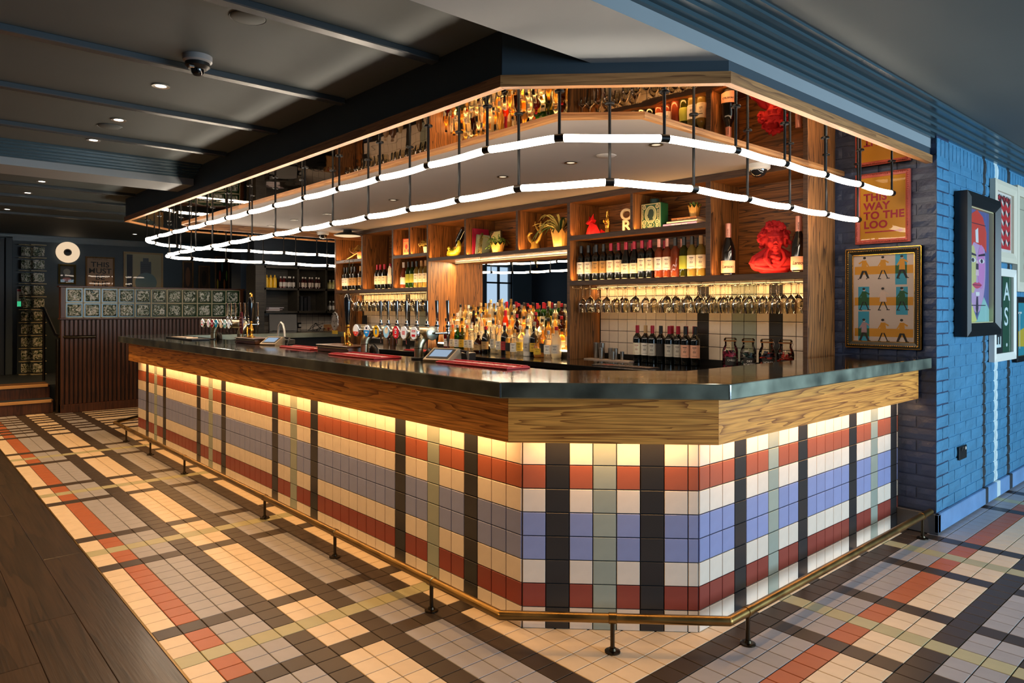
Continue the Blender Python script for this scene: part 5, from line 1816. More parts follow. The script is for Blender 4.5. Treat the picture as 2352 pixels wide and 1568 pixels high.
book('brown book on top of the pile under the crown pot', (at_y(1584, 2.505), 2.505, 2.0274), 0.22, 0.16, 0.024, (150, 96, 52), 0.02, 'BOOKS FOR LIFE', (236, 210, 150))
# crown pots
potg = mat('crown_pot_gold', (206, 160, 84), 0.42, 0.35, var=0.12, vs=20)
soil = mat('potting_soil', (36, 26, 18), 0.9)
leafg = mat('leaf_green', (74, 112, 42), 0.5, var=0.25, vs=30)
leafd = mat('leaf_dark_green', (30, 66, 30), 0.45, var=0.25, vs=20)
leafy = mat('leaf_olive_gold', (140, 122, 52), 0.55, var=0.25, vs=30)
leafs = mat('leaf_pale_stripe', (186, 176, 96), 0.5, var=0.2, vs=30)
def crown(parent, r, h, m=potg, n=9):
    b = MB()
    vs, fs = [], []
    k = n * 2
    for z, rr in ((0, r * 0.72), (h * 0.72, r * 0.95)):
        for i in range(k):
            a = 2 * pi * i / k
            vs.append((rr * math.cos(a), rr * math.sin(a), z))
    for i in range(k):
        a = 2 * pi * i / k
        hh = h if i % 2 == 0 else h * 0.74
        rr = r * (1.06 if i % 2 == 0 else 0.97)
        vs.append((rr * math.cos(a), rr * math.sin(a), hh))
    for l in range(2):
        for i in range(k):
            fs.append((l * k + i, l * k + (i + 1) % k, (l + 1) * k + (i + 1) % k, (l + 1) * k + i))
    fs.append(tuple(range(k))[::-1])
    b.add(vs, fs)
    o = b.build('crown_pot', m, parent)
    so_ = o.modifiers.new('wall', 'SOLIDIFY')
    so_.thickness = 0.004
    MB().lathe([(0, h * 0.66), (r * 0.9, h * 0.66)], 14).build('soil', soil, parent)
    bl = MB()
    for i in range(n):
        a = 2 * pi * i / n
        bl.ball((r * 1.06 * math.cos(a), r * 1.06 * math.sin(a), h + 0.002), 0.004, 6)
    bl.build('crown_beads', gold, o)
def leaf_mesh(path, wd, m, name='leaf', fold=0.15):
    P = [Vector(p) for p in path]
    vs, fs = [], []
    for i, p in enumerate(P):
        t_ = (P[min(i + 1, len(P) - 1)] - P[max(i - 1, 0)]).normalized()
        s_ = t_.cross(Vector((0, 0, 1)))
        s_ = s_.normalized() if s_.length > 1e-4 else Vector((1, 0, 0))
        u = i / (len(P) - 1)
        k = wd * (math.sin(pi * min(1, 0.12 + 0.88 * u)) ** 0.7) if u < 1 else 0.0004
        nrm = s_.cross(t_)
        vs += [p - s_ * k, p - nrm * k * fold * 2, p + s_ * k]
    for i in range(len(P) - 1):
        a = i * 3
        fs += [(a, a + 1, a + 4, a + 3), (a + 1, a + 2, a + 5, a + 4)]
    return MB().add(vs, fs, 0, True).mesh(name, m)
sp = T('potted_succulent', 'spiky succulent in a gold crown pot on the book pile', 'plant', (at_y(1595, 2.50), 2.50, 2.0525))
crown(sp, 0.046, 0.088)
rl = random.Random(4)
for k in range(18):
    a = k * 2.4
    e = 0.35 + 0.9 * (k / 18)
    ln = 0.065 - 0.001 * k
    d = Vector((math.cos(a) * math.cos(e), math.sin(a) * math.cos(e), math.sin(e)))
    o0 = Vector((0, 0, 0.062))
    O('leaf', leaf_mesh([o0, o0 + d * ln * 0.4, o0 + d * ln * 0.75 + Vector((0, 0, 0.004)), o0 + d * ln + Vector((0, 0, 0.012))], 0.009, leafg), sp)

# middle bays
def arc_leaf(o0, a, ln, rise, droop, n=8):
    pts = []
    for i in range(n + 1):
        u = i / n
        pts.append(Vector((o0.x + math.cos(a) * ln * u, o0.y + math.sin(a) * ln * u, o0.z + rise * math.sin(u * pi * 0.62) - droop * u * u)))
    return pts
spd = T('spider_plant', 'large arching spider plant in a gold crown pot beside the divider', 'plant', (-2.17, 2.455, 1.906))
crown(spd, 0.088, 0.165)
for k in range(38):
    a = rl.uniform(0, 2 * pi) if k < 12 else rl.uniform(2.2, 5.0)
    ln = rl.uniform(0.14, 0.34)
    if math.cos(a) > 0.1:
        ln = min(ln, 0.15)
    if math.sin(a) > 0:
        ln = min(ln, 0.17)
    rise = rl.uniform(0.08, 0.20)
    O('leaf', leaf_mesh(arc_leaf(Vector((0, 0, 0.13)), a, ln, rise, rl.uniform(0.02, 0.24) * ln / 0.3), 0.011, leafs if k % 3 else leafd, fold=0.25), spd)
tp = T('trailing_plant', 'small leaved trailing plant in a gold crown pot', 'plant', (-3.03, 2.45, 1.906))
crown(tp, 0.068, 0.10)
fo = MB()
def sprig(fo, base, a, ln, rise, droop, n=12, lw=0.012):
    pts = arc_leaf(base, a, ln, rise, droop, n)
    fo.tube(pts, 0.0012, 4, 0)
    for i, p in enumerate(pts[1:]):
        for s_ in (-1, 1):
            d = Vector((math.cos(a + s_ * 1.2), math.sin(a + s_ * 1.2), rl.uniform(-0.2, 0.6))) * lw
            q = Vector((-d.y, d.x, 0.3 * lw)) * 0.45
            fo.add([p, p + d * 0.5 + q, p + d, p + d * 0.5 - q], [(0, 1, 2, 3)])
for k in range(46):
    sprig(fo, Vector((rl.uniform(-0.03, 0.03), rl.uniform(-0.03, 0.02), 0.075)), rl.uniform(0, 2 * pi), rl.uniform(0.05, 0.115), rl.uniform(0.02, 0.10), rl.uniform(0, 0.07))
o = fo.build('foliage', leafg, tp)
o['kind'] = 'stuff'
fo = MB()
for k in range(22):
    a = rl.uniform(-2.4, -1.0)
    sprig(fo, Vector((-0.135, -0.075, 0.17 + rl.uniform(-0.03, 0.03))), a, rl.uniform(0.02, 0.06), rl.uniform(0.0, 0.04), rl.uniform(0.10, 0.28), 14, 0.010)
o = fo.build('trailing_foliage', leafy, tp)
o['kind'] = 'stuff'
MB().tube([(-0.03, -0.02, 0.075), (-0.09, -0.05, 0.16), (-0.135, -0.075, 0.17)], 0.004, 6).build('stem', leafy, tp)
bk = book('magenta cocktail book standing against the divider', (-3.345, 2.50, 1.906), 0.27, 0.20, 0.022, (176, 32, 70))
bk.matrix_world = Matrix.Translation((-3.36, 2.50, 1.906)) @ Matrix.Rotation(-pi / 2, 4, 'Y') @ Matrix.Translation((0.135, 0, -0.011))
bk = book('slim grey book leaning beside the magenta book', (-3.3, 2.5, 1.906), 0.205, 0.18, 0.014, (120, 136, 130))
bk.matrix_world = Matrix.Translation((-3.318, 2.49, 1.906)) @ Matrix.Rotation(rad(6), 4, 'Y') @ Matrix.Rotation(-pi / 2, 4, 'Y') @ Matrix.Translation((0.1025, 0, -0.007))
ab = T('art_book', 'large art book with a curvy patterned cover facing out', 'book', (-3.21, 2.58, 1.906), rad(-6))
MB().bbox(-0.10, 0.10, -0.012, 0.012, 0, 0.245, 0.003).build('cover', pap((78, 62, 36), 0.4), ab)
f = MB()
f.rect(-0.096, 0.096, 0.006, 0.240, 0.0)
f.poly([(-0.02, 0.01)] + [(-0.02 + 0.04 * math.sin(k * 0.55), 0.01 + 0.225 * k / 12) for k in range(13)] + [(0.096, 0.235), (0.096, 0.01)], 0.0006, 1)
for k in range(40):
    f.ell(rl.uniform(-0.09, -0.045), rl.uniform(0.015, 0.23), 0.006, 0.003, 0.001, 2, 8)
f.poly([(-0.028 + 0.04 * math.sin(k * 0.55), 0.01 + 0.225 * k / 12) for k in range(13)] + [(-0.014 + 0.04 * math.sin(k * 0.55), 0.01 + 0.225 * k / 12) for k in range(12, -1, -1)], 0.0012, 3)
f.build('cover_print', [pap((54, 44, 26)), pap((176, 178, 130)), pap((180, 140, 60)), pap((206, 170, 140))], ab, M=Matrix.Translation((0, -0.0125, 0)) @ RXp)
bottle('champagne', g_green, c_black, L_cream, (-2.705, 2.47, 1.906), 'dark green bottle with cream label against the divider', None, None, sc=0.80)
cr = T('crocodile_holder', 'yellow green crocodile bottle holder', 'bottle holder', (-3.74, 2.46, 1.906), rad(-15))
b = MB()
b.ball((-0.02, 0, 0.045), (0.125, 0.05, 0.042), 16)
b.ball((-0.115, 0, 0.055), (0.05, 0.042, 0.04), 14)
b.ball((-0.09, -0.03, 0.10), 0.02, 10)
b.ball((-0.09, 0.03, 0.10), 0.02, 10)
b.ball((-0.15, 0, 0.04), (0.03, 0.035, 0.022), 12)
b.tube([(0.05, 0, 0.06), (0.10, 0, 0.07), (0.125, 0.0, 0.11), (0.115, 0, 0.155), (0.095, 0, 0.18)], [0.038, 0.03, 0.022, 0.015, 0.006], 10)
for k in range(8):
    b.ball((-0.07 + 0.022 * k, 0, 0.088 - 0.001 * k), 0.009, 6)
remesh(b, 'body', mat('lime_ceramic', (186, 180, 50), 0.25, coat=0.3), cr, 0.005, 2)
bt = bottle('champagne', g_black, c_gold, None, (-3.62, 2.46, 2.13), 'champagne bottle tilted upside down in the crocodile holder')
bt.matrix_world = Matrix.Translation((-3.575, 2.46, 2.195)) @ Matrix.Rotation(rad(217), 4, 'Y') @ Matrix.Scale(0.82, 4)
an = T('antler_figure', 'gold branching hands figure on the middle shelf', 'ornament', (-2.50, 2.45, 1.906), rad(10))
b = MB()
b.tube([(0, 0, 0), (0, 0, 0.045), (-0.01, 0, 0.075)], [0.05, 0.036, 0.03], 12)
b.tube([(-0.01, 0, 0.06), (-0.06, 0, 0.10), (-0.075, 0, 0.135), (-0.05, -0.01, 0.16), (-0.02, -0.01, 0.16)], [0.02, 0.018, 0.016, 0.012, 0.008], 10)
b.tube([(0.01, 0, 0.06), (0.05, 0, 0.10), (0.075, 0, 0.16), (0.06, 0, 0.22), (0.07, 0, 0.26)], [0.02, 0.018, 0.014, 0.010, 0.006], 10)
b.tube([(0.07, 0, 0.15), (0.03, 0.0, 0.19), (0.0, 0, 0.24), (0.005, 0, 0.265)], [0.013, 0.011, 0.008, 0.005], 8)
b.tube([(-0.075, 0, 0.13), (-0.085, 0.01, 0.155)], [0.011, 0.006], 8)
remesh(b, 'figure', mat('dull_gold', (186, 146, 66), 0.4, 0.7), an, 0.004, 2)
# left bays
bx = T('gin_gift_box', 'coral illustrated gift box with a bottle neck behind', 'box', (-4.62, 2.46, 1.970), rad(5))
MB().bbox(-0.055, 0.075, -0.04, 0.04, 0, 0.195, 0.002).build('carton', pap((222, 92, 62), 0.5), bx)
f = MB().rect(-0.045, 0.065, 0.01, 0.16, 0.0).rect(-0.04, 0.06, 0.168, 0.185, 0.0)
f.ell(0.012, 0.10, 0.026, 0.03, 0.0006, 1, 18).rect(0.008, 0.016, 0.03, 0.075, 0.0006, 1).ell(-0.015, 0.055, 0.012, 0.02, 0.0006, 1, 12).ell(0.04, 0.055, 0.012, 0.02, 0.0006, 1, 12)
f.build('carton_print', [pap((238, 150, 96), 0.5), pap((206, 52, 40), 0.5)], bx, M=Matrix.Translation((0.0, -0.0405, 0)) @ RXp)
bottle('spirit', g_clear, c_red, None, (-4.545, 2.58, 1.970), 'red topped bottle standing behind the coral gift box', None, sc=0.82)
sm = T('potted_herb', 'small leafy plant in a cream pot beside the mirror bay', 'plant', (-4.22, 2.44, 1.970))
MB().lathe([(0, 0), (0.035, 0), (0.045, 0.075), (0.040, 0.075), (0.038, 0.06), (0, 0.06)], 18).build('pot', mat('cream_pot', (232, 206, 150), 0.4), sm)
fo = MB()
for k in range(26):
    sprig(fo, Vector((0, 0, 0.06)), rl.uniform(0, 2 * pi), rl.uniform(0.04, 0.11), rl.uniform(0.03, 0.12), rl.uniform(0, 0.05), 8, 0.016)
o = fo.build('foliage', leafy, sm)
o['kind'] = 'stuff'
dw = T('driftwood_planter', 'driftwood air plant in a painted pot on the far upper shelf', 'plant', (-5.62, 2.42, 1.979))
MB().lathe([(0, 0), (0.045, 0), (0.055, 0.03), (0.05, 0.085), (0.03, 0.10), (0, 0.10)], 18).build('pot', mat('painted_pot', (226, 120, 60), 0.35, var=0.3, vs=16), dw)
b = MB()
b.tube([(0, 0, 0.09), (-0.08, -0.03, 0.075), (-0.17, -0.05, 0.04), (-0.24, -0.08, 0.01), (-0.27, -0.1, -0.03)], [0.009, 0.008, 0.007, 0.006, 0.003], 8)
b.tube([(-0.02, 0, 0.085), (-0.12, -0.01, 0.10), (-0.19, -0.02, 0.085)], [0.007, 0.006, 0.003], 8)
b.tube([(-0.10, -0.04, 0.07), (-0.16, -0.07, 0.10), (-0.17, -0.08, 0.15)], [0.006, 0.004, 0.002], 8)
b.build('branch', mat('driftwood', (176, 130, 76), 0.7), dw)
for k in range(16):
    O('leaf', leaf_mesh(arc_leaf(Vector((0, 0, 0.10)), rl.uniform(1.9, 4.6), rl.uniform(0.06, 0.17), rl.uniform(0.05, 0.15), rl.uniform(0, 0.2)), 0.005, leafd if k % 2 else leafy), dw)
for k in range(4):
    O('leaf', leaf_mesh(arc_leaf(Vector((-0.18 + 0.06 * k, -0.09, 0.0)), rl.uniform(-2.2, -0.8), 0.05, 0.01, rl.uniform(0.15, 0.26)), 0.004, leafd), dw)
# ------------------------------------------------------------------ framed pictures
def frame(label, wall, x, y, z, w_, h, fw, dep, fm, name='framed_picture', inner=None, cat_='picture', beads=None, glaze=True, tilt=0.0, group=None):
    M = (WALL_Y if wall == 'y' else WALL_X)(x, y, z)
    if tilt:
        M = M @ Matrix.Rotation(tilt, 4, 'Z')
    t = T(name, label, cat_, M=M, group=group)
    q = [(0, 0), (w_, 0), (w_, h), (0, h)]
    i_ = [(fw, fw), (w_ - fw, fw), (w_ - fw, h - fw), (fw, h - fw)]
    for k in range(4):
        k2 = (k + 1) % 4
        b = MB()
        m0, m1 = [((q[a][0] * 0.55 + i_[a][0] * 0.45), (q[a][1] * 0.55 + i_[a][1] * 0.45)) for a in (k, k2)]
        vs = [(*q[k], 0), (*q[k2], 0), (*q[k], dep * 0.85), (*q[k2], dep * 0.85), (*m0, dep), (*m1, dep), (*i_[k], dep * 0.72), (*i_[k2], dep * 0.72), (*i_[k], dep * 0.3), (*i_[k2], dep * 0.3)]
        b.add(vs, [(0, 1, 3, 2), (2, 3, 5, 4), (4, 5, 7, 6), (6, 7, 9, 8)])
        mo = b.build('moulding', fm, t)
        if beads:
            bm_, br, sp_ = beads
            bl = MB()
            a, c = Vector(m0), Vector(m1)
            n = max(2, int((c - a).length / sp_))
            for r in range(n):
                p = a.lerp(c, (r + 0.5) / n)
                bl.ball((p.x, p.y, dep), br, 6)
            bl.build('bead_row', bm_, mo)
    if inner:
        b = MB()
        e = 0.006
        u0, u1, v0, v1 = fw - 0.001, w_ - fw + 0.001, fw - 0.001, h - fw + 0.001
        for r in ((u0, u1, v0, v0 + e), (u0, u1, v1 - e, v1), (u0, u0 + e, v0, v1), (u1 - e, u1, v0, v1)):
            b.box(r[0], r[1], r[2], r[3], dep * 0.3, dep * 0.6)
        b.build('slip', inner, t)
    if glaze:
        MB().rect(fw, w_ - fw, fw, h - fw, dep * 0.42).build('glazing', pane_m, t)
    MB().box(0.002, w_ - 0.002, 0.002, h - 0.002, 0.0, dep * 0.15).build('backing', pap((60, 50, 40)), t)
    return t, dep * 0.30
def sheet(t, w0, cols, f, name='print'):
    return f.build(name, [pap(c, 0.55) for c in cols], t)

coral = mat('coral_frame', (198, 92, 76), 0.4)
t, w0 = frame('mustard poster in a beaded coral frame pointing this way to the loo', 'y', 0.279, 2.718, 1.785, 0.328, 0.453, 0.026, 0.026, coral, beads=(coral, 0.006, 0.0125))
f = MB().rect(0.02, 0.308, 0.02, 0.433, w0)
f.rect(0.055, 0.265, 0.072, 0.080, w0 + 0.0006, 1).poly([(0.262, 0.064), (0.290, 0.076), (0.262, 0.088)], w0 + 0.0006, 1)
sheet(t, w0, [(228, 158, 30), (190, 36, 62)], f)
for s_, v in (('THIS', 0.278), ('WAY', 0.219), ('TO THE', 0.160), ('LOO', 0.101)):
    text(s_, t, 0.048, v, w0 + 0.0008, 0.066, pap((190, 36, 62)), 0.0026, space=1.06, sx=1.0)

olive_f = mat('dark_olive_frame', (34, 34, 26), 0.35)
t, w0 = frame('poster of nine walking figures with blue and ochre bands in a dark gilt frame', 'y', 0.219, 2.718, 1.115, 0.456, 0.642, 0.040, 0.032, olive_f, inner=gold, beads=(gold, 0.0052, 0.0125))
b = MB()
for r in ((0.0, 0.456, 0.0, 0.004), (0.0, 0.456, 0.638, 0.642), (0.0, 0.004, 0.0, 0.642), (0.452, 0.456, 0.0, 0.642)):
    b.box(r[0], r[1], r[2], r[3], 0.0, 0.030)
b.build('gilt_edge', gold, t)
f = MB().rect(0.04, 0.416, 0.04, 0.602, w0)
for v in (0.50, 0.30, 0.10):
    f.rect(0.052, 0.404, v - 0.026, v + 0.026, w0 + 0.0005, 1)
for (u, v0, v1) in ((0.300, 0.405, 0.602), (0.075, 0.245, 0.395), (0.305, 0.215, 0.390), (0.075, 0.04, 0.235)):
    f.rect(u, u + 0.068, v0, v1, w0 + 0.0010, 2)
for (u, v) in ((0.334, 0.50), (0.109, 0.30), (0.339, 0.30), (0.109, 0.10)):
    f.rect(u - 0.034, u + 0.034, v - 0.026, v + 0.026, w0 + 0.0014, 5)
def walker(f, u, v, fem, fl, coat):
    s = 1 if not fl else -1
    wv = w0 + 0.0018
    f.ell(u, v + 0.062, 0.0085, 0.010, wv, 3, 12)
    f.ell(u - s * 0.002, v + 0.066, 0.0095, 0.008, wv + 0.0003, 4, 12)
    f.poly([(u - 0.014, v + 0.050), (u + 0.014, v + 0.050), (u + (0.022 if fem else 0.018), v - 0.018), (u - (0.022 if fem else 0.018), v - 0.018)], wv, coat)
    f.poly([(u - s * 0.012, v + 0.046), (u - s * 0.032, v + 0.012), (u - s * 0.027, v + 0.008), (u - s * 0.006, v + 0.034)], wv + 0.0003, coat)
    f.poly([(u + s * 0.010, v + 0.040), (u + s * 0.030, v + 0.026), (u + s * 0.036, v + 0.034), (u + s * 0.012, v + 0.048)], wv + 0.0003, coat)
    lw = 0.004 if fem else 0.0085
    for a, (du, dv) in enumerate(((-0.026, -0.068), (0.026, -0.066))):
        f.poly([(u + du * 0.2 - lw, v - 0.016), (u + du * 0.2 + lw, v - 0.016), (u + du + lw * 0.8, v + dv), (u + du - lw * 0.8, v + dv)], wv, 4)
        f.poly([(u + du - 0.006, v + dv), (u + du + s * 0.014, v + dv), (u + du + s * 0.014, v + dv - 0.005), (u + du - 0.006, v + dv - 0.005)], wv, 4)
for r, v in enumerate((0.515, 0.315, 0.115)):
    for c, u in enumerate((0.112, 0.228, 0.340)):
        walker(f, u, v, c == 1 or (r == 1), c == 0 and r == 0, 3 if (r, c) == (1, 1) else (5 if r == 1 else 1 if c != 0 or r == 0 else 6))
sheet(t, w0, [(226, 204, 192), (226, 156, 40), (58, 168, 206), (236, 206, 190), (24, 22, 24), (28, 92, 52), (196, 160, 170)], f)

blk_f = mat('black_frame', (16, 17, 19), 0.35)
cream_f = mat('cream_frame', (214, 204, 184), 0.5)
RWX = 0.7535
t, w0 = frame('tall portrait of a face in a red cap in a deep black frame', 'x', RWX, 3.03, 1.19, 0.735, 0.925, 0.085, 0.085, blk_f, inner=pap((206, 196, 150)))
f = MB().rect(0.085, 0.65, 0.085, 0.84, w0)
f.ell(0.37, 0.45, 0.19, 0.30, w0 + 0.0006, 1, 30)
f.poly([(0.17, 0.53), (0.17, 0.70), (0.24, 0.80), (0.37, 0.838), (0.50, 0.80), (0.58, 0.70), (0.58, 0.56), (0.50, 0.60), (0.30, 0.62)], w0 + 0.0010, 2)
f.poly([(0.085, 0.085), (0.65, 0.085), (0.65, 0.17), (0.52, 0.26), (0.42, 0.15), (0.37, 0.10), (0.32, 0.15), (0.22, 0.26), (0.085, 0.17)], w0 + 0.0010, 3)
f.poly([(0.22, 0.26), (0.30, 0.17), (0.37, 0.10), (0.30, 0.085), (0.12, 0.085), (0.14, 0.2)], w0 + 0.0012, 4)
f.ell(0.28, 0.44, 0.08, 0.16, w0 + 0.0013, 5, 20)
f.ell(0.46, 0.46, 0.08, 0.15, w0 + 0.0013, 6, 20)
f.ell(0.28, 0.50, 0.062, 0.016, w0 + 0.0016, 10, 16).ell(0.47, 0.50, 0.062, 0.016, w0 + 0.0016, 10, 16).ell(0.28, 0.50, 0.028, 0.014, w0 + 0.0019, 7, 12).ell(0.47, 0.50, 0.028, 0.014, w0 + 0.0019, 7, 12)
f.poly([(0.20, 0.535), (0.35, 0.528), (0.35, 0.540), (0.21, 0.552)], w0 + 0.0019, 7).poly([(0.40, 0.528), (0.55, 0.540), (0.54, 0.556), (0.40, 0.540)], w0 + 0.0019, 7)
f.poly([(0.26, 0.338), (0.33, 0.356), (0.37, 0.350), (0.41, 0.356), (0.48, 0.338), (0.42, 0.318), (0.37, 0.312), (0.32, 0.318)], w0 + 0.0016, 8).rect(0.28, 0.46, 0.335, 0.339, w0 + 0.0019, 7)
f.poly([(0.35, 0.50), (0.39, 0.50), (0.41, 0.40), (0.34, 0.40)], w0 + 0.0016, 9)
f.poly([(0.34, 0.62), (0.40, 0.62), (0.39, 0.72), (0.33, 0.70)], w0 + 0.0018, 10).rect(0.345, 0.40, 0.44, 0.48, w0 + 0.002, 11).rect(0.34, 0.42, 0.265, 0.29, w0 + 0.002, 10)
f.poly([(0.36, 0.26), (0.39, 0.26), (0.40, 0.18), (0.37, 0.13), (0.345, 0.18)], w0 + 0.002, 7)
f.rect(0.10, 0.56, 0.198, 0.204, w0 + 0.0022, 7).rect(0.10, 0.56, 0.742, 0.747, w0 + 0.0022, 7).rect(0.20, 0.23, 0.60, 0.80, w0 + 0.0015, 12).rect(0.10, 0.18, 0.28, 0.62, w0 + 0.0005, 12)
sheet(t, w0, [(92, 96, 150), (196, 156, 196), (212, 62, 44), (150, 196, 190), (216, 210, 120), (206, 196, 130), (206, 130, 190), (40, 30, 50), (206, 70, 100), (226, 190, 200), (230, 226, 226), (50, 40, 60), (160, 120, 190)], f)

t, w0 = frame('red and white london rooftop print in a cream frame', 'x', RWX, 3.792, 1.707, 0.578, 0.582, 0.075, 0.04, cream_f)
f = MB().rect(0.07, 0.508, 0.07, 0.512, w0)
f.rect(0.10, 0.48, 0.10, 0.482, w0 + 0.0005, 1)
for r in range(5):
    for c in range(3):
        u, v = 0.125 + 0.115 * c, 0.115 + 0.072 * r
        f.poly([(u, v + 0.035), (u + 0.05, v + 0.005), (u + 0.05, v + 0.035), (u, v + 0.062)], w0 + 0.0010, 0)
        f.poly([(u + 0.05, v + 0.005), (u + 0.10, v + 0.035), (u + 0.10, v + 0.058), (u + 0.05, v + 0.035)], w0 + 0.0010, 2)
sheet(t, w0, [(236, 226, 218), (206, 44, 48), (40, 26, 34)], f)
text('LONDON', t, 0.11, 0.448, w0 + 0.0014, 0.062, pap((40, 26, 34)), 0.001, sx=1.35)

t, w0 = frame('dark green typographic print reading pause in a white frame', 'x', RWX, 3.775, 0.992, 0.572, 0.668, 0.055, 0.04, mat('white_frame', (232, 228, 220), 0.45))
f = MB().rect(0.05, 0.522, 0.05, 0.618, w0).rect(0.29, 0.522, 0.05, 0.618, w0 + 0.0006, 1)
for k in range(6):
    f.rect(0.30 + 0.038 * k, 0.312 + 0.038 * k, 0.06, 0.618, w0 + 0.001, 2)
sheet(t, w0, [(18, 22, 24), (16, 66, 44), (30, 92, 60)], f)
pw_ = pap((226, 240, 240))
for s_, u, v, rt, k in (('P', 0.10, 0.44, 0, 1), ('A', 0.315, 0.44, 0, 1), ('U', 0.10, 0.255, 0, 1), ('S', 0.325, 0.255, 0, 1), ('E', 0.245, 0.085, pi / 2, 0.8), ('.', 0.37, 0.10, 0, 1)):
    text(s_, t, u, v, w0 + 0.0016, 0.19, pw_, 0.002, rot=rt, sx=1.25 if rt == 0 else 1.0)

t, w0 = frame('large cream text poster with red letters in a cream frame beyond the london print', 'x', RWX, 4.375, 1.50, 0.75, 0.81, 0.075, 0.04, cream_f)
f = MB().rect(0.07, 0.68, 0.07, 0.74, w0)
f.rect(0.12, 0.64, 0.64, 0.644, w0 + 0.0005, 1)
sheet(t, w0, [(206, 200, 176), (120, 110, 96)], f)
text('M', t, 0.27, 0.44, w0 + 0.001, 0.25, pap((186, 44, 52)), 0.002)
text('S', t, 0.27, 0.17, w0 + 0.001, 0.25, pap((186, 44, 52)), 0.002)
t, w0 = frame('teal and ochre bicycle print in a thin black frame', 'x', RWX, 4.375, 0.96, 0.66, 0.50, 0.04, 0.035, blk_f, inner=gold)
f = MB().rect(0.04, 0.62, 0.04, 0.46, w0)
f.poly([(0.04, 0.22), (0.30, 0.26), (0.62, 0.20), (0.62, 0.10), (0.04, 0.12)], w0 + 0.0005, 1)
f.rect(0.16, 0.175, 0.1, 0.38, w0 + 0.001, 2).rect(0.08, 0.22, 0.37, 0.385, w0 + 0.001, 2).rect(0.3, 0.315, 0.15, 0.33, w0 + 0.001, 2)
sheet(t, w0, [(40, 140, 160), (206, 176, 40), (220, 230, 226)], f)

# pictures and lamp on the far wall
FXW = -10.995
wood_f = wood('picture_frame_oak', (84, 56, 30), (150, 112, 70), 'y', 1.5, 0.45)
t, w0 = frame('tan poster with bold black words this must be the place', 'x', FXW, 0.405, 1.55, 0.42, 0.655, 0.022, 0.03, wood_f)
f = MB().rect(0.02, 0.40, 0.02, 0.635, w0)
sheet(t, w0, [(164, 128, 96)], f)
for s_, v in (('THIS', 0.49), ('MUST', 0.385), ('BE', 0.28), ('THE', 0.175), ('PLACE', 0.07)):
    text(s_, t, 0.21, v, w0 + 0.001, 0.118, pap((22, 20, 22)), 0.0014, 'CENTER', sx=1.12)
text('THE NORTH TIMES', t, 0.21, 0.605, w0 + 0.001, 0.026, pap((40, 34, 30)), 0.0, 'CENTER')
t, w0 = frame('pale poster of a grey tower block with a blue disc', 'x', FXW, 0.96, 1.5, 0.62, 0.815, 0.03, 0.03, mat('pale_oak_frame', (176, 150, 112), 0.5))
f = MB().rect(0.03, 0.59, 0.03, 0.785, w0).rect(0.05, 0.14, 0.10, 0.77, w0 + 0.0005, 1).rect(0.26, 0.43, 0.12, 0.66, w0 + 0.0005, 2).rect(0.30, 0.39, 0.66, 0.72, w0 + 0.0005, 2)
f.ell(0.35, 0.30, 0.17, 0.17, w0 + 0.001, 3, 28)
for k in range(8):
    f.rect(0.275, 0.415, 0.36 + 0.035 * k, 0.366 + 0.035 * k, w0 + 0.0008, 1)
sheet(t, w0, [(176, 164, 130), (34, 40, 52), (78, 84, 92), (104, 130, 134)], f)
t, w0 = frame('small dark abstract print under the round wall lamp', 'x', FXW, 0.024, 1.745, 0.246, 0.32, 0.03, 0.03, mat('old_gold_frame', (98, 84, 44), 0.4, 0.5))
f = MB().rect(0.03, 0.216, 0.03, 0.29, w0).ell(0.12, 0.2, 0.05, 0.05, w0 + 0.0005, 1).ell(0.12, 0.08, 0.06, 0.03, w0 + 0.0005, 2)
sheet(t, w0, [(46, 42, 32), (150, 140, 120), (190, 120, 110)], f)
for (y, w_, z, h, lab, cs) in ((1.90, 0.185, 1.58, 0.62, 'narrow brown abstract print beside the tower block poster', ((60, 40, 28), (130, 84, 50))), (2.17, 0.20, 1.62, 0.51, 'small wood framed sepia print between the narrow pictures', ((80, 60, 44), (44, 34, 28))), (2.46, 0.26, 1.58, 0.73, 'framed print of brightly coloured surfboard shapes', ((28, 26, 24), (214, 190, 70)))):
    t, w0 = frame(lab, 'x', FXW, y, z, w_, h, 0.022, 0.03, wood_f)
    f = MB().rect(0.02, w_ - 0.02, 0.02, h - 0.02, w0)
    if 'surf' in lab:
        for k, c in enumerate(range(5)):
            f.ell(0.05 + 0.04 * k, 0.22 + 0.16 * (k % 3), 0.016, 0.10, w0 + 0.0005 + 0.0002 * k, 1 + k, 14)
        sheet(t, w0, [cs[0], cs[1], (206, 80, 60), (90, 150, 170), (226, 140, 60), (150, 190, 90)], f)
    else:
        f.ell(w_ / 2, h * 0.55, w_ * 0.22, h * 0.28, w0 + 0.0005, 1)
        sheet(t, w0, [cs[0], cs[1]], f)
lp = T('wall_lamp', 'round glowing disc wall lamp with a dark centre', 'lamp', M=WALL_X(FXW, 0.149, 2.255))
MB().lathe([(0.05, 0.05), (0.075, 0.03), (0.14, 0.03), (0.165, 0.045), (0.168, 0.06), (0.15, 0.062), (0.10, 0.05), (0.06, 0.056)], 32).build('glowing_shade', emit('disc_lamp_glow', (1.0, 0.74, 0.48), 0.75), lp)
MB().lathe([(0, 0.085), (0.04, 0.08), (0.056, 0.06), (0.056, 0.0), (0, 0)], 24).build('hub', black_m, lp)
sg = T('exit_sign', 'small white and green sign beside the entrance door', 'sign', M=WALL_X(-10.99, -0.52, 1.38))
MB().bbox(0, 0.11, 0, 0.28, 0, 0.012, 0.003).build('plate', white_p, sg)
f = MB().rect(0.006, 0.104, 0.006, 0.085, 0.0128).rect(0.03, 0.08, 0.13, 0.18, 0.0128, 1).rect(0.006, 0.104, 0.24, 0.27, 0.0128, 2)
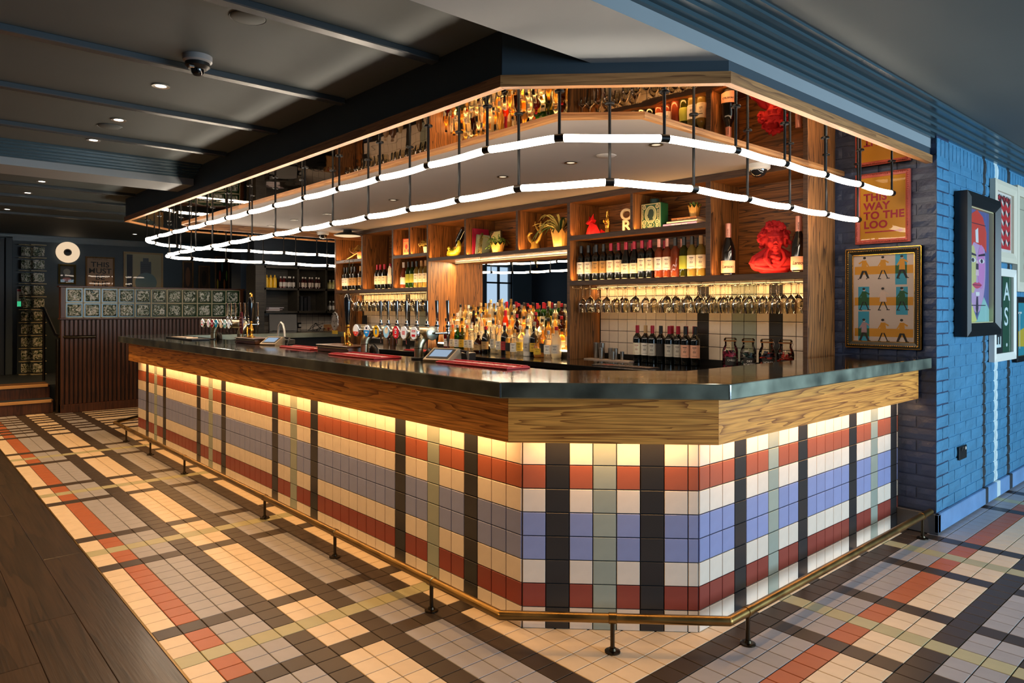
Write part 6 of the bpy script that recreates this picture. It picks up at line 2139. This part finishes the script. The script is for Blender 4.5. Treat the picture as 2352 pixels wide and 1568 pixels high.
f.build('sign_print', [emit('exit_green', (0.05, 0.55, 0.25), 0.8), pap((20, 20, 24)), pap((190, 40, 60))], sg)
# ------------------------------------------------------------------ ceiling fittings
def dome_cam(label, x, y, z, r, dark=False):
    t = T('dome_camera', label, 'camera', (x, y, z), group='dome security cameras')
    body_m = mat('camera_grey_shell', (150, 150, 152), 0.35) if dark else white_p
    MB().lathe([(0, 0), (r, 0), (r, -r * 0.38), (r * 0.86, -r * 0.5), (0, -r * 0.5)], 28).build('shell', body_m, t)
    if dark:
        MB().lathe([(r * 0.84, -r * 0.45), (r * 0.84, -r * 0.75), (r * 0.62, -r * 0.95), (0, -r * 0.95)], 24).build('body', black_p, t)
        MB().lathe([(r * 0.45, -r * 0.9), (r * 0.42, -r * 1.2), (r * 0.3, -r * 1.35), (0, -r * 1.35)], 20).build('lens_barrel', mat('camera_gloss_black', (10, 10, 11), 0.08, coat=0.5), t)
        MB().bbox(r * 0.35, r * 0.55, -r * 0.75, -r * 0.35, -r * 1.05, -r * 0.85, 0.003).build('bracket', chrome, t)
    else:
        MB().lathe([(r * 0.72, -r * 0.5), (r * 0.68, -r * 0.75), (r * 0.5, -r * 1.0), (r * 0.25, -r * 1.12), (0, -r * 1.15)], 24).build('dome', mat('camera_smoked_dome', (40, 38, 38), 0.04, 0.3, coat=1.0), t)
    return t
dome_cam('black dome camera with clear base on the dark ceiling', -1.06, -1.0, 2.49, 0.062, True)
dome_cam('white dome camera tucked behind the tube lights above the bust', -0.163, 2.26, 2.318, 0.075)
dome_cam('white dome camera at the far end of the bar ceiling', -5.93, 2.05, 2.318, 0.075)
def disc(label, x, y, z, r, m):
    t = T('ceiling_speaker', label, 'speaker', (x, y, z), group='flush ceiling discs')
    MB().lathe([(0, -0.006), (r * 0.9, -0.006), (r, -0.002), (r, 0.0)], 28).build('grille', m, t)
    MB().lathe([(r, 0), (r * 1.05, -0.003), (r * 1.08, 0.0)], 28).build('rim', m, t)
disc('flush round speaker in the dark ceiling above the beam corner', -0.488, -0.995, 2.489, 0.065, ceil_m)
disc('flush round speaker beyond the second downlight', -2.683, -1.004, 2.489, 0.065, ceil_m)
disc('round white fitting in the bar ceiling beside a rod', -0.658, 1.307, 2.317, 0.06, mat('fitting_white', (196, 188, 180), 0.5))
fl_ = T('flat_lamp', 'flat disc lamp with black rim below the far bar ceiling', 'lamp', (-5.50, 2.16, 2.318))
MB().lathe([(0, 0), (0.05, 0), (0.055, -0.03), (0.11, -0.04), (0.165, -0.065), (0.16, -0.072), (0, -0.072)], 28).build('shade', black_p, fl_)
MB().lathe([(0.155, -0.0735), (0.08, -0.085), (0, -0.088)], 28).build('diffuser', emit('flat_lamp_glow', (1, 0.72, 0.42), 0.9), fl_)

# wall socket
so_ = T('wall_socket', 'black plug socket on the blue brick wall', 'socket', M=WALL_X(0.7535, 3.10, 0.395))
MB().bbox(0, 0.146, 0, 0.086, 0, 0.012, 0.003).build('plate', mat('socket_black', (20, 22, 26), 0.3), so_)
for u in (0.03, 0.105):
    MB().bbox(u, u + 0.014, 0.058, 0.078, 0.012, 0.017, 0.002).build('switch', white_p if u > 0.1 else black_p, so_)

# ------------------------------------------------------------------ worktop right of the mirror: measures, jars, mats
st_tray = T('measure_mat', 'pale rubber mat under the steel spirit measures', 'mat', (-1.66, 2.52, ZC))
MB().bbox(-0.25, 0.25, -0.05, 0.05, 0, 0.008, 0.002).build('pad', pap((196, 176, 160)), st_tray)
for k, (x, y, h, r) in enumerate(((-1.83, 2.545, 0.135, 0.026), (-1.765, 2.545, 0.135, 0.026), (-1.73, 2.495, 0.095, 0.020), (-1.67, 2.545, 0.095, 0.021), (-1.615, 2.545, 0.095, 0.020), (-1.60, 2.495, 0.07, 0.017), (-1.545, 2.545, 0.07, 0.017))):
    o = MB().lathe([(0, 0.0), (r * 0.85, 0.0), (r * 0.88, 0.003), (r, h), (r * 0.95, h), (r * 0.84, 0.008), (0, 0.008)], 20).build('spirit_measure', steel, None, loc=(x, y, ZC + 0.008))
    tag(o, '%s brushed steel spirit measure, %s from the mirror panel' % ('tall' if h > 0.12 else 'medium' if h > 0.08 else 'short', ORD[k]), 'measure', 'steel spirit measures')
rn = T('bar_runner', 'patterned bar runner near the edge of the black worktop', 'bar mat', (-1.17, 2.12, ZC), rad(4))
MB().bbox(-0.26, 0.26, -0.07, 0.07, 0, 0.006, 0.002).build('pad', pap((40, 34, 34)), rn)
f = MB()
for k in range(26):
    f.rect(-0.245 + 0.019 * k, -0.235 + 0.019 * k, -0.055 + 0.02 * (k % 3), 0.02 + 0.015 * (k % 2), 0.0065, k % 2)
f.ell(-0.15, 0, 0.05, 0.03, 0.0068, 2, 18)
f.build('print', [pap((206, 186, 170)), pap((150, 120, 110)), pap((170, 60, 44))], rn)
jg = tglass('jar_glass', (248, 244, 232), 0.0, 1.45, 0.02, fmul=1.0)
snack = [mat('snack_' + n_, c, 0.3) for n_, c in (('magenta', (176, 30, 90)), ('black', (26, 24, 28)), ('teal', (50, 90, 96)), ('red', (190, 50, 40)), ('navy', (36, 44, 80)), ('silver', (180, 180, 186)))]
for k, (x, w1, w2, sel) in enumerate(((-0.495, 'CHILLI', '', (0, 1, 0)), (-0.354, 'DRY', 'ROASTED', (1, 2, 5)), (-0.214, 'HONEY', 'ROASTED', (4, 1, 3)), (-0.081, 'SALTED', '', (3, 1, 3)))):
    t = T('snack_jar', 'clip top glass jar of %s with chalk label%s' % (('pink chilli packets', 'teal dry roasted packets', 'navy honey roasted packets', 'red and black packets')[k], (' beside the wine bottles', '', '', ' by the end post')[k]), 'jar', (x, 2.47, ZC), 0, group='snack jars on the worktop')
    MB().lathe([(0, 0.003), (0.048, 0), (0.054, 0.006), (0.055, 0.13), (0.050, 0.155), (0.038, 0.178), (0.038, 0.20), (0.041, 0.202), (0.041, 0.207)], 22).build('jar_body', jg, t)
    l_ = MB().lathe([(0.043, 0.209), (0.044, 0.213), (0.044, 0.222), (0.036, 0.230), (0, 0.232)], 22).build('lid', jg, t)
    MB().lathe([(0.0425, 0.204), (0.046, 0.206), (0.046, 0.209), (0.0425, 0.210)], 22).build('seal', pap((190, 120, 60)), t)
    MB().tube([(0.042, 0, 0.215), (0.052, 0, 0.20), (0.046, 0, 0.175), (0.040, 0.0, 0.19)], 0.0016, 6).build('clip', steel, t)
    rj = random.Random(40 + k)
    pk = MB()
    for q in range(70):
        a, rr, z = rj.uniform(0, 2 * pi), 0.040 * math.sqrt(rj.random()), rj.uniform(0.014, 0.135)
        Mq = Matrix.Translation((rr * math.cos(a), rr * math.sin(a), z)) @ Matrix.Rotation(rj.uniform(0, 6), 4, 'Z') @ Matrix.Rotation(rj.uniform(0, 3), 4, 'X')
        pk.bbox(-0.016, 0.016, -0.004, 0.004, -0.011, 0.011, 0.002, rj.randrange(3), M=Mq)
    o = pk.build('packets', [snack[s_] for s_ in sel], t)
    o['kind'] = 'stuff'
    def bend(me, zc):
        for v in me.vertices:
            a = rad(-52) + v.co.x / 0.056
            v.co = (0.0563 * math.cos(a), 0.0563 * math.sin(a), zc + v.co.y)
        return me
    lb = O('chalk_label', MB().lathe([(0.0558, 0.035), (0.0558, 0.095)], 10, 0, None, rad(-95), rad(-10)).mesh('chalk_label', L_black), t)
    for s_, zc in ((w1, 0.066), (w2, 0.044)):
        if s_:
            me = text_mesh(s_, 0.019, 0.0001, 'CENTER').copy()
            me.materials.clear()
            me.materials.append(pap((226, 220, 210)))
            O('chalk_writing', bend(me, zc), lb)
# ------------------------------------------------------------------ left bay worktop
br_ = T('slate_board', 'small black slate board with oak frame on the far side panel', 'board', (-5.95, 2.66, ZC + 0.22))
MB().bbox(-0.06, 0.06, -0.01, 0.0, 0, 0.12, 0.004).build('slate', L_black, br_)
for k, (x, c, h) in enumerate(((-5.2, (150, 120, 90), 0.16), (-5.05, (96, 60, 40), 0.2), (-4.9, (176, 160, 130), 0.15), (-4.5, (120, 90, 60), 0.22), (-4.35, (200, 180, 150), 0.17), (-4.2, (90, 70, 50), 0.2))):
    o = MB().lathe([(0, 0), (0.034, 0), (0.036, 0.01), (0.036, h * 0.72), (0.022, h * 0.84), (0.018, h), (0, h)], 18).build('syrup_jar', mat('syrup_%d' % k if False else 'syrup_tone_' + 'abcdef'[k], c, 0.25, coat=0.4), None, loc=(x, 2.52, ZC))
    tag(o, '%s syrup jar behind the taps, %s from the far panel' % (('tan', 'brown', 'pale', 'amber', 'cream', 'dark')[k], ORD[k]), 'jar', 'syrup jars')

# ------------------------------------------------------------------ service shelf contents (far left)
sq = mat('mustard_yellow', (226, 176, 30), 0.35)
sqm = MB().lathe([(0, 0), (0.028, 0), (0.03, 0.01), (0.03, 0.11), (0.024, 0.13), (0.026, 0.145), (0.012, 0.155), (0.008, 0.185), (0, 0.188)], 14).mesh('squeeze_bottle', sq)
for k in range(3):
    o = O('squeeze_bottle', sqm, None, loc=(-7.78, 2.10 + 0.06 * k, 1.663))
    tag(o, 'yellow mustard squeeze bottle, %s from the dark end panel' % ORD[k], 'bottle', 'mustard squeeze bottles')
def jarlet(x, y, z, bc, lc, cc, h=0.16, r=0.028, label='', grp=''):
    t = T('sauce_bottle', label, 'bottle', (x, y, z), group=grp)
    O('glass_body', cached(('sb', bc, h), lambda: MB().lathe([(0, 0), (r, 0), (r, h * 0.6), (r * 0.5, h * 0.78), (r * 0.42, h * 0.9), (0, h * 0.9)], 14).mesh('glass_body', mat('sauce_%d_%d_%d' % bc, bc, 0.2, coat=0.4))), t)
    O('paper_label', cached(('sl', lc, h), lambda: MB().lathe([(r + 0.0006, h * 0.12), (r + 0.0006, h * 0.5)], 12).mesh('paper_label', pap(lc))), t)
    O('cap', cached(('sc', cc, h), lambda: MB().lathe([(r * 0.5, h * 0.86), (r * 0.5, h), (0, h)], 12).mesh('cap', pap(cc))), t)
for k in range(6):
    jarlet(-7.78 + 0.03 * (k % 2), 2.31 + 0.037 * k, 1.663, (90, 20, 20) if k < 2 else (40, 26, 20), (206, 196, 186), (226, 220, 210), 0.17, 0.022, 'dark sauce bottle in the first far bay, %s from the mustard' % ORD[k], 'dark sauce bottles')
for k in range(7):
    jarlet(-7.78 + 0.03 * (k % 2), 2.585 + 0.055 * k, 1.663, (60, 20, 18), (206, 190, 176), (230, 220, 206), 0.17, 0.025, 'white capped ketchup bottle in the second far bay, %s along' % ORD[k], 'ketchup bottles')
for k in range(3):
    jarlet(-7.78, 3.04 + 0.06 * k, 1.663, (196, 186, 120), (226, 214, 150), (220, 214, 190), 0.14, 0.028, 'pale mayonnaise jar in the third far bay, %s along' % ORD[k], 'mayonnaise jars')
    jarlet(-7.78, 3.04 + 0.06 * k, 1.326, (70, 66, 60), (200, 196, 190), (226, 222, 214), 0.15, 0.026, 'clear condiment bottle on the lower far shelf, %s along' % ORD[k], 'condiment bottles')
for k, (y, z, c, w_) in enumerate(((2.2, 1.326, (200, 190, 190), 0.2), (2.23, 1.338, (176, 150, 150), 0.22), (2.21, 1.352, (214, 206, 206), 0.17), (2.24, 1.366, (190, 180, 186), 0.24))):
    o = MB().bbox(-0.12, 0.08, -w_ / 2, w_ / 2, 0, 0.012, 0.002).build('paper_stack', pap(c), None, loc=(-7.86, y, z), rot=(0, 0, 0.06 * (k - 1)))
    tag(o, 'loose pad of papers on the lower far shelf, %s up the pile' % ORD[k], 'papers', 'pads of paper')
for k in range(4):
    o = MB().bbox(-0.14, 0.06, -0.02, 0.02, 0, 0.2 + 0.02 * (k % 2), 0.002).build('box_file', pap(((24, 30, 36), (40, 44, 50), (20, 22, 30), (34, 34, 40))[k]), None, loc=(-7.88, 2.60 + 0.06 * k, 1.326))
    tag(o, 'dark box file on the lower far shelf, %s along' % ORD[k], 'box file', 'dark box files')
ti = T('till_terminal', 'black till terminal on the far service counter', 'till', (-7.62, 2.28, ZC), rad(70))
MB().bbox(-0.16, 0.16, -0.10, 0.12, 0, 0.11, 0.01).build('cash_base', black_p, ti)
MB().bbox(-0.20, 0.20, -0.02, 0.02, 0, 0.27, 0.01).build('screen_back', black_p, ti, M=Matrix.Translation((0, -0.02, 0.09)) @ Matrix.Rotation(-0.3, 4, 'X'))
kb = T('card_printer', 'black receipt printer with coiled cables', 'printer', (-7.62, 2.74, ZC), rad(80))
MB().bbox(-0.17, 0.17, -0.1, 0.1, 0, 0.1, 0.012).build('housing', black_p, kb)
rl2 = random.Random(9)
cb = MB()
for k in range(4):
    cb.tube([(rl2.uniform(-0.1, 0.1), -0.03, 0.10), (rl2.uniform(-0.1, 0.15), -0.05, 0.16), (rl2.uniform(0, 0.2), -0.06, 0.21), (rl2.uniform(0, 0.2), -0.05, 0.13), (rl2.uniform(-0.1, 0.1), -0.04, 0.10)], 0.004, 6)
cb.build('cable', black_p, kb)
sk2 = T('wall_socket', 'double socket with white plugs on the cream tiles', 'socket', M=WALL_X(-8.035, 2.60, 1.06))
MB().bbox(0, 0.146, 0, 0.086, 0, 0.012, 0.003).build('plate', mat('dark_socket', (30, 30, 32), 0.4), sk2)
for u in (0.03, 0.10):
    MB().bbox(u, u + 0.03, 0.02, 0.06, 0.012, 0.05, 0.004).build('plug', white_p, sk2)
cr2 = T('condiment_crate', 'small wooden crate of red sachets at the service end', 'crate', (-7.52, 3.02, ZC), rad(84))
cw = wood('crate_pine', (140, 92, 50), (196, 146, 92), 'x', 1.5, 0.6)
MB().bbox(-0.12, 0.12, -0.08, -0.07, 0, 0.1, 0.002).build('front_board', cw, cr2)
MB().bbox(-0.12, 0.12, 0.07, 0.08, 0, 0.19, 0.002).build('back_board', cw, cr2)
for s_ in (-1, 1):
    MB().bbox(s_ * 0.12 - 0.005, s_ * 0.12 + 0.005, -0.08, 0.08, 0, 0.14, 0.002).build('end_board', cw, cr2)
MB().box(-0.115, 0.115, -0.07, 0.07, 0, 0.01).build('base_board', cw, cr2)
MB().bbox(-0.02, 0.03, -0.0825, -0.08, 0.03, 0.075, 0.001).build('stamp', L_black, cr2)
pk = MB()
for q in range(40):
    Mq = Matrix.Translation((rl2.uniform(-0.09, 0.09), rl2.uniform(-0.05, 0.05), rl2.uniform(0.03, 0.13))) @ Matrix.Rotation(rl2.uniform(0, 6), 4, 'Z') @ Matrix.Rotation(rl2.uniform(0, 3), 4, 'Y')
    pk.bbox(-0.025, 0.025, -0.004, 0.004, -0.008, 0.008, 0.001, q % 2, M=Mq)
o = pk.build('sachets', [pap((176, 30, 40)), pap((206, 170, 130))], cr2)
o['kind'] = 'stuff'
# ------------------------------------------------------------------ downlights
spot_e = emit('downlight_glow', (1.0, 0.88, 0.72), 10)
ring_m = mat('downlight_ring', (190, 186, 178), 0.3, 0.6)
def downlight(x, y, z, power, label, warm=(1.0, 0.66, 0.36), size=100, group='recessed ceiling downlights', r=0.042, dim=False):
    t = T('downlight', label, 'downlight', (x, y, z), group=group)
    MB().lathe([(r * 0.62, 0.002), (r * 0.62, -0.002), (r, -0.004), (r, 0.0)], 20).build('ring', bronze if dim else ring_m, t)
    MB().lathe([(0, -0.001), (r * 0.6, -0.001), (r * 0.6, 0.0)], 18).build('lens', emit('dim_downlight_glow', (1.0, 0.8, 0.55), 0.9) if dim else spot_e, t)
    l = bpy.data.lights.new('downlight_beam', 'SPOT')
    l.energy = power
    l.color = warm
    l.spot_size = rad(size)
    l.spot_blend = 0.6
    l.shadow_soft_size = 0.03
    o = bpy.data.objects.new('downlight_beam', l)
    COL.objects.link(o)
    o.location = (x, y, z - 0.015)
    return t
for x, lab in ((-1.62, 'lit downlight in the dark ceiling nearest the dome camera'), (-2.48, 'lit downlight beside the round speaker grille'), (-3.16, 'lit downlight just before the far ceiling beam'), (-5.23, 'first small downlight past the far ceiling beam'), (-6.06, 'second small downlight past the far ceiling beam'), (-7.6, 'farthest small downlight near the steps')):
    downlight(x, -1.0, 2.489, 22, lab, (1.0, 0.56, 0.22), 130)
for q_, (x, y) in enumerate(((-0.6, -3.4), (-2.6, -3.4), (-4.6, -3.4), (-6.8, -3.2), (-8.4, -2.2), (1.2, -3.6), (2.4, 1.6), (-9.6, 0.8))):
    downlight(x, y, 2.489, 175 if y < 0 else 45, 'added fill downlight over the floor, %s out from the bar' % ORD[q_], (1.0, 0.56, 0.22), 145)  # assumed fittings, added as warm fill for the floor, apron and pier
for x, y, lab in ((-0.951, 1.298, 'white ringed downlight over the bar well beside the speaker disc'), (-0.271, 1.298, 'bronze ringed downlight behind the tube light curve'), (-1.618, 1.29, 'bronze ringed downlight second along the bar well'), (-3.09, 1.292, 'downlight in the bar ceiling above the tap handles'), (-4.332, 1.294, 'downlight in the bar ceiling near the flat lamp'), (-5.0, 1.25, 'downlight in the bar ceiling above the far taps'), (-5.716, 1.293, 'farthest downlight in the bar ceiling')):
    downlight(x, y, 2.317, 5, lab, size=120, dim=True)
